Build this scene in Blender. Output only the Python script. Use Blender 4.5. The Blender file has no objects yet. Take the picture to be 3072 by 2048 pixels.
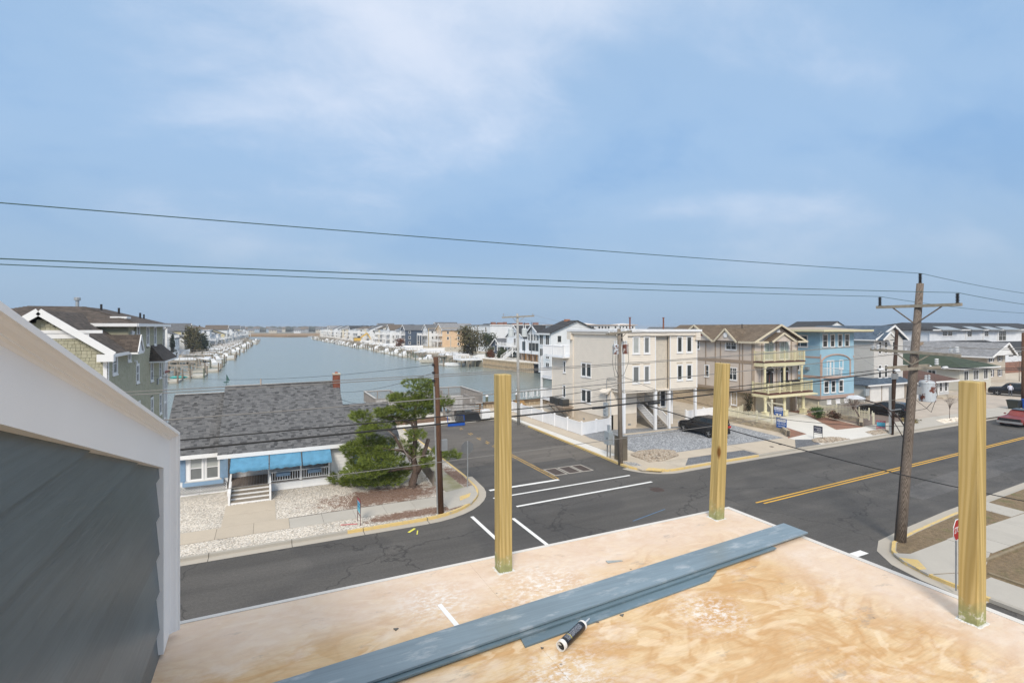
import bpy, bmesh, math, random
from mathutils import Vector, Matrix
R = math.radians
random.seed(7)
SC = bpy.context.scene
COL = SC.collection

# ------------------------------------------------------------------ camera
cam_d = bpy.data.cameras.new('camera')
cam_d.sensor_width = 36.0
cam_d.lens = 36.0 * 1540 / 3072
cam_d.shift_y = -42 / 3072
cam_d.clip_start = 0.05
cam_d.clip_end = 20000
cam = bpy.data.objects.new('camera', cam_d)
COL.objects.link(cam)
cam.location = (0, 0, 9.6)
cam.rotation_euler = (R(90), 0, R(-25.55))
SC.camera = cam

# ------------------------------------------------------------------ light
SUN_EL, SUN_AZ = R(38), R(210)          # azimuth clockwise from +Y, where the sun stands
world = bpy.data.worlds.new('World')
SC.world = world
world.use_nodes = True
wn, wl = world.node_tree.nodes, world.node_tree.links
for n in list(wn): wn.remove(n)
def WN(t, **k):
    n = wn.new(t)
    for a, b in k.items(): setattr(n, a, b)
    return n
w_out = WN('ShaderNodeOutputWorld')
w_bg = WN('ShaderNodeBackground'); w_bg.inputs[1].default_value = 0.10
sky = WN('ShaderNodeTexSky'); sky.sky_type = 'NISHITA'; sky.sun_disc = False
sky.sun_elevation = SUN_EL; sky.sun_rotation = SUN_AZ
sky.altitude = 0; sky.air_density = 1.0; sky.dust_density = 2.0; sky.ozone_density = 1.5
# a thin, nearly closed deck of soft cloud, laid out on a plane overhead
w_tc = WN('ShaderNodeTexCoord')
w_sep = WN('ShaderNodeSeparateXYZ'); wl.new(w_tc.outputs['Generated'], w_sep.inputs[0])
w_zc = WN('ShaderNodeMath', operation='MAXIMUM'); wl.new(w_sep.outputs[2], w_zc.inputs[0]); w_zc.inputs[1].default_value = 0.0
w_za = WN('ShaderNodeMath', operation='ADD'); wl.new(w_zc.outputs[0], w_za.inputs[0]); w_za.inputs[1].default_value = 0.42
w_dx = WN('ShaderNodeMath', operation='DIVIDE'); wl.new(w_sep.outputs[0], w_dx.inputs[0]); wl.new(w_za.outputs[0], w_dx.inputs[1])
w_dy = WN('ShaderNodeMath', operation='DIVIDE'); wl.new(w_sep.outputs[1], w_dy.inputs[0]); wl.new(w_za.outputs[0], w_dy.inputs[1])
w_cb = WN('ShaderNodeCombineXYZ'); wl.new(w_dx.outputs[0], w_cb.inputs[0]); wl.new(w_dy.outputs[0], w_cb.inputs[1])
w_map = WN('ShaderNodeMapping'); wl.new(w_cb.outputs[0], w_map.inputs[0])
w_map.inputs['Scale'].default_value = (0.75, 1.05, 1); w_map.inputs['Rotation'].default_value = (0, 0, R(35)); w_map.inputs['Location'].default_value = (25.1, 22.1, 0)
w_n1 = WN('ShaderNodeTexNoise'); wl.new(w_map.outputs[0], w_n1.inputs['Vector'])
w_n1.inputs['Scale'].default_value = 1.5; w_n1.inputs['Detail'].default_value = 3.5; w_n1.inputs['Roughness'].default_value = 0.5; w_n1.inputs['Distortion'].default_value = 0.5
w_n2 = WN('ShaderNodeTexNoise'); wl.new(w_map.outputs[0], w_n2.inputs['Vector'])
w_n2.inputs['Scale'].default_value = 8; w_n2.inputs['Detail'].default_value = 8; w_n2.inputs['Roughness'].default_value = 0.68; w_n2.inputs['Distortion'].default_value = 0.3
w_ad = WN('ShaderNodeMath', operation='MULTIPLY_ADD'); wl.new(w_n2.outputs[0], w_ad.inputs[0]); w_ad.inputs[1].default_value = 0.17; wl.new(w_n1.outputs[0], w_ad.inputs[2])
w_rp = WN('ShaderNodeValToRGB'); wl.new(w_ad.outputs[0], w_rp.inputs[0])
w_rp.color_ramp.interpolation = 'EASE'
w_rp.color_ramp.elements[0].position = 0.43; w_rp.color_ramp.elements[0].color = (2.05, 3.5, 5.65, 1)
w_rp.color_ramp.elements[1].position = 0.86; w_rp.color_ramp.elements[1].color = (5.6, 6.2, 7.3, 1)
e = w_rp.color_ramp.elements.new(0.6); e.color = (2.8, 4.15, 6.0, 1)
# cloud thickens towards the horizon
w_hz = WN('ShaderNodeMapRange'); wl.new(w_zc.outputs[0], w_hz.inputs[0])
w_hz.inputs[1].default_value = 0.0; w_hz.inputs[2].default_value = 0.34; w_hz.inputs[3].default_value = 1.0; w_hz.inputs[4].default_value = 0.0
w_hz.interpolation_type = 'SMOOTHSTEP'
w_mh = WN('ShaderNodeMixRGB'); wl.new(w_hz.outputs[0], w_mh.inputs[0]); wl.new(w_rp.outputs[0], w_mh.inputs[1]); w_mh.inputs[2].default_value = (2.5, 3.55, 4.95, 1)
# the veil whitens and brightens overhead, as a thin overcast does
w_zn = WN('ShaderNodeMapRange'); wl.new(w_zc.outputs[0], w_zn.inputs[0]); w_zn.interpolation_type = 'SMOOTHSTEP'
w_zn.inputs[1].default_value = 0.46; w_zn.inputs[2].default_value = 0.98; w_zn.inputs[3].default_value = 0.0; w_zn.inputs[4].default_value = 1.0
w_mz = WN('ShaderNodeMixRGB'); wl.new(w_zn.outputs[0], w_mz.inputs[0]); wl.new(w_mh.outputs[0], w_mz.inputs[1]); w_mz.inputs[2].default_value = (10.2, 10.0, 9.6, 1)
w_mx = WN('ShaderNodeMixRGB'); w_mx.inputs[0].default_value = 0.88
wl.new(sky.outputs[0], w_mx.inputs[1]); wl.new(w_mz.outputs[0], w_mx.inputs[2])
wl.new(w_mx.outputs[0], w_bg.inputs[0]); wl.new(w_bg.outputs[0], w_out.inputs[0])

sun_d = bpy.data.lights.new('sun', 'SUN')
sun_d.energy = 2.0; sun_d.angle = R(16); sun_d.color = (1.0, 0.91, 0.78)
sun = bpy.data.objects.new('sun', sun_d); COL.objects.link(sun)
sd = Vector((math.sin(SUN_AZ) * math.cos(SUN_EL), math.cos(SUN_AZ) * math.cos(SUN_EL), math.sin(SUN_EL)))
sun.rotation_euler = sd.to_track_quat('Z', 'Y').to_euler()
sun.location = (0, 0, 60)
SC.view_settings.view_transform = 'Standard'
SC.view_settings.look = 'None'
SC.view_settings.exposure = 0.48
SC.view_settings.gamma = 1.0
SC.view_settings.use_curve_mapping = False

# ------------------------------------------------------------------ materials
MATS = {}
def newmat(name):
    m = bpy.data.materials.new(name); m.use_nodes = True
    nt = m.node_tree
    for n in list(nt.nodes): nt.nodes.remove(n)
    o = nt.nodes.new('ShaderNodeOutputMaterial'); b = nt.nodes.new('ShaderNodeBsdfPrincipled')
    nt.links.new(b.outputs[0], o.inputs[0])
    MATS[name] = m
    return m, nt, b
class NB:
    "short node helpers"
    def __init__(s, nt): s.nt = nt
    def n(s, t, **k):
        n = s.nt.nodes.new(t)
        for a, b in k.items(): setattr(n, a, b)
        return n
    def l(s, a, b): s.nt.links.new(a, b)
    def pos(s, scale=(1, 1, 1), rot=(0, 0, 0)):
        g = s.n('ShaderNodeNewGeometry'); m = s.n('ShaderNodeMapping')
        s.l(g.outputs['Position'], m.inputs[0]); m.inputs['Scale'].default_value = scale; m.inputs['Rotation'].default_value = rot
        return m.outputs[0]
    def uv(s, scale=(1, 1, 1)):
        g = s.n('ShaderNodeUVMap'); m = s.n('ShaderNodeMapping'); s.l(g.outputs[0], m.inputs[0]); m.inputs['Scale'].default_value = scale
        return m.outputs[0]
    def noise(s, v, scale, det=3, rough=.55, dist=0):
        n = s.n('ShaderNodeTexNoise'); s.l(v, n.inputs['Vector'])
        n.inputs['Scale'].default_value = scale; n.inputs['Detail'].default_value = det; n.inputs['Roughness'].default_value = rough; n.inputs['Distortion'].default_value = dist
        return n.outputs[0]
    def ramp(s, f, *st, ease=False):
        r = s.n('ShaderNodeValToRGB'); s.l(f, r.inputs[0]); e = r.color_ramp.elements
        if ease: r.color_ramp.interpolation = 'EASE'
        while len(e) < len(st): e.new(.5)
        for q, (p, c) in zip(e, st):
            q.position = p
            q.color = (c, c, c, 1) if isinstance(c, (int, float)) else (*c, 1)
        return r.outputs[0]
    def mix(s, f, a, b, mode='MIX'):
        m = s.n('ShaderNodeMixRGB', blend_type=mode)
        for i, v in ((0, f), (1, a), (2, b)):
            if isinstance(v, (int, float)): m.inputs[i].default_value = v if i == 0 else (v, v, v, 1)
            elif isinstance(v, tuple): m.inputs[i].default_value = (*v, 1)
            else: s.l(v, m.inputs[i])
        return m.outputs[0]
    def math(s, op, a, b=0.0):
        m = s.n('ShaderNodeMath', operation=op)
        for i, v in ((0, a), (1, b)):
            if isinstance(v, (int, float)): m.inputs[i].default_value = v
            else: s.l(v, m.inputs[i])
        return m.outputs[0]
    def bump(s, h, b, strength=.3, dist=.02):
        n = s.n('ShaderNodeBump'); n.inputs['Strength'].default_value = strength; n.inputs['Distance'].default_value = dist
        s.l(h, n.inputs['Height']); s.l(n.outputs[0], b.inputs['Normal'])
    def rnd(s):
        o = s.n('ShaderNodeObjectInfo'); g = s.n('ShaderNodeNewGeometry')
        return s.math('FRACT', s.math('ADD', o.outputs['Random'], g.outputs['Random Per Island']))
def mul(c, k): return tuple(min(1, x * k) for x in c)
def M(name, col, rough=.6, var=.08, scale=1.5, bump=0, bscale=60, metal=0, rnd=0, spec=.5, det=4, stretch=(1, 1, 1), dirt=0):
    if name in MATS: return MATS[name]
    m, nt, b = newmat(name); k = NB(nt)
    f = k.noise(k.pos(stretch), scale, det)
    c = k.mix(k.ramp(f, (.3, 0.0), (.7, 1.0)), mul(col, 1 - var), mul(col, 1 + var))
    if rnd:
        c = k.mix(1.0, c, k.ramp(k.rnd(), (0, 1 - rnd), (1, 1.0)), 'MULTIPLY')
    if dirt:
        d = k.ramp(k.noise(k.pos((1, 1, .35)), .9, 6, .65), (.5, 0.0), (.78, 1.0))
        c = k.mix(k.math('MULTIPLY', d, dirt), c, mul(col, .45))
    k.l(c, b.inputs['Base Color'])
    b.inputs['Roughness'].default_value = rough; b.inputs['Metallic'].default_value = metal; b.inputs['Specular IOR Level'].default_value = spec
    if bump: k.bump(k.noise(k.pos(stretch), bscale, 5), b, bump, .01)
    return m

# ------------------------------------------------------------------ building helpers
ORG = {}
def props(o, label=None, cat=None, group=None, kind=None):
    for a, v in (('label', label), ('category', cat), ('group', group), ('kind', kind)):
        if v: o[a] = v
def thing(name, label, cat, loc=(0, 0, 0), group=None, rz=0):
    o = bpy.data.objects.new(name, None); COL.objects.link(o)
    o.empty_display_size = .3
    o.location = loc; o.rotation_euler = (0, 0, rz)
    props(o, label, cat, group)
    ORG[o.name] = Vector(loc) if rz == 0 else Vector((0, 0, 0))
    return o
def put(name, mesh, parent, loc=(0, 0, 0), rot=(0, 0, 0), scale=(1, 1, 1)):
    o = bpy.data.objects.new(name, mesh); COL.objects.link(o)
    o.parent = parent; o.location = loc; o.rotation_euler = rot; o.scale = scale
    return o
def copy_tree(o, parent=None):
    c = o.copy(); COL.objects.link(c); c.parent = parent
    for ch in list(o.children): copy_tree(ch, c)
    return c
class MB:
    "collects shapes in world metres; build() links them as ONE mesh object"
    def __init__(s): s.v = []; s.f = []; s.mi = []; s.m = 0; s.uvs = {}
    def add(s, vs, fs):
        b = len(s.v); s.v += [tuple(p) for p in vs]
        for f in fs: s.f.append([b + i for i in f]); s.mi.append(s.m)
        return s
    def box(s, x0, y0, z0, x1, y1, z1):
        x0, x1 = min(x0, x1), max(x0, x1); y0, y1 = min(y0, y1), max(y0, y1); z0, z1 = min(z0, z1), max(z0, z1)
        return s.add([(x0, y0, z0), (x1, y0, z0), (x1, y1, z0), (x0, y1, z0), (x0, y0, z1), (x1, y0, z1), (x1, y1, z1), (x0, y1, z1)],
                     [(3, 2, 1, 0), (4, 5, 6, 7), (0, 1, 5, 4), (1, 2, 6, 5), (2, 3, 7, 6), (3, 0, 4, 7)])
    def beam(s, a, b, w, h=None, up=(0, 0, 1)):
        "rectangular bar from a to b, centred"
        a, b = Vector(a), Vector(b); h = h or w; d = (b - a).normalized(); u = Vector(up)
        if abs(d.dot(u)) > .99: u = Vector((0, 1, 0))
        r = d.cross(u).normalized() * w / 2; t = r.cross(d).normalized() * h / 2
        vs = [a - r - t, a + r - t, a + r + t, a - r + t, b - r - t, b + r - t, b + r + t, b - r + t]
        return s.add(vs, [(0, 1, 2, 3), (7, 6, 5, 4), (1, 0, 4, 5), (2, 1, 5, 6), (3, 2, 6, 7), (0, 3, 7, 4)])
    def tube(s, pts, r, n=8, caps=True):
        "tube through points; r a number or a list"
        pts = [Vector(p) for p in pts]; rs = r if isinstance(r, (list, tuple)) else [r] * len(pts)
        rings = []; u = None
        for i, p in enumerate(pts):
            d = (pts[min(i + 1, len(pts) - 1)] - pts[max(i - 1, 0)]).normalized()
            if u is None: u = d.orthogonal().normalized()
            u = (u - d * u.dot(d))
            u = u.normalized() if u.length > 1e-5 else d.orthogonal().normalized()
            w = d.cross(u)
            rings.append([p + (u * math.cos(6.28318 * k / n) + w * math.sin(6.28318 * k / n)) * rs[i] for k in range(n)])
        vs = [q for rg in rings for q in rg]; fs = []
        for i in range(len(rings) - 1):
            for k in range(n):
                a = i * n + k; b = i * n + (k + 1) % n
                fs.append((a, b, b + n, a + n))
        if caps: fs.append(tuple(range(n - 1, -1, -1))); fs.append(tuple((len(rings) - 1) * n + k for k in range(n)))
        return s.add(vs, fs)
    def lathe(s, c, prof, n=16, ax='z'):
        "prof: list of (r, h) along the axis from c"
        c = Vector(c); vs = []; fs = []
        for r, h in prof:
            for k in range(n):
                a = 6.28318 * k / n; x, y = r * math.cos(a), r * math.sin(a)
                vs.append(c + (Vector((x, y, h)) if ax == 'z' else Vector((x, h, y)) if ax == 'y' else Vector((h, x, y))))
        for i in range(len(prof) - 1):
            for k in range(n):
                a = i * n + k; b = i * n + (k + 1) % n
                fs.append((a, b, b + n, a + n))
        fs.append(tuple(range(n - 1, -1, -1))); fs.append(tuple((len(prof) - 1) * n + k for k in range(n)))
        return s.add(vs, fs)
    def prism(s, poly, z0, z1):
        "vertical prism of a plan polygon (ccw)"
        n = len(poly)
        vs = [(x, y, z0) for x, y in poly] + [(x, y, z1) for x, y in poly]
        return s.add(vs, [tuple(range(n - 1, -1, -1)), tuple(range(n, 2 * n))] + [(i, (i + 1) % n, (i + 1) % n + n, i + n) for i in range(n)])
    def slab(s, pts, t, down=(0, 0, -1)):
        "3-D polygon given a thickness along a direction; top carries metric uvs"
        pts = [Vector(p) for p in pts]; n = len(pts); d = Vector(down) * t
        nr = (pts[1] - pts[0]).cross(pts[2] - pts[0])
        if nr.dot(Vector(down)) > 0: pts = pts[::-1]; nr = -nr
        nr.normalize()
        h = Vector((0, 0, 1)).cross(nr)
        h = h.normalized() if h.length > 1e-4 else Vector((1, 0, 0))
        up = nr.cross(h)
        s.uvs[len(s.f)] = [(p.dot(h), p.dot(up)) for p in pts]
        return s.add(pts + [p + d for p in pts], [tuple(range(n)), tuple(range(2 * n - 1, n - 1, -1))] + [(i, i + n, (i + 1) % n + n, (i + 1) % n) for i in range(n)])
    def sphere(s, c, r, nu=10, nv=6, sz=1.0):
        return s.lathe((c[0], c[1], c[2]), [(max(.001, r * math.sin(math.pi * i / nv)), -r * sz * math.cos(math.pi * i / nv)) for i in range(nv + 1)], nu)
    def mesh(s, name, mats, off=Vector((0, 0, 0)), smooth=False):
        me = bpy.data.meshes.new(name)
        me.from_pydata([(a - off[0], b - off[1], c - off[2]) for a, b, c in s.v], [], s.f)
        for m in (mats if isinstance(mats, (list, tuple)) else [mats]): me.materials.append(m)
        if s.m or any(s.mi): me.polygons.foreach_set('material_index', s.mi)
        if smooth: me.polygons.foreach_set('use_smooth', [True] * len(s.f))
        if s.uvs:
            uv = me.uv_layers.new(name='UVMap')
            for fi, co in s.uvs.items():
                p = me.polygons[fi]
                for li, c in zip(p.loop_indices, co): uv.data[li].uv = c
        me.update()
        return me
    def build(s, name, mats, parent=None, label=None, cat=None, group=None, kind=None, smooth=False, org=None):
        if hasattr(s, 'parts'): return [q.build(name.rstrip('s'), mats, parent, smooth=smooth) for q in s.parts]
        if parent is not None: off = ORG.get(parent.name, Vector((0, 0, 0)))
        elif org is not None: off = Vector(org)
        else:
            xs = [p[0] for p in s.v]; ys = [p[1] for p in s.v]
            off = Vector(((min(xs) + max(xs)) / 2, (min(ys) + max(ys)) / 2, min(p[2] for p in s.v)))
        o = bpy.data.objects.new(name, s.mesh(name, mats, off, smooth)); COL.objects.link(o)
        if parent is not None: o.parent = parent
        else: o.location = off
        ORG[o.name] = off
        props(o, label, cat, group, kind)
        return o
def struct(name, mb, m): return mb.build(name, m, kind='structure', org=(0, 0, 0))
def nearest_split(items, n, key):
    items = sorted(items, key=key)
    return items[:n], items[n:]
def offset_line(pts, d):
    "offset an open polyline to its left by d"
    out = []
    for i, p in enumerate(pts):
        a = Vector(pts[max(i - 1, 0)]).to_2d() if i else None
        q = Vector(p).to_2d(); ns = []
        if i > 0: t = (q - Vector(pts[i - 1]).to_2d()).normalized(); ns.append(Vector((-t.y, t.x)))
        if i < len(pts) - 1: t = (Vector(pts[i + 1]).to_2d() - q).normalized(); ns.append(Vector((-t.y, t.x)))
        n = sum(ns, Vector((0, 0))).normalized(); k = 1 / max(.5, n.dot(ns[0]))
        out.append((q.x + n.x * d * k, q.y + n.y * d * k))
    return out
def band(mb, a, b, z0, z1):
    "strip between two polylines of equal length, extruded z0..z1"
    for i in range(len(a) - 1):
        q = [a[i], a[i + 1], b[i + 1], b[i]]
        ar = sum(q[j][0] * q[(j + 1) % 4][1] - q[(j + 1) % 4][0] * q[j][1] for j in range(4))
        mb.prism(q if ar > 0 else q[::-1], z0, z1)
    return mb
def arc(cx, cy, r, a0, a1, n=8): return [(cx + r * math.cos(R(a0 + (a1 - a0) * i / n)), cy + r * math.sin(R(a0 + (a1 - a0) * i / n))) for i in range(n + 1)]
def catenary(a, b, sag, n=14):
    a, b = Vector(a), Vector(b)
    return [a.lerp(b, i / n) - Vector((0, 0, sag * 4 * (i / n) * (1 - i / n))) for i in range(n + 1)]
TXT = {}
def text_on(body, size, wide, mat, parent, loc, rot, name='lettering', depth=.004):
    "flat raised lettering; fitted to a width; centred on loc"
    cu = bpy.data.curves.new('txt', 'FONT'); cu.body = body; cu.size = size; cu.align_x = 'CENTER'; cu.align_y = 'CENTER'; cu.extrude = depth; cu.resolution_u = 2
    ob = bpy.data.objects.new('txt', cu); me = bpy.data.meshes.new_from_object(ob)
    bpy.data.objects.remove(ob); bpy.data.curves.remove(cu)
    xs = [v.co.x for v in me.vertices]; w = (max(xs) - min(xs)) or 1
    k = wide / w if wide else 1
    me.materials.clear(); me.materials.append(mat)
    return put(name, me, parent, loc, rot, (k, 1, 1))
# ------------------------------------------------------------------ special materials
def mat_asphalt():
    m, nt, b = newmat('asphalt'); k = NB(nt); p = k.pos()
    big = k.noise(k.pos((.35, 1.0, 1)), .35, 5, .6); fine = k.noise(p, 55, 2, .7)
    c = k.ramp(big, (.3, (.066, .062, .058)), (.7, (.104, .097, .09)))
    patch = k.ramp(k.noise(p, .12, 2), (.5, 0.0), (.53, 1.0))
    c = k.mix(k.math('MULTIPLY', patch, .35), c, (.043, .042, .043))
    c = k.mix(1.0, c, k.ramp(fine, (.28, .55), (.5, 1.0), (.74, 1.75)), 'MULTIPLY')
    c = k.mix(1.0, c, k.ramp(k.noise(p, 9, 5, .75), (.3, .80), (.7, 1.24)), 'MULTIPLY')
    c = k.mix(1.0, c, k.ramp(k.noise(k.pos((.05, .9, 1)), 1.2, 4, .6), (.3, .84), (.7, 1.16)), 'MULTIPLY')
    v = k.n('ShaderNodeTexVoronoi', feature='DISTANCE_TO_EDGE'); wv = k.n('ShaderNodeVectorMath', operation='ADD')
    nz = k.n('ShaderNodeTexNoise'); k.l(p, nz.inputs['Vector']); nz.inputs['Scale'].default_value = .9; nz.inputs['Detail'].default_value = 5
    sc = k.n('ShaderNodeVectorMath', operation='SCALE'); k.l(nz.outputs[1], sc.inputs[0]); sc.inputs['Scale'].default_value = 1.6
    k.l(p, wv.inputs[0]); k.l(sc.outputs[0], wv.inputs[1]); k.l(wv.outputs[0], v.inputs['Vector']); v.inputs['Scale'].default_value = .16
    crack = k.ramp(v.outputs[0], (.0, 1.0), (.007, 0.0))
    v2 = k.n('ShaderNodeTexVoronoi', feature='DISTANCE_TO_EDGE'); k.l(wv.outputs[0], v2.inputs['Vector']); v2.inputs['Scale'].default_value = 1.7
    zone = k.n('ShaderNodeSeparateXYZ'); k.l(p, zone.inputs[0])
    zx = k.ramp(k.math('MULTIPLY', zone.outputs[0], .02), (.5, 0.0), (.66, 1.0))     # worn wheel track of the main road, past the crossing
    zy = k.math('SUBTRACT', 1.0, k.math('MINIMUM', 1.0, k.math('MULTIPLY', k.math('ABSOLUTE', k.math('SUBTRACT', zone.outputs[1], 17.3)), .42)))
    zf = k.math('MULTIPLY', k.math('MULTIPLY', zx, zy), k.ramp(k.noise(p, .5, 3), (.42, 0.0), (.62, 1.0)))
    al = k.math('MULTIPLY', k.ramp(v2.outputs[0], (.0, 1.0), (.05, 0.0)), zf)
    c = k.mix(k.math('MULTIPLY', zf, .35), c, (.03, .03, .031))
    c = k.mix(k.math('MULTIPLY', crack, .75), c, (.022, .021, .021))
    c = k.mix(k.math('MULTIPLY', al, .8), c, (.02, .02, .02))
    k.l(c, b.inputs['Base Color']); b.inputs['Roughness'].default_value = .85
    k.bump(fine, b, .5, .01)
    return m
def mat_speckle(name, cols, scale, rough=.9, patch=None, bump=.6):
    "loose stones: voronoi cells of several colours"
    m, nt, b = newmat(name); k = NB(nt); p = k.pos()
    v = k.n('ShaderNodeTexVoronoi'); k.l(p, v.inputs['Vector']); v.inputs['Scale'].default_value = scale
    sp = k.n('ShaderNodeSeparateColor'); k.l(v.outputs['Color'], sp.inputs[0])
    c = k.ramp(sp.outputs[0], *[(i / max(1, len(cols) - 1), q) for i, q in enumerate(cols)])
    c = k.mix(1.0, c, k.ramp(k.noise(p, .6, 5, .6), (.3, .78), (.7, 1.1)), 'MULTIPLY')
    c = k.mix(1.0, c, k.ramp(v.outputs['Distance'], (.3, 1.0), (.75, .55)), 'MULTIPLY')
    c = k.mix(1.0, c, k.ramp(k.noise(p, 7, 5, .8), (.3, .82), (.7, 1.14)), 'MULTIPLY')
    if patch: c = patch(k, p, c)
    k.l(c, b.inputs['Base Color']); b.inputs['Roughness'].default_value = rough
    k.bump(k.math('MULTIPLY', v.outputs['Distance'], -1), b, bump, .03)
    return m
def needles(k, p, c):
    "fallen pine needles: brown drift under the pine"
    s = k.n('ShaderNodeSeparateXYZ'); k.l(p, s.inputs[0])
    n = k.noise(p, 1.3, 6, .7)
    def blob(cx, cy, rx, ry):
        dx = k.math('DIVIDE', k.math('SUBTRACT', s.outputs[0], cx), rx); dy = k.math('DIVIDE', k.math('SUBTRACT', s.outputs[1], cy), ry)
        return k.math('SQRT', k.math('ADD', k.math('MULTIPLY', dx, dx), k.math('MULTIPLY', dy, dy)))
    d = k.math('MINIMUM', blob(5.9, 29.2, 3.9, 1.75), blob(6.7, 25.75, 3.0, .62))
    d = k.math('MINIMUM', d, blob(10.9, 31.0, .8, 2.6))
    d = k.math('MINIMUM', d, blob(9.0, 25.9, .7, .5))
    lit = k.math('MULTIPLY', k.ramp(k.noise(p, 3.3, 7, .8), (.60, 0.0), (.66, 1.0)), .75)
    f = k.math('MAXIMUM', lit, k.ramp(k.math('ADD', d, k.math('MULTIPLY', k.math('SUBTRACT', k.noise(p, 2.6, 8, .78), .5), 2.6)), (.62, 1.0), (1.05, 0.0)))
    st = k.noise(k.pos((9, 14, 9), (0, 0, .6)), 1, 6, .8)
    br = k.ramp(st, (.3, (.045, .018, .009)), (.5, (.14, .055, .024)), (.72, (.27, .135, .07)))
    return k.mix(k.math('MULTIPLY', f, k.ramp(st, (.3, 1.0), (.62, .72))), c, br)
def mat_shingle(name, a, bb, c2, course=.14, tab=.33):
    "asphalt shingles on metric uvs"
    m, nt, b = newmat(name); k = NB(nt)
    br = k.n('ShaderNodeTexBrick'); k.l(k.uv(), br.inputs['Vector'])
    br.inputs['Scale'].default_value = 1; br.inputs['Brick Width'].default_value = tab; br.inputs['Row Height'].default_value = course
    br.inputs['Mortar Size'].default_value = .008; br.inputs['Bias'].default_value = 0; br.offset = .37
    br.inputs['Color1'].default_value = (*a, 1); br.inputs['Color2'].default_value = (*bb, 1); br.inputs['Mortar'].default_value = (*c2, 1)
    c = k.mix(1.0, br.outputs[0], k.ramp(k.noise(k.pos(), 1.2, 5), (.3, .82), (.7, 1.15)), 'MULTIPLY')
    c = k.mix(1.0, c, k.ramp(k.noise(k.pos(), 90, 2), (.3, .8), (.7, 1.15)), 'MULTIPLY')
    k.l(c, b.inputs['Base Color']); b.inputs['Roughness'].default_value = .9
    k.bump(br.outputs['Fac'], b, .4, -.01)
    return m
def mat_pieces(name, cols, rough=.85, fine=70, fv=.25, dirt=0):
    "one colour per piece, drawn from a ramp"
    m, nt, b = newmat(name); k = NB(nt)
    n = len(cols)
    c = k.ramp(k.rnd(), *[(i / max(1, n - 1), q) for i, q in enumerate(cols)])
    c = k.mix(1.0, c, k.ramp(k.noise(k.pos(), fine, 3), (.3, 1 - fv), (.7, 1 + fv)), 'MULTIPLY')
    if dirt: c = k.mix(k.math('MULTIPLY', k.ramp(k.noise(k.pos((1, 1, .4)), .5, 5, .6), (.45, 0.0), (.75, 1.0)), dirt), c, mul(cols[0], .5))
    k.l(c, b.inputs['Base Color']); b.inputs['Roughness'].default_value = rough
    return m
def mat_wood(name, a, bb, dark, axis='z', scale=9, rough=.75, knots=True, foot=None):
    "sawn timber, grain along an axis; optional stained foot (z0, z1, colour)"
    m, nt, b = newmat(name); k = NB(nt)
    st = {'z': (1, 1, .045), 'x': (.06, 1, 1), 'y': (1, .06, 1)}[axis]
    p = k.pos(st)
    d = k.noise(p, 6, 3, .5)
    wv = k.n('ShaderNodeTexWave', wave_type='BANDS', bands_direction='DIAGONAL'); k.l(p, wv.inputs['Vector'])
    wv.inputs['Scale'].default_value = scale; wv.inputs['Distortion'].default_value = 7; wv.inputs['Detail'].default_value = 2.5; wv.inputs['Detail Scale'].default_value = .8
    c = k.ramp(wv.outputs[1], (.15, a), (.85, bb))
    ln = k.math('SINE', k.math('MULTIPLY', k.noise({'z': k.pos((1, 1, .03)), 'x': k.pos((.03, 1, 1)), 'y': k.pos((1, .03, 1))}[axis], 3.2 if knots else 9, 2, .4, .3), 95))
    c = k.mix(k.math('MULTIPLY', k.ramp(ln, (.2, 0.0), (.95, 1.0)), .6), c, mul(bb, .62))
    c = k.mix(k.ramp(d, (.35, 0.0), (.75, .5)), c, mul(bb, .78))
    c = k.mix(k.ramp(k.noise(k.pos(), 1.8, 3), (.4, 0.0), (.75, .35)), c, mul(a, .85))
    if knots:
        v = k.n('ShaderNodeTexVoronoi'); k.l(k.pos({'z': (7, 7, 3.1), 'x': (3, 7, 7), 'y': (7, 3, 7)}[axis]), v.inputs['Vector']); v.inputs['Scale'].default_value = 1
        sp = k.n('ShaderNodeSeparateColor'); k.l(v.outputs['Color'], sp.inputs[0])
        kn = k.math('MULTIPLY', k.ramp(v.outputs['Distance'], (.09, 1.0), (.2, 0.0)), k.ramp(sp.outputs[0], (.55, 0.0), (.57, 1.0)))
        c = k.mix(kn, c, dark)
    if foot:
        z0, z1, fc = foot
        s = k.n('ShaderNodeSeparateXYZ'); k.l(k.pos(), s.inputs[0])
        f = k.ramp(k.math('ADD', k.math('DIVIDE', k.math('SUBTRACT', s.outputs[2], z0), z1 - z0), k.math('MULTIPLY', k.math('SUBTRACT', k.noise(k.pos(), 14, 4), .5), 1.1)), (.35, 1.0), (.85, 0.0))
        fcol = k.ramp(k.noise(k.pos(), 26, 4, .65), (.38, fc), (.56, mul(fc, 1.25)), (.66, (.62, .62, .56)))
        c = k.mix(k.math('MULTIPLY', f, .9), c, fcol)
    k.l(c, b.inputs['Base Color']); b.inputs['Roughness'].default_value = rough; b.inputs['Specular IOR Level'].default_value = .3
    k.bump(wv.outputs[1], b, .12, .003)
    return m
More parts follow.
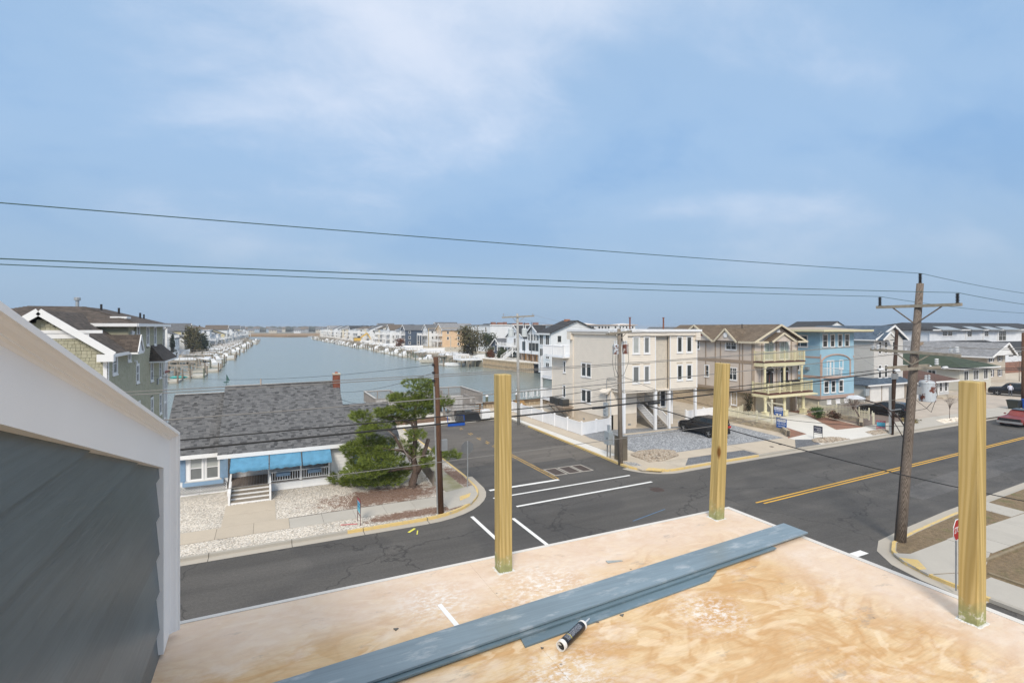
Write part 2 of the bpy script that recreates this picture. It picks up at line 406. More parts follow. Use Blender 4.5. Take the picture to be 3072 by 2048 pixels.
def mat_plywood():
    m, nt, b = newmat('plywood'); k = NB(nt)
    pg = k.pos((1.0, 1.7, 1), (0, 0, .12))
    c = k.ramp(k.noise(pg, 1.1, 4, .5, .6), (.3, (.62, .42, .22)), (.5, (.71, .525, .315)), (.7, (.65, .445, .24)))
    def vein(sc, dist, lo, seed):
        n_ = k.noise(k.pos((1.0, 1.8, 1), (0, 0, seed)), sc, 3.5, .5, dist)
        return k.ramp(k.math('SUBTRACT', 1.0, k.math('MULTIPLY', k.math('ABSOLUTE', k.math('SUBTRACT', n_, .5)), 9)), (lo, 0.0), (1.0, 1.0))
    zone = k.ramp(k.noise(k.pos(), .8, 3), (.36, .15), (.62, 1.0))
    c = k.mix(k.math('MULTIPLY', k.math('MULTIPLY', vein(1.5, 2.2, .25, .1), zone), .62), c, (.52, .28, .105))
    c = k.mix(k.math('MULTIPLY', vein(2.6, 1.6, .45, .5), .30), c, (.56, .32, .14))
    c = k.mix(k.math('MULTIPLY', k.ramp(k.noise(pg, 1.9, 5, .55, 1.4), (.57, 0.0), (.63, 1.0)), .42), c, (.56, .31, .12))
    c = k.mix(k.math('MULTIPLY', k.ramp(k.noise(pg, 2.3, 4, .5, 1.8), (.36, 1.0), (.42, 0.0)), .5), c, (.83, .68, .48))
    grain = k.noise(k.pos((6, 60, 1), (0, 0, .08)), 2.2, 4, .6)
    c = k.mix(1.0, c, k.ramp(grain, (.3, .91), (.7, 1.06)), 'MULTIPLY')
    fine = k.noise(k.pos(), 9, 6, .7)
    s = k.n('ShaderNodeSeparateXYZ'); k.l(k.pos(), s.inputs[0])
    # pale primer wash along the rims of the deck, thinning inwards
    dy = k.math('SUBTRACT', 3.3, s.outputs[1]); dx = k.math('SUBTRACT', 3.72, s.outputs[0])
    dm = k.math('MINIMUM', dy, dx)
    wob = k.math('MULTIPLY', k.math('SUBTRACT', k.noise(k.pos(), 1.4, 5, .65), .5), .9)
    wash = k.ramp(k.math('ADD', dm, wob), (.38, 1.0), (.78, 0.0))
    wash = k.math('MULTIPLY', wash, k.ramp(fine, (.25, .62), (.6, .95)))
    c = k.mix(k.math('MULTIPLY', wash, .74), c, (.73, .61, .525))
    film = k.math('MULTIPLY', k.ramp(k.noise(k.pos((1, 1.6, 1)), 2.4, 7, .72), (.52, 0.0), (.64, 1.0)), .36)
    c = k.mix(film, c, (.80, .72, .65))
    # spilled white powder in rough patches
    def blob(cx, cy, r):
        ddx = k.math('SUBTRACT', s.outputs[0], cx); ddy = k.math('SUBTRACT', s.outputs[1], cy)
        return k.math('DIVIDE', k.math('SQRT', k.math('ADD', k.math('MULTIPLY', ddx, ddx), k.math('MULTIPLY', ddy, ddy))), r)
    bl = k.math('MINIMUM', k.math('MINIMUM', blob(1.55, 2.78, .42), blob(2.25, 2.12, .26)), k.math('MINIMUM', blob(1.25, 2.02, .28), blob(.9, 2.9, .3)))
    pw = k.math('MULTIPLY', k.ramp(bl, (.2, 1.0), (1.0, 0.0)), k.ramp(k.noise(k.pos((1, 1.5, 1)), 22, 6, .75), (.46, 0.0), (.6, 1.0)))
    c = k.mix(pw, c, (.80, .76, .72))
    # grey scuffs and dark specks
    sc = k.math('MULTIPLY', k.ramp(k.noise(k.pos((1.2, 3, 1)), 3.2, 8, .75), (.60, 0.0), (.68, 1.0)), .42)
    c = k.mix(sc, c, (.28, .25, .23))
    sp = k.n('ShaderNodeTexVoronoi'); k.l(k.pos(), sp.inputs['Vector']); sp.inputs['Scale'].default_value = 5.5
    q = k.n('ShaderNodeSeparateColor'); k.l(sp.outputs['Color'], q.inputs[0])
    dots = k.math('MULTIPLY', k.ramp(sp.outputs['Distance'], (.025, 1.0), (.055, 0.0)), k.ramp(q.outputs[0], (.6, 0.0), (.62, 1.0)))
    c = k.mix(k.math('MULTIPLY', dots, .8), c, (.12, .10, .09))
    k.l(c, b.inputs['Base Color']); b.inputs['Roughness'].default_value = .6; b.inputs['Specular IOR Level'].default_value = .25
    k.bump(grain, b, .08, .003)
    return m
def mat_fibre_board(name, col, dust=0.0, axis='y', rnd=0):
    "fibre-cement plank with raised wood grain"
    m, nt, b = newmat(name); k = NB(nt)
    st = {'y': (60, 2.2, 60), 'x': (2.2, 60, 60)}[axis]
    if dust: vec = k.n('ShaderNodeTexCoord'); mp = k.n('ShaderNodeMapping'); k.l(vec.outputs['Object'], mp.inputs[0]); mp.inputs['Scale'].default_value = st; v = mp.outputs[0]
    else: v = k.pos(st)
    gr = k.noise(v, 1, 4, .6, .6)
    c = k.mix(1.0, col, k.ramp(gr, (.3, .86), (.7, 1.1)), 'MULTIPLY')
    c = k.mix(1.0, c, k.ramp(k.noise(k.pos(), 1.6, 5, .6), (.3, .88), (.7, 1.12)), 'MULTIPLY')
    if rnd: c = k.mix(1.0, c, k.ramp(k.rnd(), (0, 1 - rnd), (1, 1 + rnd)), 'MULTIPLY')
    if dust:
        d = k.math('MULTIPLY', k.ramp(k.noise(k.pos((1, 3, 1)), 3.5, 6, .7), (.54, 0.0), (.72, 1.0)), dust)
        c = k.mix(d, c, (.62, .64, .66))
    k.l(c, b.inputs['Base Color']); b.inputs['Roughness'].default_value = .34; b.inputs['Specular IOR Level'].default_value = .5
    k.bump(gr, b, .22, .003)
    return m
def mat_water():
    m, nt, b = newmat('canal_water'); k = NB(nt)
    b.inputs['Base Color'].default_value = (.215, .25, .232, 1); b.inputs['Roughness'].default_value = .2; b.inputs['IOR'].default_value = 1.33
    n1 = k.noise(k.pos((.9, 1.3, 1)), 1.1, 5, .62); n2 = k.noise(k.pos((.2, .5, 1)), .35, 4, .6)
    h = k.math('ADD', n1, k.math('MULTIPLY', n2, 1.3))
    k.bump(h, b, .5, .12)
    return m
def mat_rusty(name, paint, amount=.5):
    m, nt, b = newmat(name); k = NB(nt)
    f = k.ramp(k.noise(k.pos((1, 1, .6)), 4.2, 5, .6), (.60 - amount * .22, 0.0), (.63 - amount * .2, 1.0))
    rust = k.ramp(k.noise(k.pos(), 26, 4), (.3, (.085, .026, .016)), (.7, (.19, .06, .04)))
    c = k.mix(f, paint, rust)
    c = k.mix(k.ramp(k.noise(k.pos((6, 6, .6)), 3, 3), (.56, 0.0), (.7, .35)), c, (.2, .09, .06))
    k.l(c, b.inputs['Base Color']); b.inputs['Roughness'].default_value = .55
    return m
def mat_lawn(name, base, green):
    m, nt, b = newmat(name); k = NB(nt); p = k.pos()
    f = k.noise(p, 60, 3, .7); g2 = k.ramp(k.noise(p, .9, 5, .65), (.55, 0.0), (.72, 1.0))
    c = k.mix(k.math('MULTIPLY', g2, .85), base, green)
    c = k.mix(1.0, c, k.ramp(f, (.25, .5), (.75, 1.5)), 'MULTIPLY')
    c = k.mix(1.0, c, k.ramp(k.noise(p, 6, 6, .8), (.3, .6), (.7, 1.4)), 'MULTIPLY')
    k.l(c, b.inputs['Base Color']); b.inputs['Roughness'].default_value = .95
    k.bump(f, b, .8, .03)
    return m
def mat_stripe(name, col, axis, period, dark=.75, rough=.6):
    "fine boards too far off to tell apart: shallow relief, with lap shade painted in as dark lines"
    m, nt, b = newmat(name); k = NB(nt)
    s = k.n('ShaderNodeSeparateXYZ'); k.l(k.pos(), s.inputs[0])
    t = s.outputs[2] if axis == 'z' else k.math('ADD', s.outputs[0], s.outputs[1])
    f = k.math('FRACT', k.math('DIVIDE', t, period))
    ln = k.ramp(f, (0, dark), (.12, 1.0))
    c = k.mix(1.0, mul(col, 1.0), ln, 'MULTIPLY')
    c = k.mix(1.0, c, k.ramp(k.noise(k.pos(), .8, 4), (.3, .92), (.7, 1.06)), 'MULTIPLY')
    k.l(c, b.inputs['Base Color']); b.inputs['Roughness'].default_value = rough
    k.bump(f, b, .3, .02)
    return m
ASPHALT = mat_asphalt()
SHELL = mat_speckle('shell_gravel', [(.42, .36, .29), (.76, .70, .61), (.85, .80, .73), (.62, .55, .46), (.82, .78, .72)], 15, patch=needles)
GREYGRAVEL = mat_speckle('grey_gravel', [(.17, .18, .19), (.33, .345, .37), (.46, .475, .50), (.27, .285, .31)], 26)
DARKGRAVEL = mat_speckle('dark_gravel', [(.10, .11, .12), (.19, .20, .22), (.30, .31, .33), (.14, .15, .17)], 26)
RIVER = mat_pieces('river_stone', [(.20, .15, .11), (.36, .30, .23), (.50, .43, .35), (.27, .24, .20), (.33, .25, .18)], .7)
def mat_conc(name, col, rnd=.06): return M(name, col, .85, .07, .9, .25, 70, rnd=rnd, det=7, dirt=.22)
CONC = mat_conc('concrete', (.47, .44, .39)); CONC2 = mat_conc('concrete_new', (.68, .66, .62)); CONC3 = mat_conc('concrete_tan', (.52, .45, .36)); KERB = mat_conc('kerb_concrete', (.42, .39, .34))
def mat_moss():
    m, nt, b = newmat('mossy_concrete'); k = NB(nt); p = k.pos()
    f = k.ramp(k.noise(p, .8, 5), (.35, 0.0), (.65, 1.0)); c = k.mix(f, (.40, .37, .30), (.24, .23, .11))
    k.l(c, b.inputs['Base Color']); b.inputs['Roughness'].default_value = .9
    return m
MOSS = mat_moss()
def mat_kerbpaint():
    m, nt, b = newmat('kerb_yellow_paint'); k = NB(nt); p = k.pos()
    w = k.ramp(k.noise(p, 5, 6, .7), (.52, 0.0), (.66, 1.0))
    c = k.mix(w, (.66, .48, .19), (.44, .38, .28))
    k.l(c, b.inputs['Base Color']); b.inputs['Roughness'].default_value = .75
    return m
KYEL = mat_kerbpaint()
def mat_roadpaint(name, col, wear):
    m, nt, b = newmat(name); k = NB(nt); p = k.pos()
    w = k.ramp(k.noise(p, 9, 6, .75), (.66 - wear, 0.0), (.72 - wear * .6, 1.0))
    c = k.mix(w, col, (.09, .085, .08))
    k.l(c, b.inputs['Base Color']); b.inputs['Roughness'].default_value = .7
    return m
RYEL = mat_roadpaint('road_yellow', (.72, .40, .04), .03); RWHT = mat_roadpaint('road_white', (.80, .80, .78), .0); RYELW = mat_roadpaint('road_yellow_worn', (.60, .36, .06), .16)
WHITE = M('white_trim', (.80, .80, .80), .45, .03, 2, dirt=.06); VINYL = M('white_vinyl', (.82, .83, .85), .35, .03, 2, dirt=.08)
NEARTRIM = M('primed_trim', (.87, .855, .84), .5, .03, 1.2, .05, 120)
GLASS = M('window_glass', (.035, .042, .047), .06, .3, .6, spec=.6)
GLASSB = M('window_glass_blue', (.05, .08, .10), .05, .3, .6, spec=.8)
BLIND = M('window_blind', (.42, .44, .43), .25, .08, 2); SCREEN = M('window_screen', (.17, .18, .18), .5, .05, 3); CURT = M('window_curtain', (.36, .42, .38), .2, .12, 4)
BLACK = M('black_metal', (.02, .02, .022), .5, .1, 3); GREYM = M('grey_metal', (.36, .37, .38), .45, .08, 3, metal=.5, dirt=.2); GALV = M('galvanised', (.45, .47, .48), .4, .1, 4, metal=.6)
RUBBER = M('rubber', (.018, .018, .018), .8, .1, 5)
# ------------------------------------------------------------------ walls, boards, windows
BOARD = {}
def board_mesh(mat, t):
    key = (mat.name, round(t, 4))
    if key not in BOARD:
        mb = MB()
        mb.add([(0, 0, 0), (1, 0, 0), (1, 0, 1), (0, 0, 1), (0, -t, 0), (1, -t, 0), (1, -t * .3, 1), (0, -t * .3, 1)],
               [(4, 5, 6, 7), (0, 1, 5, 4), (1, 2, 6, 5), (2, 3, 7, 6), (3, 0, 4, 7), (1, 0, 3, 2)])
        BOARD[key] = mb.mesh('board', mat)
    return BOARD[key]
WIN = {}
def win_mesh(w, h, style, trim, tm, sm):
    key = (round(w, 2), round(h, 2), style, trim, tm.name, sm.name)
    if key in WIN: return WIN[key]
    f = MB(); d = .065
    f.box(-trim, -d, -trim * 1.1, w + trim, 0, 0); f.box(-trim, -d, h, w + trim, 0, h + trim); f.box(-trim, -d, 0, 0, 0, h); f.box(w, -d, 0, w + trim, 0, h)
    f.box(-trim - .03, -d - .03, -trim * 1.1 - .02, w + trim + .03, -d, -trim * 1.1 + .05)
    f.m = 1; s = .035
    f.box(0, -.045, 0, w, -.004, s); f.box(0, -.045, h - s, w, -.004, h); f.box(0, -.045, s, s, -.004, h - s); f.box(w - s, -.045, s, w, -.004, h - s)
    panes = [(s, s, w - s, h - s)]
    if style == 'dh': f.box(s, -.045, h / 2 - .02, w - s, -.004, h / 2 + .02); panes = [(s, s, w - s, h / 2 - .02), (s, h / 2 + .02, w - s, h - s)]
    if style == 'slide' or style == 'twin':
        f.box(w / 2 - .025, -.045, s, w / 2 + .025, -.004, h - s); panes = [(s, s, w / 2 - .025, h - s), (w / 2 + .025, s, w - s, h - s)]
    if style == 'triple':
        for q in (1, 2): f.box(w * q / 3 - .03, -.05, s, w * q / 3 + .03, -.004, h - s)
        panes = [(w * q / 3 + .03, s, w * (q + 1) / 3 - .03, h - s) for q in range(3)]
    if style == 'grid':
        f.box(w / 2 - .015, -.04, s, w / 2 + .015, -.004, h - s); f.box(s, -.04, h / 2 - .015, w - s, -.004, h / 2 + .015)
        panes = [(s, s, w / 2 - .015, h / 2 - .015), (w / 2 + .015, s, w - s, h / 2 - .015), (s, h / 2 + .015, w / 2 - .015, h - s), (w / 2 + .015, h / 2 + .015, w - s, h - s)]
    if style == 'gridt':
        f.box(w / 2 - .03, -.05, s, w / 2 + .03, -.004, h - s); panes = []
        for a, b in ((s, w / 2 - .03), (w / 2 + .03, w - s)):
            f.box(a, -.045, h / 2 - .02, b, -.004, h / 2 + .02); m = (a + b) / 2
            f.box(m - .012, -.03, h / 2, m + .012, -.004, h - s); f.box(a, -.03, h * .75 - .012, b, -.004, h * .75 + .012)
            panes += [(a, s, b, h / 2 - .02), (a, h / 2 + .02, m - .012, h * .75 - .012), (m + .012, h / 2 + .02, b, h * .75 - .012), (a, h * .75 + .012, m - .012, h - s), (m + .012, h * .75 + .012, b, h - s)]
    WIN[key] = (f.mesh('window', [tm, sm]), panes)
    return WIN[key]
PANE = {}
def pane_mesh(mat):
    if mat.name not in PANE: PANE[mat.name] = MB().box(0, -.012, 0, 1, -.003, 1).mesh('pane', mat)
    return PANE[mat.name]
class Wall:
    "vertical wall: u runs along the wall, seen from outside left to right; y negative is outward"
    def __init__(s, T, x, y, ang, poly, mat, thick=.2, name='wall', z=0.0):
        s.T, s.x, s.y, s.z, s.ang, s.op = T, x, y, z, ang, []
        s.poly = [(0, poly[2]), (poly[0], poly[2]), (poly[0], poly[1]), (0, poly[1])] if len(poly) == 3 and not isinstance(poly[0], tuple) else poly
        mb = MB(); n = len(s.poly); ua, ub = min(q[0] for q in s.poly), max(q[0] for q in s.poly)
        pl = [(u + (.004 if u == ua else -.004 if u == ub else 0), w) for u, w in s.poly]
        mb.add([(u, 0, w) for u, w in pl] + [(u, thick, w) for u, w in pl],
               [tuple(range(n)), tuple(range(2 * n - 1, n - 1, -1))] + [(i, i + n, (i + 1) % n + n, (i + 1) % n) for i in range(n)])
        off = ORG.get(T.name, Vector((0, 0, 0)))
        s.loc = Vector((x, y, z)) - off
        s.o = put(name, mb.mesh(name, mat), T, s.loc, (0, 0, ang))
        ORG[s.o.name] = Vector((0, 0, 0))
        s.rm = Matrix.Rotation(ang, 3, 'Z')
    def at(s, u, y, w): return s.loc + s.rm @ Vector((u, y, w))
    def world(s, u, y, w): return Vector((s.x, s.y, s.z)) + s.rm @ Vector((u, y, w))
    def part(s, mb, name, mats, smooth=False, sub=None):
        "parts modelled in the wall's own frame"
        if sub is not None: return put(name, mb.mesh(name, mats, smooth=smooth), sub)
        return put(name, mb.mesh(name, mats, smooth=smooth), s.T, s.loc, (0, 0, s.ang))
    def window(s, u0, w0, u1, w1, style='single', trim=.09, tm=None, sm=None, glass=None, up=None, name='window', hole=True):
        tm = tm or WHITE; sm = sm or WHITE
        me, panes = win_mesh(u1 - u0, w1 - w0, style, trim, tm, sm)
        o = put(name, me, s.T, s.at(u0, 0, w0), (0, 0, s.ang))
        for i, (a, b, c, d) in enumerate(panes):
            put('pane', pane_mesh(up if (up and b > (w1 - w0) * .4) else (glass or GLASS)), o, (a, 0, b), (0, 0, 0), (c - a, 1, d - b))
        if hole: s.op.append((u0 - trim, w0 - trim, u1 + trim, w1 + trim))
        return o
    def door(s, u0, w0, u1, w1, mat, trim=.08, tm=None, glass=None, panels=0):
        f = MB(); tm = tm or WHITE; d = .06
        f.box(-trim, -d, 0, 0, 0, w1 - w0 + trim); f.box(u1 - u0, -d, 0, u1 - u0 + trim, 0, w1 - w0 + trim); f.box(0, -d, w1 - w0, u1 - u0, 0, w1 - w0 + trim)
        f.m = 1; f.box(0, -.035, 0, u1 - u0, -.004, w1 - w0)
        for i in range(panels):
            z = (w1 - w0) * (i + .5) / panels; f.box(.04, -.045, z - (w1 - w0) / panels * .42, u1 - u0 - .04, -.034, z + (w1 - w0) / panels * .42)
        o = put('door', f.mesh('door', [tm, mat]), s.T, s.at(u0, 0, w0), (0, 0, s.ang))
        if glass: put('pane', pane_mesh(glass), o, (.12, -.034, .3), (0, 0, 0), (u1 - u0 - .24, 1, w1 - w0 - .45))
        s.op.append((u0 - trim, w0, u1 + trim, w1 + trim))
        return o
    def span(s, z):
        xs = []; P = s.poly; n = len(P)
        for i in range(n):
            (a, za), (b, zb) = P[i], P[(i + 1) % n]
            if (za - z) * (zb - z) < 0: xs.append(a + (b - a) * (z - za) / (zb - za))
        xs.sort()
        return [(xs[i], xs[i + 1]) for i in range(0, len(xs) - 1, 2)]
    def segs(s, z0, z1, u0=None, u1=None):
        out = []
        for a, b in s.span((z0 + z1) / 2):
            if u0 is not None: a = max(a, u0)
            if u1 is not None: b = min(b, u1)
            cuts = sorted((o[0], o[2]) for o in s.op if o[1] < z1 - .01 and o[3] > z0 + .01)
            c = a
            for p, q in cuts:
                if p > c + .02: out.append((c, min(p, b)))
                c = max(c, q)
                if c >= b: break
            if c < b - .02: out.append((c, b))
        return out
    def siding(s, z0, z1, course, mat, t=.04, u0=None, u1=None, name='siding_board'):
        me = board_mesh(mat, t); n = max(1, round((z1 - z0) / course)); h = (z1 - z0) / n
        for i in range(n):
            for a, b in s.segs(z0 + i * h, z0 + (i + 1) * h, u0, u1):
                put(name, me, s.o, (a, 0, z0 + i * h), (0, 0, 0), (b - a, 1, h + .004))
    def shakes(s, z0, z1, course, mat, limit, u0=None, u1=None, t=.045):
        "single shakes with open joints; the largest in view as parts, the rest joined"
        me = board_mesh(mat, t); n = max(1, round((z1 - z0) / course)); h = (z1 - z0) / n; it = []
        for i in range(n):
            for a, b in s.segs(z0 + i * h, z0 + (i + 1) * h, u0, u1):
                u = a
                while u < b - .01:
                    w = min(random.uniform(.13, .30), b - u)
                    if b - u - w < .08: w = b - u
                    it.append((u, z0 + i * h - random.choice((0, 0, 0, .012)), w - .014, h + .006)); u += w
        far = lambda q: (s.world(q[0], 0, q[1]) - Vector((0, 0, 9.6))).length
        near, rest = nearest_split(it, limit, far)
        for u, z, w, hh in near: put('shake', me, s.o, (u, 0, z), (0, 0, 0), (w, 1, hh))
        if rest:
            mb = MB()
            for u, z, w, hh in rest:
                mb.add([(u, 0, z), (u + w, 0, z), (u + w, 0, z + hh), (u, 0, z + hh), (u, -t, z), (u + w, -t, z), (u + w, -t * .3, z + hh), (u, -t * .3, z + hh)],
                       [(4, 5, 6, 7), (0, 1, 5, 4), (1, 2, 6, 5), (3, 0, 4, 7)])
            o = put('shakes', mb.mesh('shakes', mat), s.o); o['kind'] = 'stuff'
def railing(mb, a, b, zb, zt, gap=.11, post=1.8, bw=.035, pw=.09, ends=True, cap=True, rail=.06):
    "balustrade between two plan points at heights zb..zt (zb, zt may differ per end)"
    a, b = Vector(a).to_2d(), Vector(b).to_2d(); L = (b - a).length; pw *= random.uniform(.97, 1.04); rail *= random.uniform(.96, 1.05)
    z0 = zb if isinstance(zb, tuple) else (zb, zb); z1 = zt if isinstance(zt, tuple) else (zt, zt)
    P = lambda t, z: (a.x + (b.x - a.x) * t, a.y + (b.y - a.y) * t, z)
    Z = lambda q, t: q[0] + (q[1] - q[0]) * t
    mb.beam(P(0, z1[0]), P(1, z1[1]), rail * 1.3, rail); mb.beam(P(0, z0[0] + .1), P(1, z0[1] + .1), rail * .9, rail * .8)
    n = max(1, round(L / gap))
    for i in range(1, n):
        t = i / n; mb.beam(P(t, Z(z0, t) + .1), P(t, Z(z1, t)), bw)
    n = max(1, math.ceil(L / post))
    for i in range(n + 1):
        if not ends and i in (0, n): continue
        t = i / n; zt_ = Z(z1, t) + (.08 if cap else 0)
        mb.beam(P(t, Z(z0, t)), P(t, zt_), pw)
        if cap: mb.beam(P(t, zt_), P(t, zt_ + .035), pw * 1.35)
    return mb
def roof_part(T, polys, mat, t=.16, name='roof', trim=None):
    mb = MB()
    for p in polys: mb.slab(p, t)
    o = mb.build(name, mat, T)
    return o
def lay_shingles(T, roofobj, polys, course, tab, mat, limit, t=.012):
    "real shingle tabs on roof planes: polys of (eave_left, eave_right, ridge_right, ridge_left)"
    it = []
    for A, B, C, D in polys:
        A, B, C, D = map(Vector, (A, B, C, D)); h = (B - A).normalized(); L = (D - A); nrm = h.cross(L).normalized()
        if nrm.z < 0: nrm = -nrm
        upv = (L - h * L.dot(h)).normalized(); H = L.dot(upv); n = int(H / course); e = H / n
        for i in range(n):
            f0 = i / n; a = A.lerp(D, f0); b = B.lerp(C, f0); W = (b - a).length; u = -random.uniform(0, tab)
            while u < W:
                w = random.uniform(.55, 1.15) * tab; p0, p1 = max(u, 0), min(u + w, W)
                if p1 - p0 > .03: it.append((a + h * p0, h, upv, nrm, p1 - p0 - .006, e * 1.25))
                u += w
    me = MB().add([(0, 0, 0), (1, 0, 0), (1, 1, 0), (0, 1, 0), (0, 0, t), (1, 0, t), (1, 1, t * .2), (0, 1, t * .2)], [(4, 5, 6, 7), (0, 1, 5, 4), (1, 2, 6, 5), (3, 0, 4, 7)]).mesh('shingle', mat)
    org = ORG[roofobj.name]
    near, rest = nearest_split(it, limit, lambda q: (q[0] - Vector((0, 0, 9.6))).length)
    for p, h, u, n, w, e in near:
        m = Matrix((h, u, n)).transposed()
        o = put('shingle', me, roofobj); p = p + n * .003
        o.matrix_local = Matrix.Translation(p - org) @ m.to_4x4() @ Matrix.Diagonal((w, e, 1, 1))
    if rest:
        mb = MB()
        for p, h, u, n, w, e in rest:
            p = p + n * .003
            mb.add([p, p + h * w, p + h * w + u * e, p + u * e, p + n * t, p + h * w + n * t, p + h * w + u * e + n * t * .2, p + u * e + n * t * .2],
                   [(4, 5, 6, 7), (0, 1, 5, 4), (1, 2, 6, 5), (3, 0, 4, 7)])
        o = mb.build('shingles', mat, roofobj); o['kind'] = 'stuff'
# ------------------------------------------------------------------ land and water
SAND = M('sandy_soil', (.42, .37, .29), .95, .2, .3, .3, 40, det=7)
g = MB()
g.prism([(-2900, -600), (2900, -600), (2900, 56), (-2900, 56)], -3.0, -0.06)
g.prism([(-2900, 56), (-24, 56), (-24, 470), (-16, 560), (-16, 600), (-2900, 600)], -3.0, 0.25)
g.prism([(57.5, 56), (2900, 56), (2900, 600), (46, 600), (46, 560), (50, 420), (52.5, 250), (52.5, 127.5), (55.2, 111.5), (57.5, 106)], -3.0, 0.25)
struct('ground', g, SAND)
w = MB().add([(-2900, 50, -1.0), (2900, 50, -1.0), (2900, 3300, -1.0), (-2900, 3300, -1.0)], [(0, 1, 2, 3)])
struct('canal_water', w, mat_water())
MARSH = M('marsh_grass', (.27, .17, .085), .95, .3, .05, det=8)
struct('marsh', MB().prism([(-2500, 640), (-60, 655), (-6, 650), (20, 612), (70, 622), (2500, 640), (2500, 868), (-2500, 868)], -2.5, .55), MARSH)
struct('far_shore', MB().prism([(-2890, 872), (2890, 872), (2890, 3290), (-2890, 3290)], -2.5, .3), M('far_land', (.20, .20, .16), .95, .2, .01))

# ------------------------------------------------------------------ roads
r = MB()
for q in ([(-300, 10), (400, 10), (400, 32), (-300, 32)], [(10, 32), (25, 32), (25, 49.2), (10, 48.2)], [(10, -200), (25, -200), (25, 10), (10, 10)]):
    r.add([(x, y, 0) for x, y in q], [(0, 1, 2, 3)])
struct('road', r, ASPHALT)
def patch(name, pts, z, dark):
    m_ = bpy.data.materials['asphalt'].copy(); m_.name = name; nt_ = m_.node_tree; b_ = next(n for n in nt_.nodes if n.type == 'BSDF_PRINCIPLED'); src_ = b_.inputs['Base Color'].links[0].from_socket
    mx = nt_.nodes.new('ShaderNodeMixRGB'); mx.blend_type = 'MULTIPLY'; mx.inputs[0].default_value = 1; mx.inputs[2].default_value = (*dark, 1); nt_.links.new(src_, mx.inputs[1]); nt_.links.new(mx.outputs[0], b_.inputs['Base Color'])
    struct(name, MB().add([(x, y, z) for x, y in pts], [tuple(range(len(pts)))]), m_)
patch('old_asphalt', [(11.3, 33.2), (16.35, 33.0), (16.4, 30.75), (22.6, 31.9), (22.9, 48.6), (11.3, 48.2)], .002, (1.42, 1.36, 1.28))
patch('asphalt_repair', [(33, 15.9), (52, 17.0), (52, 18.7), (41, 18.2), (33, 17.4)], .002, (1.3, 1.32, 1.36))
patch('asphalt_repair', [(16.75, 30.8), (20.2, 31.4), (20.3, 32.3), (17.0, 32.2)], .0035, (.82, .82, .83))
K_BL = [(-300, 24.85), (-40, 24.85), (-3, 24.85), (3.4, 24.85), (7, 24.85)] + arc(7, 29.2, 4.35, -90, 0, 10)[1:] + [(11.5, 31), (11.6, 40), (11.6, 48.3)]
K_BR = [(22.9, 52.5), (22.75, 44), (22.5, 36.4), (22.3, 31), (22.2, 28.8)] + arc(24.7, 28.8, 2.5, 180, 270, 8)[1:] + [(28, 26.42), (33, 26.5), (37, 26.55), (41.5, 26.55), (51, 26.8), (75, 27.15), (400, 32)]
K_NR = [(400, 22.6), (75, 16.3), (42, 14.5), (32, 13.95), (27.2, 13.52), (25, 13.25), (24, 12.75), (23.3, 11.9), (22.95, 10.8), (22.8, 9), (22.7, -200)]
K_NL = [(12.2, -200), (12.2, 8.6)] + arc(7.6, 8.6, 4.6, 0, 90, 8)[1:] + [(-300, 13.2)]
LAWN = mat_lawn('dry_lawn', (.22, .16, .095), (.11, .13, .04))
def block(name, K, far, mat):
    inner = offset_line(K, .16)
    pl = inner + far
    ar = sum(pl[i][0] * pl[(i + 1) % len(pl)][1] - pl[(i + 1) % len(pl)][0] * pl[i][1] for i in range(len(pl)))
    struct(name, MB().prism(pl if ar > 0 else pl[::-1], -.3, .118), mat)
    return inner
def cut(mb, K, i0, i1, d0, d1, z0, z1):
    return band(mb, offset_line(K, d0)[i0:i1 + 1], offset_line(K, d1)[i0:i1 + 1], z0, z1)
iBL = block('verge_of_shells', K_BL, [(11.44, 49.5), (-23.5, 49.5), (-60, 49.5), (-300, 49.5)], SHELL)
iBR = block('verge_of_sand', K_BR, [(400, 56), (60, 56), (23.2, 56)], M('sand_lot', (.50, .44, .36), .95, .15, .8, .3, 60, det=7))
iNR = block('lawn', K_NR, [(400, -200)], LAWN)
iNL = block('house_lot', K_NL, [(-300, -200)], SAND)
# kerbs (grey and yellow lengths) and gutters
def kerb_run(name, K, yel):
    g_ = MB(); cut(g_, K, 0, len(K) - 1, 0, .16, -.3, .128); o = struct(name, g_, KERB)
    for a, b in yel:
        y_ = MB(); cut(y_, K, a, b, -.004, .13, -.2, .134); y_.build('yellow_paint', KYEL, o)
    return o
kBL = kerb_run('kerb', K_BL, [(3, len(K_BL) - 1)])
kBR = kerb_run('kerb', K_BR, [(1, 14), ])
kNR = kerb_run('kerb', K_NR, [(3, 9)])
kNL = kerb_run('kerb', K_NL, [])
GUT = mat_conc('gutter_concrete', (.45, .41, .35), .05)
def gutter(K, i0, i1, w=.45):
    gm = MB(); cut(gm, K, i0, i1, 0, -w, -.2, .008); return struct('gutter', gm, GUT)
gutter(K_BL, 0, 15); gutter(K_BR, 5, len(K_BR) - 1); gutter(K_NR, 0, 9, .5); gutter(K_NL, 0, len(K_NL) - 1)
JOINT = M('joint_dark', (.08, .07, .06), .9)  # plain dark colour of the gaps between slabs, kerb lengths and stones
# joints in the left kerb and gutter, 3 m apart
jb = MB()
for x in (-2.2, 1.0, 4.1, 7.2): jb.box(x, 24.395, .0, x + .025, 24.86, .0115); jb.box(x, 24.84, .0, x + .025, 25.01, .1365)
jb.build('joint', JOINT, kBL)

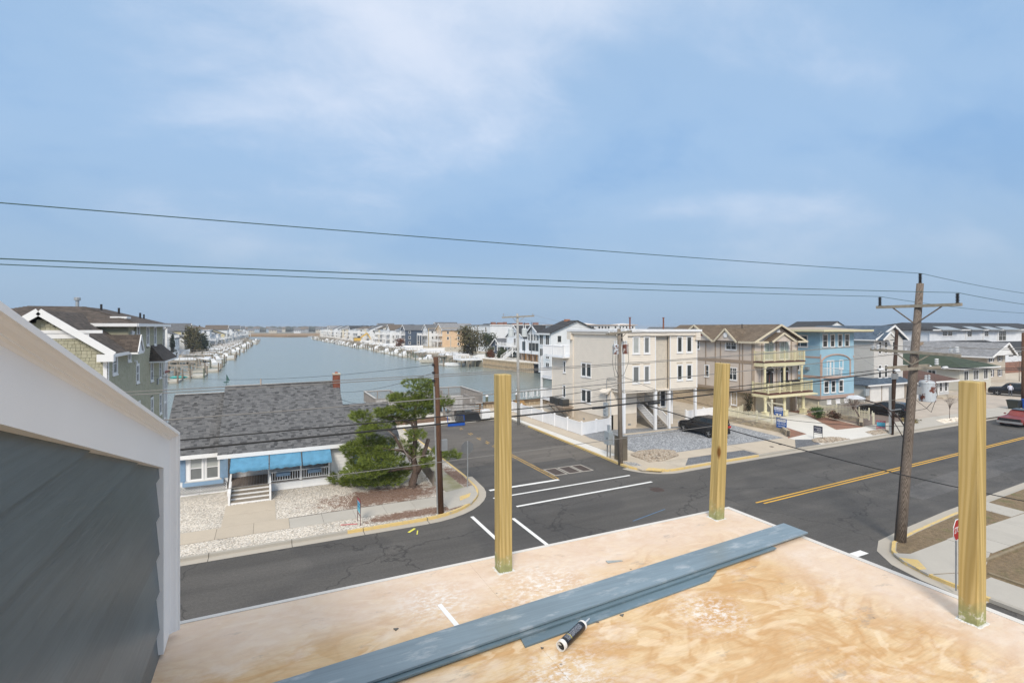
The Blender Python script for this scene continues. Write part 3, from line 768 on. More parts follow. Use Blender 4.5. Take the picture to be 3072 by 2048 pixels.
# ------------------------------------------------------------------ painted markings
def paint(name, quads, mat):
    mb = MB()
    for q in quads: mb.add([(x, y, .005) for x, y in q], [(0, 1, 2, 3)])
    return struct(name, mb, mat)
def bar(x0, y0, x1, y1): return [(x0, y0), (x1, y0), (x1, y1), (x0, y1)]
paint('crosswalk_line', [bar(9.32, 13.8, 9.5, 24.42)], RWHT); paint('crosswalk_line', [bar(11.1, 13.8, 11.28, 23.3)], RWHT)
paint('crosswalk_line', [[(11.5, 26.42), (21.3, 26.72), (21.3, 26.88), (11.5, 26.58)]], RWHT)
paint('crosswalk_line', [[(12.1, 24.66), (21.65, 25.0), (21.65, 25.18), (12.1, 24.84)]], RWHT)
paint('stop_line', [[(11.85, 27.75), (16.65, 27.85), (16.65, 28.1), (11.85, 28.0)]], RWHT)
paint('stop_line', [bar(17.2, 13.15, 23.1, 13.5)], RWHT)
def slope_bar(x0, y0, x1, y1, w):
    t = Vector((x1 - x0, y1 - y0)).normalized(); n = Vector((-t.y, t.x)) * w / 2
    return [(x0 - n.x, y0 - n.y), (x1 - n.x, y1 - n.y), (x1 + n.x, y1 + n.y), (x0 + n.x, y0 + n.y)]
paint('centre_line', [slope_bar(24.2, 19.62, 60, 21.25, .11), slope_bar(60, 21.25, 400, 29.5, .11)], RYEL)
paint('centre_line', [slope_bar(24.5, 19.36, 60, 21.0, .11), slope_bar(60, 21.0, 400, 29.25, .11)], RYEL)
for dx in (0, .24):
    q = []; y = 28.12
    while y < 47:
        l = random.uniform(.8, 2.2) if y < 35 else random.uniform(.25, .9); q.append(bar(16.45 + dx, y, 16.53 + dx, y + l)); y += l + random.uniform(.02, .12) + (max(0, y - 34) * .2)
    paint('worn_centre_line', q, RYELW)
BLUEP = M('utility_paint', (.10, .25, .45), .8, .4, 30)
paint('utility_mark', [slope_bar(4.3, 19.4, 5.4, 19.75, .03)], BLUEP); paint('utility_mark', [slope_bar(16.4, 20.4, 19.0, 21.0, .035)], BLUEP)
paint('spray_mark', [slope_bar(6.0, 23.8, 6.4, 24.15, .12), slope_bar(6.3, 23.4, 6.45, 23.85, .05)], M('spray_yellow', (.75, .70, .10), .8, .2, 40))

# ------------------------------------------------------------------ iron in the road
IRON = M('rusty_iron', (.075, .052, .045), .7, .35, 20, .4, 60)
def grate(x, y, w, d, label):
    t = thing('drain_grate', label, 'drain', (x, y, 0), 'storm drain grates in the side street')
    f = MB()
    for q in ((0, 0, w, .09), (0, d - .09, w, d), (0, .09, .09, d - .09), (w - .09, .09, w, d - .09)): f.box(x + q[0], y + q[1], -.1, x + q[2], y + q[3], .012)
    f.build('frame', KERB, t)
    b = MB(); b.box(x + .09, y + .09, -.1, x + w - .09, y + d - .09, -.03)
    n = 9
    for i in range(n): u = x + .09 + (w - .18) * (i + .5) / n; b.box(u - .022, y + .09, -.03, u + .022, y + d - .09, .008)
    for i in range(11): v = y + .09 + (d - .18) * (i + .5) / 11; b.box(x + .09, v - .02, -.03, x + w - .09, v + .02, .006)
    b.build('grille', IRON, t)
for x, lb in ((16.85, 'rusty square drain grate beside the yellow centre line of the side street'), (17.95, 'middle one of three rusty drain grates in the side street'), (19.0, 'rusty drain grate of the row of three, farthest from the centre line')):
    grate(x, 28.8, .98 if x < 18.9 else .86, 1.6, lb)
def disc(name, x, y, z, r, label, cat):
    m = MB().lathe((x, y, z), [(r, -.05), (r, .008), (r * .92, .012), (r * .9, .007)], 24)
    for k in range(-4, 5): m.box(x + k * r * .18 - .01, y - r * .75, z, x + k * r * .18 + .01, y + r * .75, z + .013)
    return m.build(name, IRON, None, label, cat)
disc('manhole_cover', 20.87, 23.74, 0, .42, 'round rusty manhole cover in the asphalt of the crossing', 'manhole cover')
disc('water_cover', 36.2, 27.9, .137, .16, 'small round rusty cover in the tan pavement by the grey gravel lot', 'manhole cover')
disc('water_cover', 37.5, 28.1, .137, .15, 'small round rusty cover in the tan pavement, nearer the stone wall', 'manhole cover')

# ------------------------------------------------------------------ pavements made of slabs
def slabs(parent, x0, y0, x1, y1, n, mat, axis='x', z=.137, gap=.014):
    me = SLAB.setdefault(mat.name, MB().box(0, 0, -.1, 1, 1, 0).mesh('paving_slab', mat))
    for i in range(n):
        a, b = i / n, (i + 1) / n
        if axis == 'x': q = (x0 + (x1 - x0) * a, y0, x0 + (x1 - x0) * b - gap, y1)
        else: q = (x0, y0 + (y1 - y0) * a, x1, y0 + (y1 - y0) * b - gap)
        put('paving_slab', me, parent, (q[0], q[1], z + random.uniform(-.004, .004)), (0, 0, 0), (q[2] - q[0], q[3] - q[1], 1))
SLAB = {}
def pavement(name, x0, y0, x1, y1): return struct(name, MB().box(x0, y0, .05, x1, y1, .124), JOINT)
p = pavement('pavement', -30, 26.42, 8.5, 27.85); slabs(p, -30, 26.42, 1.0, 27.85, 20, CONC3); slabs(p, 1.0, 26.36, 8.6, 27.75, 5, CONC)
p = pavement('path', -1.95, 27.87, .42, 31.1); slabs(p, -1.95, 27.87, .42, 31.1, 2, CONC3, 'y')
p = struct('pavement', MB().prism([(8.6, 25.6), (10.0, 26.0), (10.85, 27.2), (11.15, 28.8), (9.3, 28.3), (8.62, 27.7)], .06, .139), CONC)
MB().prism([(9.55, 26.55), (10.25, 26.95), (10.55, 27.55), (9.75, 27.2)], .1, .146).build('yellow_ramp_pad', KYEL, p)
p = pavement('pavement', 9.35, 28.4, 10.55, 47.6); slabs(p, 9.35, 28.4, 10.55, 47.6, 12, MOSS, 'y')
# across the side street
p = struct('pavement', MB().prism([(22.55, 27.1), (23.2, 26.75), (25.2, 26.65), (25.0, 28.3), (24.4, 29.2), (24.2, 31), (22.65, 31), (22.5, 29)], .06, .137), CONC3)
MB().prism([(22.75, 27.0), (23.5, 26.35), (24.1, 26.62), (23.3, 27.3)], .1, .145).build('yellow_ramp_pad', KYEL, p)
p = pavement('pavement', 23.55, 31, 24.95, 52); slabs(p, 23.55, 31, 24.95, 52, 13, CONC3, 'y')
struct('verge', MB().prism([(22.5, 31.1), (23.5, 31.1), (23.5, 52), (23.05, 52), (22.68, 36.4)], .06, .128), CONC2)
p = pavement('pavement', 25.3, 28.15, 33.5, 29.75); slabs(p, 25.3, 28.15, 33.5, 29.75, 5, CONC3)
p = pavement('pavement', 33.55, 26.75, 40.2, 29.45); slabs(p, 33.55, 26.75, 40.2, 29.45, 4, CONC3)
struct('gravel_lot', MB().prism([(25.4, 29.8), (40.1, 29.75), (40.9, 36.4), (25.6, 39.6), (25.05, 37.0)], .05, .132), GREYGRAVEL)
struct('gravel_strip', MB().prism([(26.0, 26.72), (33.3, 26.75), (33.3, 28.1), (27.6, 28.1)], .05, .130), DARKGRAVEL)
struct('gravel_strip', MB().prism([(37.5, 26.78), (40.6, 26.78), (41.6, 28.2), (40.25, 28.8)], .142, .147), DARKGRAVEL)
struct('gravel_edging', MB().box(28.2, 36.45, .05, 46.0, 36.85, .16), CONC3)
# driveways
PAVER = M('red_pavers', (.30, .155, .105), .85, .12, .8)
def mat_pavers():
    m, nt, b = newmat('clay_pavers'); k = NB(nt)
    br = k.n('ShaderNodeTexBrick'); k.l(k.pos(), br.inputs['Vector']); br.inputs['Scale'].default_value = 1; br.inputs['Brick Width'].default_value = .21; br.inputs['Row Height'].default_value = .105
    br.inputs['Mortar Size'].default_value = .008; br.inputs['Color1'].default_value = (.33, .16, .10, 1); br.inputs['Color2'].default_value = (.25, .13, .095, 1); br.inputs['Mortar'].default_value = (.16, .11, .08, 1)
    k.l(k.mix(1.0, br.outputs[0], k.ramp(k.noise(k.pos(), .9, 5), (.3, .8), (.7, 1.15)), 'MULTIPLY'), b.inputs['Base Color']); b.inputs['Roughness'].default_value = .85
    return m
PAVERS = mat_pavers()
d = struct('driveway', MB().prism([(40.25, 26.75), (50.6, 26.95), (51.6, 29.6), (47.7, 29.9), (47.6, 30.1), (53.0, 36.8), (53, 39), (46.3, 39), (46.3, 37.6), (43.4, 29.9), (40.3, 29.4)], .05, .139), CONC2)
struct('paver_strip', MB().prism([(40.3, 29.45), (43.3, 29.85), (46.3, 37.4), (44.6, 38.8), (42.6, 31.4)], .05, .1385), PAVERS)
struct('paver_strip', MB().prism([(47.75, 30.0), (51.3, 29.75), (53.9, 36.2), (56.5, 37.5), (56.5, 39), (53.05, 39), (53.05, 36.75)], .05, .1385), PAVERS)
p = pavement('pavement', 51.7, 27.0, 74, 29.9); slabs(p, 51.7, 27.0, 74, 29.9, 7, CONC)
struct('driveway', MB().prism([(51.8, 29.95), (58.5, 29.95), (66, 34.0), (68, 38.6), (62, 40.5), (56.7, 37.3), (54.1, 36.0)], .05, .1382), M('brown_asphalt', (.19, .15, .13), .9, .15, 1.2, .3, 60))
struct('driveway', MB().prism([(58.7, 29.95), (82, 30.05), (96, 33), (100, 40), (68.2, 40), (66.2, 34.0)], .05, .137), M('tan_concrete', (.46, .40, .34), .9, .1, .5, .2, 60, dirt=.2))
p = pavement('pavement', 74.1, 27.3, 130, 30.0); slabs(p, 74.1, 27.4, 130, 30.0, 14, CONC)
# stone beds by the kerb: mounds of river stones
def stone_bed(poly, n, label, h=.14, zb=.15, size=(.05, .11), mat=RIVER):
    xs = [q[0] for q in poly]; ys = [q[1] for q in poly]; mb = MB(); c = 0
    def inside(x, y):
        r_ = False; j = len(poly) - 1
        for i in range(len(poly)):
            (xi, yi), (xj, yj) = poly[i], poly[j]
            if (yi > y) != (yj > y) and x < (xj - xi) * (y - yi) / (yj - yi) + xi: r_ = not r_
            j = i
        return r_
    cx, cy = sum(xs) / len(xs), sum(ys) / len(ys)
    while c < n:
        x, y = random.uniform(min(xs), max(xs)), random.uniform(min(ys), max(ys))
        if not inside(x, y): continue
        c += 1; s = random.uniform(*size); dd = math.hypot((x - cx) / (max(xs) - cx + .01), (y - cy) / (max(ys) - cy + .01))
        z = zb + max(0, 1 - dd) * h; a = random.uniform(0, 3.14); ca, sa = math.cos(a), math.sin(a); e = random.uniform(.6, 1)
        V = [(0, 0, .55), (1, 0, .05), (.3, .9 * e, 0), (-.8, .6 * e, .05), (-.8, -.6 * e, 0), (.3, -.9 * e, .06), (0, 0, -.5)]
        mb.add([(x + s * (p_ * ca - q * sa), y + s * (p_ * sa + q * ca), z + s * w_) for p_, q, w_ in V],
               [(0, 1, 2), (0, 2, 3), (0, 3, 4), (0, 4, 5), (0, 5, 1), (6, 2, 1), (6, 3, 2), (6, 4, 3), (6, 5, 4), (6, 1, 5)])
    if h: mb.prism(poly, zb - .1, zb + .005)
    return mb.build('stone_bed', mat, None, label, 'stones', kind='stuff')
stone_bed([(24.3, 28.4), (25.6, 28.3), (27.4, 28.9), (28.3, 30.2), (27.2, 31.2), (25.6, 31.3), (24.4, 30.6)], 1500, 'mound of tan river stones on the grey gravel lot by the pole')
stone_bed([(41.1, 26.85), (44.6, 26.9), (44.2, 27.6), (42.9, 28.25), (41.5, 28.2), (40.75, 27.5)], 420, 'bed of large brown stones under the black rental sign', size=(.08, .17))
stone_bed([(48.2, 27.05), (51.2, 27.05), (51.6, 27.7), (50.2, 28.2), (48.9, 28.1)], 420, 'bed of broken stones around the dark pole', size=(.06, .14))
stone_bed([(60.3, 27.3), (65.6, 27.35), (65.5, 28.6), (61.6, 28.6)], 500, 'pale stone bed under the bare young tree', size=(.06, .13), mat=mat_pieces('pale_stone', [(.6, .52, .42), (.75, .68, .58), (.8, .75, .68)], .8))
stone_bed([(76.3, 27.45), (83, 27.5), (82, 28.8), (77.2, 28.8)], 350, 'pale stone bed at the kerb in front of the blue bin', size=(.06, .13), mat=MATS['pale_stone'])
stone_bed([(22.55, 28.1), (23.2, 27.9), (23.3, 28.7), (22.6, 29.3)], 160, 'little patch of grey stones at the foot of the pole', h=.02, size=(.02, .05), mat=mat_pieces('grey_chip', [(.12, .12, .13), (.3, .3, .3), (.5, .49, .47)], .8))
GCH = mat_pieces('gravel_chip', [(.15, .16, .17), (.34, .36, .39), (.5, .52, .55), (.25, .26, .29)], .85)
stone_bed([(25.6, 29.9), (40.0, 29.9), (40.8, 36.3), (26.2, 36.3)], 6500, 'loose grey gravel stones of the parking lot', 0, .128, (.03, .065), GCH)
SCH = mat_pieces('shell_chip', [(.42, .36, .29), (.74, .68, .6), (.6, .53, .44), (.82, .78, .71)], .8)
stone_bed([(-5, 28.0), (-2.1, 28.0), (-2.1, 31.5), (-1.9, 33.6), (-5, 33.6)], 2200, 'loose white shells in the yard left of the cottage steps', 0, .115, (.016, .036), SCH)
stone_bed([(.5, 28.0), (3.8, 28.0), (4.6, 30.4), (4.2, 32.6), (.5, 32.6)], 2600, 'loose white shells in the yard between the cottage steps and the pine', 0, .115, (.016, .036), SCH)
stone_bed([(-5, 25.1), (4.6, 25.1), (4.6, 26.3), (-5, 26.35)], 2400, 'loose white shells on the verge along the cottage kerb', 0, .115, (.016, .036), SCH)
# near right corner: pavements and lawns
p = pavement('pavement', 27.5, 10.75, 60, 12.35); 
struct('pavement', MB().prism([(23.3, 11.9), (23.75, 12.55), (24.3, 12.2), (27.45, 12.3), (27.45, 10.8), (25.2, 10.1), (22.95, 10.9)], .06, .137), CONC)
slabs(p, 27.5, 10.75, 60, 12.35, 20, CONC)
p = pavement('pavement', 22.95, -20, 24.8, 9.75); slabs(p, 22.95, -20, 24.8, 9.75, 16, CONC, 'y')
p = struct('pavement', MB().prism([(22.98, 9.95), (24.8, 9.95), (25.2, 10.05), (23.0, 10.8)], .06, .138), CONC)
MB().prism([(23.05, 11.25), (23.35, 11.15), (23.95, 11.75), (23.5, 12.2)], .1, .145).build('yellow_ramp_pad', KYEL, p)
struct('lawn_edging', MB().box(25.0, -20, .05, 25.12, 9.9, .19), M('old_timber', (.25, .20, .13), .9, .2, 3))
struct('lawn_edging', MB().box(25.2, 10.45, .05, 40, 10.57, .19), MATS['old_timber'])
struct('driveway_apron', MB().prism([(33.6, 12.4), (35.2, 12.4), (35.3, 14.1), (33.7, 13.98)], .06, .136), CONC)
# grass blades on the near lawns
gb = MB()
for i in range(9000):
    x, y = random.uniform(22.9, 44), random.uniform(2, 14.2)
    if not ((y > 12.4 and x > 24.6 and y < 13.2 + (x - 25) * .05) or (25.2 < x and y < 10.3) or (22.6 < x < 22.9)): continue
    a = random.uniform(0, 6.28); h = random.uniform(.03, .08); s = .008
    gb.add([(x - s * math.cos(a), y - s * math.sin(a), .115), (x + s * math.cos(a), y + s * math.sin(a), .115), (x + random.uniform(-.03, .03), y + random.uniform(-.03, .03), .115 + h)], [(0, 1, 2)])
gb.build('grass', M('dry_grass_blades', (.30, .235, .13), .9, .3, 2), None, 'short dry tan grass on the lawns by the stop sign', 'grass', kind='stuff')
# ------------------------------------------------------------------ the roof deck we stand on
PLY = mat_plywood()
NAVY = mat_fibre_board('navy_siding', (.092, .122, .138), rnd=.2)
T = thing('roof_deck', 'bare plywood roof deck with pale primer along its edges', 'deck', (0, 0, 8.0))
xs = [-.62, 1.24, 3.675]; ys = [-4.0, -2.78, -1.56, -.34, .88, 2.1, 3.27]
for j in range(len(ys) - 1):
    off = 0 if j % 2 else .0
    for i in range(2):
        MB().box(xs[i], ys[j], 7.972, xs[i + 1] - .0012, ys[j + 1] - .0012, 8.0 + (.0004 if (i + j) % 2 else 0)).build('plywood_sheet', PLY, T)
EDGE = M('edge_flashing', (.66, .63, .59), .6, .05, 5, dirt=.15)
MB().box(-.62, 3.27, 7.7, 3.72, 3.30, 8.003).build('edge_flashing', EDGE, T); MB().box(3.675, -4, 7.7, 3.72, 3.27, 8.003).build('edge_flashing', EDGE, T)
MB().box(-.62, -4, 7.72, 3.67, 3.265, 7.97).build('joists', M('joist_wood', (.5, .38, .22), .8), T)
hb = thing('house_below', 'lower storeys of the blue grey house under the roof deck', 'house', (0, 0, 0))
NAVYF = mat_stripe('navy_far', (.07, .10, .115), 'z', .18)
MB().box(-9, -9, .1, 3.6, 3.2, 7.7).build('wall', NAVYF, hb)
for x in (-.4, 1.6): MB().box(x, 3.16, 3.6, x + 1.0, 3.24, 5.2).build('window', GLASS, hb)

# gable wall beside the deck
gw = thing('gable_wall', 'dark blue grey siding gable with white rake trim at the deck', 'wall', (-.49, 0, 8.0))
zf = lambda y: 9.42 - .295 * (y - 1.28)
W = Wall(gw, -.49, -3.0, R(90), [(0, 7.99), (6.05, 7.99), (6.05, zf(3.05) + .10), (0, zf(-3) + .10)], NAVYF, .12)
W.siding(8.0 - .04, 10.7, .182, NAVY, .024, 0, 6.02)
prof = [[(-.49, 0), (-.45, 0), (-.45, .78), (-.49, .78)],
        [(-.49, .78), (-.449, .78), (-.445, .81), (-.438, .825), (-.439, .845), (-.434, .86), (-.424, .872), (-.419, .89), (-.416, .91), (-.408, .915), (-.408, 1.0), (-.49, 1.0)]]
def sweep(pr, which):
    mb = MB(); n = len(pr); A = []; B = []
    for x, a in pr:
        y = 2.97 + .20 * a; mit = (x, y, zf(y) + .19 * a)
        if which == 'rake': A.append((x, -3, zf(-3) + .19 * a)); B.append(mit)
        else: A.append(mit); B.append((x, y, 8.02 + (0 if a < .6 else .01)))
    mb.add(A + B, [tuple(range(n)), tuple(range(2 * n - 1, n - 1, -1))] + [(i, i + n, (i + 1) % n + n, (i + 1) % n) for i in range(n)])
    return mb
sweep(prof[0], 'rake').build('rake_board', NEARTRIM, gw); sweep(prof[1], 'rake').build('crown_moulding', NEARTRIM, gw)
sweep(prof[0], 'post').build('corner_board', NEARTRIM, gw); sweep(prof[1], 'post').build('corner_moulding', NEARTRIM, gw)
rs = MB().slab([(-.44, -3, zf(-3) + .186), (-.44, 3.15, zf(3.15) + .186), (-6, 3.15, zf(3.15) + .186), (-6, -3, zf(-3) + .186)], .012)
rs.build('roof', mat_shingle('near_shingle', (.07, .07, .075), (.11, .11, .115), (.03, .03, .03)), gw)
MB().box(-6, 2.9, 8.02, -.492, 3.1, zf(3.2) + .15).build('end_wall', NAVYF, gw)

# three timber posts
POSTM = mat_wood('treated_pine', (.58, .44, .195), (.47, .345, .13), (.17, .075, .018), 'z', 26, foot=(8.0, 8.15, (.25, .27, .13)))
def post(x, y, top, tilt, label, yaw=0):
    t = thing('timber_post', label, 'post', (x, y, 8.0), 'timber posts along the deck edge')
    h = .0445; b = .004; z1 = top - 8.0
    ring = lambda q, z: [(-q, -h + b, z), (-q, h - b, z), (-h + b, q, z), (h - b, q, z), (q, h - b, z), (q, -h + b, z), (h - b, -q, z), (-h + b, -q, z)]
    mb = MB(); R0 = ring(h, 0); R1 = ring(h, z1 - .004); R2 = [(p[0] * .94, p[1] * .94, z1) for p in R1]
    vs = R0 + R1 + R2; fs = []
    for k in range(2):
        for i in range(8): j = (i + 1) % 8; fs.append((k * 8 + j, k * 8 + i, k * 8 + 8 + i, k * 8 + 8 + j))
    fs += [tuple(range(23, 15, -1))]
    mb.add(vs, fs); s = put('shaft', mb.mesh('shaft', POSTM), t, (0, 0, .001), (tilt[0], tilt[1], yaw))
    cb = MB(); n = 28
    for i in range(n):
        a = i / n * 4; e = int(a); f = a - e; c = [(-1, -1), (1, -1), (1, 1), (-1, 1)]; p = Vector(c[e]).lerp(Vector(c[(e + 1) % 4]), f) * (h + .006)
        r = random.uniform(.006, .014); cb.sphere((p.x + random.uniform(-.004, .004), p.y, .0), r, 6, 4, .45)
    put('sealant_bead', cb.mesh('sealant_bead', M('sealant', (.66, .66, .64), .6, .15, 30)), t)
post(1.415, 3.09, 9.29, (0, R(-.3)), 'weathered timber post midway along the front edge of the plywood deck')
post(3.415, 3.155, 9.30, (R(1.0), R(2.0)), 'leaning timber post at the corner of the plywood deck')
post(3.475, 1.445, 9.305, (0, 0), 'thick looking timber post on the deck edge by the stop sign corner')

# loose siding planks
DUSTY = mat_fibre_board('dusty_plank', (.20, .262, .305), .55, 'x')
PLK = mat_fibre_board('plank_blue', (.125, .185, .225), .25, 'x')
def plank(name, pts, z0, t, mat, label):
    mb = MB(); n = len(pts)
    mb.add([(x, y, z0) for x, y in pts] + [(x, y, z0 + t) for x, y in pts], [tuple(range(n - 1, -1, -1)), tuple(range(n, 2 * n))] + [(i, (i + 1) % n, (i + 1) % n + n, i + n) for i in range(n)])
    return mb.build(name, mat, None, label, 'plank', 'siding planks lying on the deck')
def strip(x0, x1, yn0, yn1, w, bow=0, seg=8):
    near = []; farr = []
    for i in range(seg + 1):
        t = i / seg; y = yn0 + (yn1 - yn0) * t - bow * 4 * t * (1 - t); near.append((x0 + (x1 - x0) * t, y)); farr.append((x0 + (x1 - x0) * t, y + w))
    return near + farr[::-1]
plank('siding_plank', strip(-.02, 3.30, 2.262, 2.505, .20), 8.0115, .0095, PLK, 'blue grey siding plank half hidden under the long dusty plank')
plank('siding_plank', strip(-.06, 3.735, 2.285, 2.565, .205), 8.0255, .0105, DUSTY, 'long dusty blue grey siding plank on top of the pile')
plank('siding_plank', [(1.165, 2.285), (2.52, 2.385), (2.66, 2.455), (2.62, 2.50), (1.18, 2.392)], 8.0006, .0088, PLK, 'short siding offcut with a slanted end lying beneath the other planks')
# sealant tube
tb = thing('sealant_tube', 'black and white sealant cartridge lying beside the planks', 'cartridge', (1.32, 2.19, 8.0262), rz=math.atan2(.125, .235))
TUBE = MB().lathe((0, 0, 0), [(.0235, .0), (.0245, .004), (.0245, .205), (.0235, .21)], 28, 'x')
def mat_label():
    m, nt, b = newmat('tube_label'); k = NB(nt)
    tc = k.n('ShaderNodeTexCoord'); s = k.n('ShaderNodeSeparateXYZ'); k.l(tc.outputs['Object'], s.inputs[0])
    ang = k.math('ARCTAN2', s.outputs[2], s.outputs[1])
    rows = k.ramp(k.math('FRACT', k.math('MULTIPLY', s.outputs[0], 210)), (.45, 0.0), (.5, 1.0))
    bits = k.ramp(k.noise(tc.outputs['Object'], 420, 2), (.47, 0.0), (.5, 1.0))
    zone = k.math('MULTIPLY', k.ramp(k.math('ABSOLUTE', k.math('SUBTRACT', ang, 1.9)), (.62, 1.0), (.63, 0.0)), k.ramp(k.math('MULTIPLY', k.math('ABSOLUTE', k.math('SUBTRACT', s.outputs[0], .105)), 10), (.72, 1.0), (.73, 0.0)))
    c = k.mix(k.math('MULTIPLY', k.math('MULTIPLY', rows, bits), zone), (.012, .012, .014), (.40, .43, .50))
    wh = k.math('MULTIPLY', k.ramp(k.math('ABSOLUTE', k.math('SUBTRACT', ang, .15)), (.42, 1.0), (.43, 0.0)), k.ramp(s.outputs[0], (.105, 1.0), (.107, 0.0)))
    c = k.mix(wh, c, (.7, .69, .66))
    ye = k.math('MULTIPLY', k.ramp(k.math('ABSOLUTE', k.math('SUBTRACT', s.outputs[0], .066)), (.0016, 1.0), (.002, 0.0)), k.ramp(k.math('ABSOLUTE', k.math('SUBTRACT', ang, 1.9)), (.75, 1.0), (.76, 0.0)))
    c = k.mix(ye, c, (.55, .47, .06))
    k.l(c, b.inputs['Base Color']); b.inputs['Roughness'].default_value = .3
    return m
TUBEW = M('tube_white', (.78, .77, .75), .4, .03, 8)
bd = put('barrel', TUBE.mesh('barrel', mat_label(), smooth=True), tb)
cp = MB()
n = 28                                                     # open rear collar with its hollow
for r0, x0, r1, x1 in ((.0255, -.012, .0255, .012), (.0255, .012, .0235, .013), (.0215, -.012, .0255, -.012), (.0215, .055, .0215, -.012)):
    vs = [(x0, r0 * math.cos(6.2832 * i / n), r0 * math.sin(6.2832 * i / n)) for i in range(n)] + [(x1, r1 * math.cos(6.2832 * i / n), r1 * math.sin(6.2832 * i / n)) for i in range(n)]
    cp.add(vs, [(i, (i + 1) % n, (i + 1) % n + n, i + n) for i in range(n)])
put('rear_collar', cp.mesh('rear_collar', TUBEW), tb)
put('plunger', MB().lathe((.0, 0, 0), [(.0214, .02), (.0214, .024)], 24, 'x').mesh('plunger', TUBEW), tb)
put('front_collar', MB().lathe((0, 0, 0), [(.0255, .203), (.0258, .215), (.021, .224), (.008, .232)], 28, 'x').mesh('front_collar', TUBEW, smooth=False), tb)
put('nozzle', MB().lathe((0, 0, 0), [(.008, .232), (.0065, .24), (.0035, .29), (.003, .292)], 14, 'x').mesh('nozzle', M('nozzle_grey', (.45, .50, .55), .35), smooth=True), tb)
bd.data.polygons[0].use_smooth = True
# offcuts
o = MB().add([(.887, 2.853, 8.0008), (.912, 2.857, 8.0008), (.935, 2.612, 8.0008), (.908, 2.61, 8.0008), (.887, 2.853, 8.0045), (.912, 2.857, 8.0045), (.935, 2.612, 8.0045), (.908, 2.61, 8.0045)], [(3, 2, 1, 0), (4, 5, 6, 7), (0, 1, 5, 4), (1, 2, 6, 5), (2, 3, 7, 6), (3, 0, 4, 7)][::1])
o.build('trim_strip', M('white_pvc', (.82, .83, .84), .4), None, 'thin white plastic trim strip lying on the plywood', 'strip')
o = MB().add([(2.09, 2.86, 8.001), (2.205, 2.845, 8.001), (2.20, 2.86, 8.001), (2.095, 2.895, 8.001), (2.09, 2.86, 8.0055), (2.205, 2.845, 8.003), (2.20, 2.86, 8.003), (2.095, 2.895, 8.0055)], [(3, 2, 1, 0), (4, 5, 6, 7), (0, 1, 5, 4), (1, 2, 6, 5), (2, 3, 7, 6), (3, 0, 4, 7)])
o.build('siding_chip', M('chip_grey', (.35, .38, .38), .6, .15, 40), None, 'small wedge shaped grey siding chip on the plywood', 'chip')
CHIP = M('dark_chip', (.13, .13, .12), .7)
for i, (x, y) in enumerate([(1.24, 2.245), (1.62, 2.315), (1.78, 2.31), (2.0, 2.36), (.62, 2.72)]):
    a = random.uniform(0, 3); q = MB(); s = random.uniform(.008, .016)
    q.prism([(x + s * math.cos(a + k * 2.09) * (1 + .6 * (k == 0)), y + s * math.sin(a + k * 2.09)) for k in range(3)], 8.0009, 8.006)
    q.build('scrap', CHIP, None, 'tiny dark scrap of siding beside the planks', 'scrap', 'scraps beside the planks')
# ------------------------------------------------------------------ white cottage with the blue awnings
SIDW = M('white_clapboard', (.78, .79, .80), .5, .03, 2, dirt=.08)
BLUESH = M('shutter_blue', (.215, .33, .47), .5, .06, 5)
SHG = mat_pieces('grey_shingle', [(.048, .049, .053), (.10, .102, .108), (.15, .152, .158), (.12, .122, .128), (.17, .172, .176), (.06, .061, .065)], .92, 60, .28)
ROOFU = M('roof_felt', (.06, .06, .065), .9)
C = thing('cottage', 'low white cottage with grey shingle roof and blue awnings', 'house', (1, 35, .12))
wf = Wall(C, -4.85, 34.0, 0, (2.8, 2.6, .12), SIDW)
wf.window(.95, .98, 1.55, 2.28, 'dh', .07, glass=SCREEN, up=BLIND); wf.window(1.75, .98, 2.35, 2.28, 'dh', .07, glass=SCREEN, up=BLIND)
wf.op.append((.2, .9, 2.8, 2.4)); wf.siding(.72, 2.55, .2, SIDW)
for u in (.33, 2.42):
    s = MB(); s.box(u, -.05, .93, u + .40, 0, 2.33)
    for i in range(13): s.box(u + .05, -.062, 1.0 + i * .1, u + .35, -.05, 1.05 + i * .1)
    wf.part(s, 'shutter', BLUESH)
wf.part(MB().box(.62, -.34, .70, 2.62, -.03, .92), 'flower_box', BLUESH); wf.part(MB().box(.72, -.3, .915, 2.52, -.07, .925), 'box_soil', CONC2)
def lattice(w, h, s=.15):
    mb = MB(); d = .018
    for k in (-1, 1):
        u = -h
        while u < w + h:
            a, b = (u, 0), (u + h, h)
            if k < 0: a, b = (u + h, 0), (u, h)
            # clip to 0..w
            def cl(p, q):
                t0, t1 = 0., 1.; dx = q[0] - p[0]
                for lim, sg in ((0, 1), (w, -1)):
                    n0 = sg * (p[0] - lim); n1 = sg * (q[0] - lim)
                    if n0 < 0 and n1 < 0: return None
                    if n0 < 0: t0 = max(t0, n0 / (n0 - n1))
                    elif n1 < 0: t1 = min(t1, n0 / (n0 - n1))
                return (p[0] + dx * t0, h * 0 + p[1] + (q[1] - p[1]) * t0), (p[0] + dx * t1, p[1] + (q[1] - p[1]) * t1)
            c = cl(a, b)
            if c and abs(c[0][0] - c[1][0]) > .02: mb.beam((c[0][0], k * .008, c[0][1]), (c[1][0], k * .008, c[1][1]), .014, .036, up=(0, 1, 0) if False else (0, 0, 1))
            u += s
    for q in ((0, -.03, -.02, w, .03, .03), (0, -.03, h - .03, w, .03, h + .02), (0, -.03, 0, .05, .03, h), (w - .05, -.03, 0, w, .03, h)): mb.box(*q)
    return mb
lat = lattice(1.36, .55)
for u in (.02, 1.42): put('lattice_panel', lat.mesh('lattice_panel', WHITE), C, wf.at(u, -.05, .14))
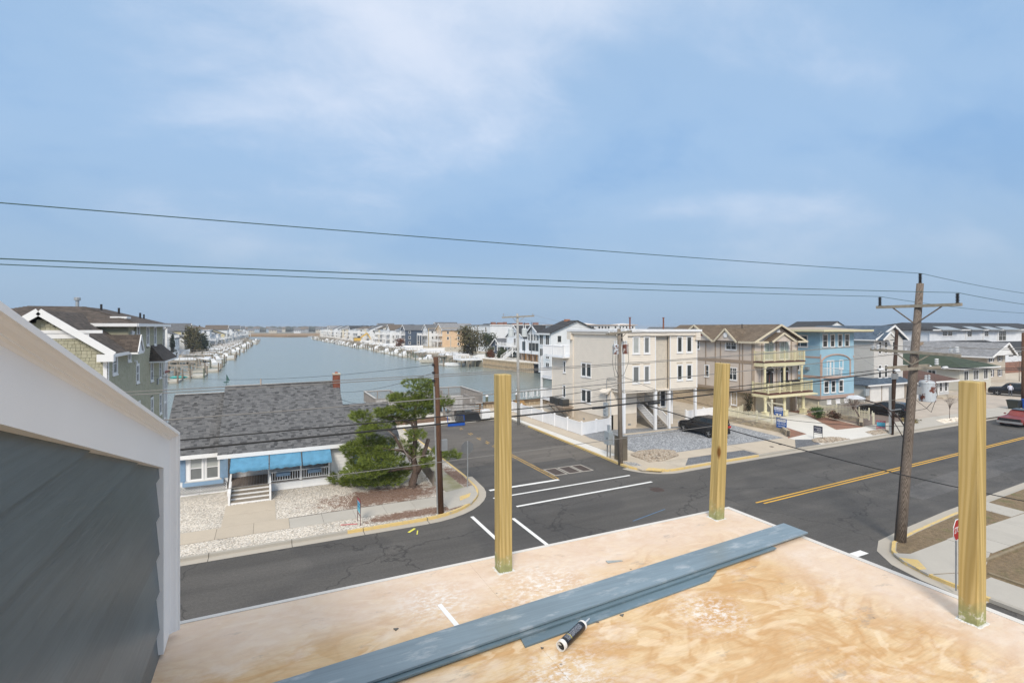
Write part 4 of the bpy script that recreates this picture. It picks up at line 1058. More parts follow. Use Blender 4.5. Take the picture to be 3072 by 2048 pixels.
wf.part(MB().box(0, -.01, .12, 2.8, .0, .7), 'crawl_space_dark', BLACK)  # black sheet painted in for the shade of the hollow behind the lattice
wl_ = Wall(C, -4.85, 42.5, R(-90), (8.5, 2.6, .12), SIDW); wl_.siding(.3, 2.6, .2, SIDW)
# porch
PF = M('porch_boards', (.20, .165, .145), .7, .1, 3)
for i in range(37): MB().box(-2.0 + i * .148, 32.86, .56, -2.0 + i * .148 + .138, 34.98, .60).build('porch_board', PF, C)
MB().box(-2.0, 32.9, .12, 3.45, 34.98, .555).build('porch_base', SIDW, C)
sk = Wall(C, .25, 32.86, 0, (3.2, .54, .12), SIDW, .04); sk.siding(.14, .54, .2, SIDW, .02); sk.part(MB().box(1.6, -.03, .12, 1.68, 0, .54), 'skirt_joint', WHITE)
wb = Wall(C, -2.05, 35.0, 0, (5.5, 2.7, .55), SIDW)
wb.door(1.0, .62, 1.95, 2.5, WHITE, panels=3); wb.window(2.7, 1.0, 3.5, 2.2, 'dh', glass=SCREEN); wb.window(4.2, 1.0, 5.0, 2.2, 'dh', glass=SCREEN); wb.siding(.6, 2.6, .2, SIDW)
wr = Wall(C, -2.05, 34.0, R(90), (1.0, 2.6, .12), SIDW); wr.siding(.6, 2.6, .2, SIDW)
MB().box(-2.0, 32.7, 2.36, 3.5, 35.0, 2.42).build('porch_ceiling', WHITE, C)
for x in (.12, 1.83, 3.42):
    o = MB().box(x - .05, 32.78, .6, x + .05, 32.9, 2.36).build('porch_post', WHITE, C)
for i, ch in enumerate('505'): text_on(ch, .15, 0, BLACK, C, Vector((.12, 32.775, 1.72 - i * .15)) - ORG[C.name], (R(90), 0, 0), 'house_number')
railing(MB(), (.17, 32.84), (1.78, 32.84), .6, 1.2, .13, 9, .04, .05, cap=False).build('railing', WHITE, C)
railing(MB(), (1.88, 32.84), (3.38, 32.84), .6, 1.2, .13, 9, .04, .05, cap=False).build('railing', WHITE, C)
for x in (.5, 2.2): MB().box(x, 32.62, .98, x + .75, 32.80, 1.16).build('flower_box', BLUESH, C)
# steps
for i in range(4):
    z = .12 + .12 * (i + 1); y = 31.25 + i * .40
    MB().box(-1.75, y, z - .035, .12, y + .43, z).build('tread', M('tread_wood', (.25, .215, .17), .8, .15, 4), C)
    MB().box(-1.75, y + .0, z - .12, .12, y + .03, z - .036).build('riser', WHITE, C)
for x in (-1.86, .13):
    s = MB()
    s.add([(x, 31.2, .1), (x, 32.85, .1), (x, 32.85, .95), (x, 31.2, .42), (x + .1, 31.2, .1), (x + .1, 32.85, .1), (x + .1, 32.85, .95), (x + .1, 31.2, .42)], [(0, 1, 2, 3)[::-1], (4, 5, 6, 7), (0, 4, 7, 3), (3, 7, 6, 2), (1, 2, 6, 5)])
    s.build('stringer', WHITE, C)
    MB().beam((x + .05, 31.25, .75), (x + .05, 32.85, 1.35), .09, .05).build('handrail', WHITE, C); MB().box(x, 31.22, .3, x + .1, 31.32, .78).build('newel', WHITE, C)
# right part
we = Wall(C, 3.5, 32.9, 0, (3.9, 2.5, .12), SIDW)
we.window(1.75, 1.0, 2.45, 2.2, 'dh', .07, glass=SCREEN, up=BLIND); we.window(2.6, 1.0, 3.25, 2.2, 'dh', .07, glass=SCREEN, up=BLIND); we.siding(.2, 2.5, .2, SIDW)
for u in (1.3, 3.35): we.part(MB().box(u, -.05, .98, u + .36, 0, 2.25), 'shutter', BLUESH)
wg = Wall(C, 7.4, 32.9, R(90), [(0, .12), (6.4, .12), (6.4, 2.5), (3.1, 4.2), (0, 2.5)], SIDW); wg.window(2, 1.0, 2.8, 2.2, 'dh', glass=SCREEN); wg.siding(.2, 4.1, .2, SIDW)
wh = Wall(C, 4.5, 33.0, R(90), [(0, 2.2), (11, 2.2), (5.5, 5.55)], SIDW); wh.siding(2.6, 5.5, .2, SIDW)
MB().box(-4.8, 42.3, .12, 7.3, 42.5, 2.5).build('rear_wall', SIDW, C)
roofs = [[(-2.45, 32.45, 2.55), (4.62, 32.45, 2.55), (4.62, 38.5, 5.74), (-2.45, 38.5, 5.74)], [(4.62, 32.45, 2.55), (7.65, 32.45, 2.55), (7.65, 36, 4.42), (4.62, 36, 4.42)], [(-5.25, 33.6, 2.45), (-2.47, 33.6, 2.45), (-2.47, 38.5, 5.33), (-5.25, 38.5, 5.33)]]
back = [[(4.62, 44.5, 2.55), (-2.45, 44.5, 2.55), (-2.45, 38.5, 5.74), (4.62, 38.5, 5.74)], [(7.65, 39.5, 2.55), (4.62, 39.5, 2.55), (4.62, 36, 4.42), (7.65, 36, 4.42)], [(-2.47, 43.4, 2.45), (-5.25, 43.4, 2.45), (-5.25, 38.5, 5.33), (-2.47, 38.5, 5.33)]]
ro = roof_part(C, roofs + back, ROOFU, .1)
lay_shingles(C, ro, roofs, .128, .25, SHG, 300)
FAS = MB()
for q in roofs[:3]: FAS.beam(Vector(q[0]) + Vector((0, -.02, -.09)), Vector(q[1]) + Vector((0, -.02, -.09)), .04, .22)
for a, b in ((roofs[1][1], roofs[1][2]),): FAS.beam(Vector(a) + Vector((0, 0, -.1)), Vector(b) + Vector((0, 0, -.1)), .05, .16)
FAS.build('fascia', WHITE, C)
rc = MB()
for i in range(28): x = -2.4 + i * .25; rc.beam((x, 38.5, 5.765), (x + .24, 38.5, 5.775), .26, .03)
rc.build('ridge_cap', M('ridge_weathered', (.40, .39, .385), .9, .3, 2), C); rc = MB()
for i in range(12): x = -5.2 + i * .23; rc.beam((x, 38.5, 5.355), (x + .22, 38.5, 5.36), .26, .03)
rc.build('ridge_cap', M('ridge_weathered', (.40, .39, .385), .9, .3, 2), C)
# chimney of single bricks
CHB = mat_pieces('chimney_brick', [(.20, .055, .030), (.28, .085, .045), (.24, .07, .04), (.16, .045, .03)], .9, 50)
ch = MB().box(4.22, 37.82, 4.6, 4.66, 38.26, 6.30).build('chimney', M('mortar', (.30, .24, .20), .95), C)
bm_ = MB().box(0, 0, 0, 1, 1, 1).mesh('brick', CHB)
zc = 5.30; row = 0
while zc < 6.24:
    for side in range(4):
        u = -.012 if row % 2 else -.10
        while u < .44:
            l = .2
            a, b = max(u, -.012), min(u + l - .012, .452)
            if b - a > .03:
                if side == 0: q = (4.22 + a, 37.808, zc, b - a, .012, .055)
                elif side == 1: q = (4.66, 37.82 + a, zc, .012, b - a, .055)
                elif side == 2: q = (4.22 + a, 38.26, zc, b - a, .012, .055)
                else: q = (4.208, 37.82 + a, zc, .012, b - a, .055)
                put('brick', bm_, ch, Vector(q[:3]) - ORG[C.name], (0, 0, 0), q[3:])
            u += l
    zc += .068; row += 1
MB().box(4.18, 37.78, 6.28, 4.70, 38.30, 6.37).build('cap', CONC3, C); MB().lathe((4.44, 38.04, 6.37), [(.10, 0), (.09, .10)], 12).build('flue', M('flue_clay', (.35, .12, .06), .8), C)
MB().box(4.19, 37.77, 4.7, 4.69, 38.3, 5.29).build('flashing', GALV, C)
MB().tube([(-.35, 38.4, 5.7), (-.35, 38.4, 6.15)], .045, 10).build('vent_pipe', M('vent_tan', (.45, .36, .30), .7), C)
v = MB(); x, y, z = -2.38, 38.45, 5.75                       # sailing boat weathervane
v.tube([(x, y, z), (x, y, z + .75)], .012, 6); v.beam((x - .2, y, z + .12), (x + .2, y, z + .12), .015); v.beam((x, y - .2, z + .16), (x, y + .2, z + .16), .015)
v.add([(x - .17, y - .01, z + .30), (x + .17, y - .01, z + .30), (x + .10, y - .01, z + .22), (x - .12, y - .01, z + .22), (x - .17, y + .01, z + .30), (x + .17, y + .01, z + .30), (x + .10, y + .01, z + .22), (x - .12, y + .01, z + .22)], [(0, 1, 2, 3), (7, 6, 5, 4), (1, 0, 4, 5)])
v.add([(x + .02, y - .006, z + .33), (x + .20, y - .006, z + .36), (x + .02, y - .006, z + .78), (x + .02, y + .006, z + .33), (x + .20, y + .006, z + .36), (x + .02, y + .006, z + .78)], [(0, 1, 2), (5, 4, 3), (0, 2, 5, 3), (1, 4, 5, 2)])
v.build('weathervane', M('verdigris', (.045, .11, .10), .6), C)
# three canvas awnings
AWN = M('blue_canvas', (.09, .26, .41), .75, .14, 2.5, .2, 9, det=6)
for a, b in ((-1.8, .10), (.16, 1.80), (1.87, 3.44)):
    aw = MB(); n, mm = 26, 8
    vs = []
    for j in range(mm + 3):
        for i in range(n + 1):
            u = i / n; x = a + (b - a) * u
            if j <= mm:
                t = j / mm; yy = 32.62 - t * 1.02; zz = 2.44 - .55 * t - .05 * math.sin(math.pi * t) + .018 * math.sin(u * 19 + t * 4) * t
            else:
                t = (j - mm) / 2; yy = 31.60 + .01 * math.sin(u * 30); zz = 1.89 - t * (.15 + .025 * abs(math.sin(u * n / 2.0))) + .018 * math.sin(u * 19 + 4)
            vs.append((x, yy, zz))
    aw.add(vs, [(j * (n + 1) + i, (j + 1) * (n + 1) + i, (j + 1) * (n + 1) + i + 1, j * (n + 1) + i + 1) for j in range(mm + 2) for i in range(n)])
    for x in (a, b):
        aw.add([(x, 32.62, 2.44), (x, 31.62, 1.88), (x, 31.62, 1.74), (x, 32.5, 2.2)], [(0, 1, 2, 3)])
    aw.build('awning', AWN, C, smooth=True)
# low board fence by the pine
F = thing('board_fence', 'short weathered board fence behind the pine trunk', 'fence', (9.1, 31.7, .12))
FB = M('grey_boards', (.20, .17, .14), .9, .2, 3)
for i in range(4): MB().beam((8.98, 29.8, .3 + i * .2), (9.3, 33.6, .3 + i * .2), .035, .185).build('board', FB, F)
for k in (0, .5, 1): MB().beam((9.02 + k * .32, 29.78 + k * 3.8, .1), (9.02 + k * .32, 29.78 + k * 3.8, 1.0), .1).build('fence_post', FB, F)

# ------------------------------------------------------------------ pine tree
def rx(px, py, d):
    "pixel to metres at a depth: used to copy the pine's clump layout"
    s_, c_ = math.sin(R(25.55)), math.cos(R(25.55)); l = (px - 1536) / 1540 * d
    return Vector((s_ * d + c_ * l, c_ * d - s_ * l, 9.6 - (py - 982) / 1540 * d))
BARK = M('pine_bark', (.105, .075, .06), .95, .35, 9, .8, 30); BARKG = M('dead_limb', (.24, .20, .175), .9, .2, 9)
P = thing('pine_tree', 'spreading green pine with a dark trunk in the cottage front yard', 'tree', (7.9, 30.15, .12))
pv = lambda x, y, dd=0: rx(960 + x * .3188, 1100 + y * .3188, 30.6 + dd)
limbs = [([(880, 1160), (870, 1090), (905, 980), (880, 860), (895, 700), (905, 600), (890, 440), (930, 250)], [.30, .24, .20, .17, .14, .12, .09, .03], 0),
         ([(900, 1000), (950, 930), (985, 800), (1020, 680)], [.19, .16, .12, .11], -.4), ([(880, 870), (760, 760), (700, 650), (620, 570)], [.13, .10, .08, .04], -.6),
         ([(890, 880), (820, 800), (700, 780), (560, 760), (400, 740)], [.10, .08, .06, .05, .02], -.3), ([(895, 600), (860, 530), (720, 470), (480, 470)], [.09, .08, .05, .02], .5),
         ([(905, 950), (760, 960), (560, 1000), (300, 1030)], [.10, .07, .05, .02], -1.0), ([(930, 900), (1050, 860), (1200, 850)], [.08, .05, .02], -.2), ([(895, 430), (980, 360), (1180, 330)], [.07, .04, .02], .3),
         ([(890, 700), (900, 640), (930, 600)], [.06, .04, .02], -.5), ([(880, 860), (850, 780), (830, 740)], [.06, .04, .02], -.6)]
tr = MB()
for pts, rr, dd in limbs: tr.tube([pv(x, y, dd * i / len(pts)) for i, (x, y) in enumerate(pts)], rr, 9)
for a in range(7): tr.tube([pv(880, 1130), Vector((7.9 + .55 * math.cos(a * .9), 30.15 + .5 * math.sin(a * .9), .1))], [.14, .05], 6)
for pts in ([(850, 890), (790, 780), (730, 770), (640, 780)], [(870, 880), (900, 850), (1000, 830)], [(700, 650), (640, 600), (560, 590)], [(860, 860), (800, 800), (760, 700), (740, 640)]):
    tr.m = 1; tr.tube([pv(x, y, -.5) for x, y in pts], [.05, .035, .025, .012][:len(pts)], 6)
tr.build('trunk', [BARK, BARKG], P, smooth=True)
clumps = [(930, 160, 150, 48), (985, 215, 95, 50), (800, 290, 130, 52), (700, 300, 60, 40), (1010, 280, 110, 48), (900, 330, 170, 40), (880, 395, 220, 48), (680, 450, 150, 50), (600, 420, 80, 35), (400, 480, 95, 60), (350, 455, 60, 35), (460, 575, 75, 32), (560, 560, 90, 38), (1185, 330, 60, 38), (1060, 350, 90, 38), (760, 500, 120, 40), (930, 450, 60, 40),
          (905, 635, 90, 42), (830, 740, 70, 60), (900, 790, 60, 60), (480, 690, 140, 45), (640, 720, 90, 45), (400, 750, 150, 45), (275, 770, 70, 55), (330, 840, 80, 40), (460, 800, 110, 40), (600, 790, 80, 40), (1040, 830, 75, 55), (1010, 900, 60, 45), (1230, 830, 85, 34), (1130, 790, 50, 35), (700, 850, 90, 40),
          (560, 880, 170, 50), (360, 920, 100, 40), (420, 980, 190, 48), (700, 960, 180, 48), (560, 1050, 230, 42), (180, 1040, 100, 48), (105, 970, 38, 60), (820, 960, 80, 40), (300, 1080, 120, 32), (420, 620, 60, 25), (660, 1060, 90, 35)]
NEED = mat_pieces('pine_needles', [(.06, .09, .014), (.115, .16, .02), (.19, .24, .03), (.085, .125, .016), (.26, .30, .05)], .7, 30, .2)
cr = MB(); rr = random.Random(5)
for ci, (x, y, a, b) in enumerate(clumps):
    dd = rr.uniform(-1.0, 1.1); c = pv(x, y, dd); A = a * .3188 * .0199 * 1.12; B = b * .3188 * .0199 * 1.0; D = max(A * .85, .55)
    nt_ = int(60 + A * D * 230)
    for k in range(nt_):
        while True:
            u, v_, w_ = rr.uniform(-1, 1), rr.uniform(-1, 1), rr.uniform(-1, 1)
            q = u * u + v_ * v_ + w_ * w_
            if .25 < q < 1: break
        s_, c_ = math.sin(R(25.55)), math.cos(R(25.55))
        ctr = c + Vector((c_ * u * A + s_ * v_ * D, -s_ * u * A + c_ * v_ * D, w_ * B + .05 * math.sin(u * 7)))
        out = Vector((c_ * u + s_ * v_, -s_ * u + c_ * v_, .45 + w_ * .5)).normalized(); L = rr.uniform(.14, .23)
        base = len(cr.v); fs = []
        for n_ in range(11):
            dv = (out + Vector((rr.gauss(0, .5), rr.gauss(0, .5), rr.gauss(0, .45)))).normalized(); sd_ = dv.orthogonal().normalized() * .011
            p0 = ctr + out * rr.uniform(-.06, .06)
            cr.v += [tuple(p0 - sd_), tuple(p0 + sd_), tuple(p0 + dv * L)]; cr.f.append([base, base + 1, base + 2]); cr.mi.append(0); base += 3
cr.build('crown', NEED, P)
# ------------------------------------------------------------------ green shake house
SHAKE = mat_pieces('green_shake', [(.36, .345, .245), (.41, .395, .285), (.44, .42, .31), (.38, .365, .265), (.42, .405, .30)], .85, 40, .1, dirt=.12)
BROWNSH = mat_shingle('brown_shingle', (.060, .048, .040), (.115, .090, .074), (.035, .03, .027), .15, .3)
G = thing('shingle_house', 'tall green shake house with brown roof and white trim', 'house', (-14, 43, .12))
gp = [(0, .12), (8.2, .12), (8.2, 8.25), (4.9, 9.95), (0, 8.0)]
ws = Wall(G, -8.0, 35.5, R(90), [(0, .12), (16.8, .12), (16.8, 9.75), (7.0, 9.75), (6.0, 8.3), (0, 8.3)], M('green_sheathing', (.12, .115, .08), .9))
for u0, z0, u1, z1, st in ((1.0, 6.95, 1.85, 8.05, 'dh'), (4.6, 7.5, 5.2, 8.1, 'grid'), (6.95, 5.9, 7.6, 7.0, 'dh'), (7.1, 8.6, 7.75, 9.65, 'dh'), (10.2, 8.35, 10.9, 9.65, 'dh'), (13.0, 8.3, 13.65, 9.6, 'dh'), (11.7, 5.55, 12.5, 6.9, 'dh'), (15.2, 5.5, 15.95, 6.8, 'dh'), (11.8, 2.6, 12.5, 4.1, 'dh'), (15.3, 2.5, 16.1, 4.0, 'dh'), (3.2, 3.0, 3.9, 4.4, 'dh'), (7.2, 3.0, 7.9, 4.4, 'dh')):
    ws.window(u0, z0, u1, z1, st, .13)
ws.shakes(.15, 9.72, .185, SHAKE, 200)
ws.part(MB().box(0, -.05, .12, .16, 0, 8.2), 'corner_board', WHITE); ws.part(MB().box(16.64, -.05, .12, 16.8, 0, 9.7), 'corner_board', WHITE)
wf = Wall(G, -16.2, 35.5, 0, [(0, .12), (8.2, .12), (8.2, 8.2), (5.4, 10.05), (2.5, 8.2), (0, 8.2)], MATS['green_sheathing'])
wf.shakes(.15, 10.0, .185, SHAKE, 100); wf.part(MB().box(8.02, -.06, .12, 8.2, 0, 8.1), 'corner_board', WHITE)
fz = MB(); fz.box(2.9, -.10, 9.28, 8.0, 0, 9.45); fz.box(3.1, -.06, 9.0, 7.4, 0, 9.27)
for u in (3.6, 5.2, 6.8): fz.box(u, -.14, 9.1, u + .22, -.06, 9.27)
wf.part(fz, 'frieze', WHITE)
# roofs
roofs = [[(-7.65, 35.05, 8.15), (-7.65, 42.3, 8.15), (-10.8, 42.3, 10.5), (-10.8, 35.05, 10.5)], [(-13.9, 42.3, 8.2), (-13.9, 35.05, 8.2), (-10.8, 35.05, 10.5), (-10.8, 42.3, 10.5)],
         [(-7.5, 40.2, 9.85), (-7.5, 52.6, 9.85), (-11.2, 49.0, 11.0), (-11.2, 44.0, 11.0)], [(-17.5, 40.2, 9.85), (-7.5, 40.2, 9.85), (-11.2, 44.0, 11.0), (-14, 44.0, 11.0)],
         [(-7.5, 52.6, 9.85), (-17.5, 52.6, 9.85), (-14, 49, 11.0), (-11.2, 49, 11.0)], [(-17.5, 52.6, 9.85), (-17.5, 40.2, 9.85), (-14, 44, 11.0), (-14, 49, 11.0)], [(-11.2, 44, 11), (-11.2, 49, 11), (-14, 49, 11), (-14, 44, 11)]]
ro = roof_part(G, roofs, BROWNSH, .12)
SHB = mat_pieces('brown_tab', [(.052, .042, .036), (.085, .068, .056), (.12, .095, .078), (.10, .08, .068), (.06, .05, .043)], .92, 60, .25)
lay_shingles(G, ro, roofs[:1], .16, .3, SHB, 150); lay_shingles(G, ro, roofs[2:4], .16, .34, SHB, 120)
tr = MB()
tr.beam((-7.6, 35.0, 8.08), (-10.8, 35.0, 10.43), .06, .36); tr.beam((-10.8, 35.0, 10.43), (-14, 35.0, 8.08), .06, .36)
tr.beam((-7.65, 35.0, 8.04), (-7.65, 38.6, 8.04), .12, .18); tr.beam((-7.48, 40.2, 9.76), (-7.48, 52.6, 9.76), .10, .2); tr.beam((-17.5, 40.18, 9.76), (-7.5, 40.18, 9.76), .10, .2)
tr.box(-8.35, 34.95, 7.72, -7.6, 35.4, 8.12)
tr.build('fascia', WHITE, G)
MB().box(-13.5, 40.6, 8.3, -8.05, 52.2, 9.74).build('upper_storey', MATS['green_shake'], G); MB().box(-16.1, 35.7, .12, -8.2, 52.2, 8.1).build('core', MATS['green_sheathing'], G)
# small gable dormer over the side window
dg = [[(-7.15, 38.55, 8.15), (-7.15, 39.35, 9.15), (-9.3, 39.35, 9.15), (-8.0, 38.55, 8.15)], [(-7.15, 39.35, 9.15), (-7.15, 40.15, 8.15), (-8.0, 40.15, 8.15), (-9.3, 39.35, 9.15)]]
MB().slab(dg[0], .08).slab(dg[1], .08).build('dormer_roof', BROWNSH, G)
d = MB(); d.beam((-7.14, 38.5, 8.05), (-7.14, 39.35, 9.1), .05, .14); d.beam((-7.14, 39.35, 9.1), (-7.14, 40.2, 8.05), .05, .14); d.add([(-7.2, 38.6, 8.1), (-7.2, 40.1, 8.1), (-7.2, 39.35, 9.05)], [(0, 1, 2)]); d.box(-8.0, 38.55, 7.95, -7.15, 40.15, 8.1)
d.build('dormer_face', WHITE, G)
# third floor balcony, back awning roof, rear porches
b = MB(); railing(b, (-8.0, 41.2), (-9.6, 41.2), 8.4, 9.3, .13, 3, .04, .1); railing(b, (-9.6, 41.2), (-11.5, 41.2), 8.5, 9.3, .13, 3, .04, .1); b.build('balcony_railing', WHITE, G)
MB().box(-8.6, 41.0, 8.28, -7.55, 42.2, 8.42).build('balcony_ledge', WHITE, G); MB().box(-8.05, 41.2, 8.5, -8.0, 42.4, 9.35).build('privacy_panel', VINYL, G)
aw = [[(-7.0, 46.6, 7.05), (-7.0, 52.9, 7.05), (-8.0, 51.6, 8.25), (-8.0, 47.2, 8.25)], [(-8.0, 46.6, 7.05), (-7.0, 46.6, 7.05), (-8.0, 47.2, 8.25)]]
MB().slab(aw[0], .06).slab(aw[1], .06).build('awning_roof', BROWNSH, G); MB().box(-8.0, 46.55, 6.93, -6.95, 52.9, 7.04).build('awning_trim', WHITE, G)
pr = MB()
for z in (.5, 3.1, 5.6):
    pr.box(-8.1, 52.3, z - .25, -14, 55.2, z); railing(pr, (-8.15, 52.4), (-8.15, 55.1), z, z + 1.05, .13, 1.4, .04, .12); railing(pr, (-8.15, 55.1), (-14, 55.1), z, z + 1.05, .13, 2, .04, .12)
for y in (52.5, 55.0): pr.box(-8.25, y - .08, .12, -8.05, y + .08, 9.6)
pr.build('rear_porch', WHITE, G)
MB().box(-8.2, 52.2, 5.62, -7.9, 55.3, 5.74).build('porch_edge', M('red_brown_edge', (.22, .06, .045), .7), G)
for x, y, z, h, r_ in ((-11.6, 44.2, 11, .42, .1), (-10.6, 45.5, 10.9, .35, .07), (-9.9, 47.0, 10.65, .4, .07), (-9.0, 49.2, 10.3, .45, .07), (-8.9, 50.0, 10.2, .45, .06)):
    m_ = MB().tube([(x, y, z - .3), (x, y, z + h)], r_, 12)
    if r_ > .09: m_.lathe((x, y, z + h), [(r_, 0), (r_ * 1.9, .02), (r_ * 1.9, .2), (r_ * .6, .24)], 14)
    m_.build('roof_vent', GALV if r_ > .09 else BLACK, G)
sk = MB().box(-9.2, 41.4, 10.18, -8.3, 42.6, 10.32); sk.build('skylight', WHITE, G)
dn = MB().tube([(-7.55, 52.2, 9.7), (-7.85, 52.2, 9.4), (-7.9, 52.2, .3)], .05, 8); dn.build('downpipe', WHITE, G)
ws.part(MB().box(14.0, -.12, 5.0, 14.5, 0, 5.5), 'meter_box', GREYM)
ws.part(MB().tube([(6.3, -.02, 7.35), (6.3, -.14, 7.35), (6.3, -.18, 7.15)], .07, 8), 'wall_vent', WHITE)
# ------------------------------------------------------------------ beige condo on posts
CREAM = M('cream_clapboard', (.80, .73, .635), .55, .03, 1.5, dirt=.05); STUC = M('cream_stucco', (.60, .52, .42), .85, .06, 1.5, dirt=.1)
B = thing('beige_condo', 'three storey cream clapboard building raised on white posts', 'building', (33, 44, .12))
ws = Wall(B, 28.8, 49.8, R(-90), [(0, .12), (10.9, .12), (10.9, 3.9), (12.7, 3.9), (12.7, 9.2), (3.7, 9.2), (3.7, 6.4), (0, 6.4)], STUC)
Y2 = lambda y: 49.8 - y
for y1, y0, z0, z1 in ((47.33, 46.97, 4.82, 5.95), (43.84, 43.1, 4.73, 5.99), (42.95, 42.21, 4.73, 5.99), (47.44, 46.97, 2.16, 3.37), (43.84, 43.1, 2.18, 3.35), (42.95, 42.21, 2.18, 3.35)):
    ws.window(Y2(y1), z0, Y2(y0), z1, 'single', .11)
ws.siding(1.15, 9.0, .2, CREAM)
ws.part(MB().box(0, -.05, 1.1, .1, 0, 6.4), 'corner_board', CREAM); ws.part(MB().box(12.55, -.06, 3.9, 12.7, 0, 9.0), 'corner_board', WHITE); ws.part(MB().box(10.78, -.06, .12, 10.9, 0, 3.9), 'corner_board', WHITE)
ws.part(MB().tube([(4.4, -.07, .3), (4.4, -.07, 9.0)], .045, 8), 'downpipe', CREAM)
for u in (6.2, 8.4): ws.part(MB().box(u, -.03, .35, u + .3, 0, .5), 'vent', GREYM)
wl2 = Wall(B, 28.8, 37.1, 0, (3.66, 9.2, 3.85), STUC); wr2 = Wall(B, 34.12, 37.1, 0, (3.46, 9.2, 3.85), STUC); wm = Wall(B, 32.46, 37.42, 0, (1.66, 9.2, 3.6), STUC)
for u0, u1 in ((1.06, 1.68), (2.34, 2.86)):
    wl2.window(u0, 7.28, u1, 8.68, 'single', .12, glass=BLIND if u0 < 2 else SCREEN); wl2.window(u0, 4.62, u1, 6.04, 'single', .12, glass=SCREEN)
for u0, u1 in ((.98, 1.50), (2.16, 2.72)):
    wr2.window(u0, 7.28, u1, 8.68, 'single', .12); wr2.window(u0, 4.66, u1, 6.0, 'single', .12)
wl2.siding(3.86, 8.95, .2, CREAM); wr2.siding(3.86, 8.95, .2, CREAM)
for w_ in (wl2, wr2): w_.part(MB().box(0, -.05, 3.8, .11, 0, 9.0), 'corner_board', WHITE); w_.part(MB().box(w_.poly[1][0] - .11, -.05, 3.8, w_.poly[1][0], 0, 9.0), 'corner_board', WHITE)
SCAL = mat_pieces('scallop_tile', [(.58, .53, .45), (.65, .59, .50), (.61, .555, .475)], .8, 30, .08)
sc = MB(); z = 3.62; row = 0
while z < 9.05:
    u = -.09 if row % 2 else 0
    while u < 1.64:
        c_ = u + .09; sc.add([(max(0, u), -.03, z + .06), (c_, -.035, z), (min(1.66, u + .18), -.03, z + .06), (min(1.66, u + .18), -.005, z + .2), (max(0, u), -.005, z + .2)], [(0, 1, 2, 3, 4)]); u += .18
    z += .17; row += 1
wm.part(sc, 'scallop_shingles', SCAL)['kind'] = 'stuff'
pa = MB(); pa.box(28.45, 36.75, 9.2, 37.9, 46.3, 9.42); pa.build('coping', VINYL, B)
fb = MB()
for x in (28.5, 37.25): fb.box(x, 36.85, 8.4, x + .55, 37.08, 9.2)
fb.box(29.06, 36.9, 8.86, 37.24, 37.0, 9.2); fb.box(28.5, 36.86, 8.4, 28.78, 37.75, 9.2); fb.box(28.5, 45.5, 8.35, 28.78, 46.25, 9.2); fb.box(28.56, 37.76, 8.95, 28.76, 45.5, 9.2)
x = 29.08
while x < 37.2: fb.beam((x, 36.95, 8.86), (x, 36.95, 8.83), .09, .1); x += .16
fb.build('parapet_band', CREAM, B)
MB().box(29, 37.3, 9.0, 37.4, 46.1, 9.22).build('roof', M('flat_roof', (.35, .34, .33), .9), B)
MB().box(37.4, 37.3, 3.8, 37.58, 49.8, 9.2).build('right_wall', CREAM, B); MB().box(28.9, 46.0, 6.4, 37.5, 46.15, 9.2).build('rear_wall', CREAM, B)
MB().box(28.85, 37.15, 3.68, 37.55, 49.7, 3.86).build('soffit', CREAM, B)
for x in (28.82, 32.42, 34.08, 37.36): MB().box(x, 37.12, .12, x + .22, 37.34, 3.72).build('post', VINYL, B)
for x, y in ((35.95, 38.8), (37.36, 41)): MB().box(x, y, .12, x + .16, y + .16, 3.72).build('post', VINYL, B)
g1 = Wall(B, 28.8, 38.9, 0, (2.9, 3.75, .12), STUC); g1.siding(1.5, 3.7, .2, CREAM); g1.part(MB().box(1.9, -.04, .4, 2.2, 0, .55), 'vent', GREYM)
g2 = Wall(B, 34.46, 38.9, 0, (1.55, 3.75, .12), STUC); g2.window(.15, 1.9, .75, 3.5, 'single', .08); g2.siding(1.5, 3.7, .2, CREAM)
g3 = Wall(B, 31.7, 42.6, 0, (5.8, 3.75, .12), STUC); g3.siding(.4, 3.7, .2, CREAM); g3.door(.3, 2.05, 1.2, 3.6, M('grey_door', (.2, .19, .18), .6))
g4 = Wall(B, 31.7, 38.9, R(90), (3.7, 3.75, .12), STUC); g4.siding(.4, 3.7, .2, CREAM)
hood = MB().slab([(28.35, 38.92, 3.55), (28.35, 40.2, 3.55), (28.8, 40.2, 3.95), (28.8, 38.92, 3.95)], .12); hood.build('side_hood', CREAM, B)
# outside stairs
TREAD = M('grey_tread', (.24, .225, .21), .8, .15, 4)
n = 11
for i in range(n): MB().box(32.62, 37.35 + i * .29, .12 + .175 * (i + 1) - .05, 34.05, 37.35 + i * .29 + .29, .12 + .175 * (i + 1)).build('tread', TREAD, B)
for x in (32.58, 34.02): MB().beam((x, 37.3, .2), (x, 37.35 + n * .29, .1 + .175 * n), .05, .28).build('stringer', M('stair_side', (.40, .36, .31), .8), B)
MB().box(31.75, 40.5, 1.9, 34.1, 42.5, 2.06).build('landing', TREAD, B)
st = MB()
for x in (32.55, 34.1): railing(st, (x, 37.36), (x, 40.5), (.3, 2.15), (1.2, 3.05), .14, 9, .04, .09)
railing(st, (31.8, 40.5), (32.55, 40.5), 2.06, 3.0, .14, 3, .04, .09); st.build('stair_railing', VINYL, B)
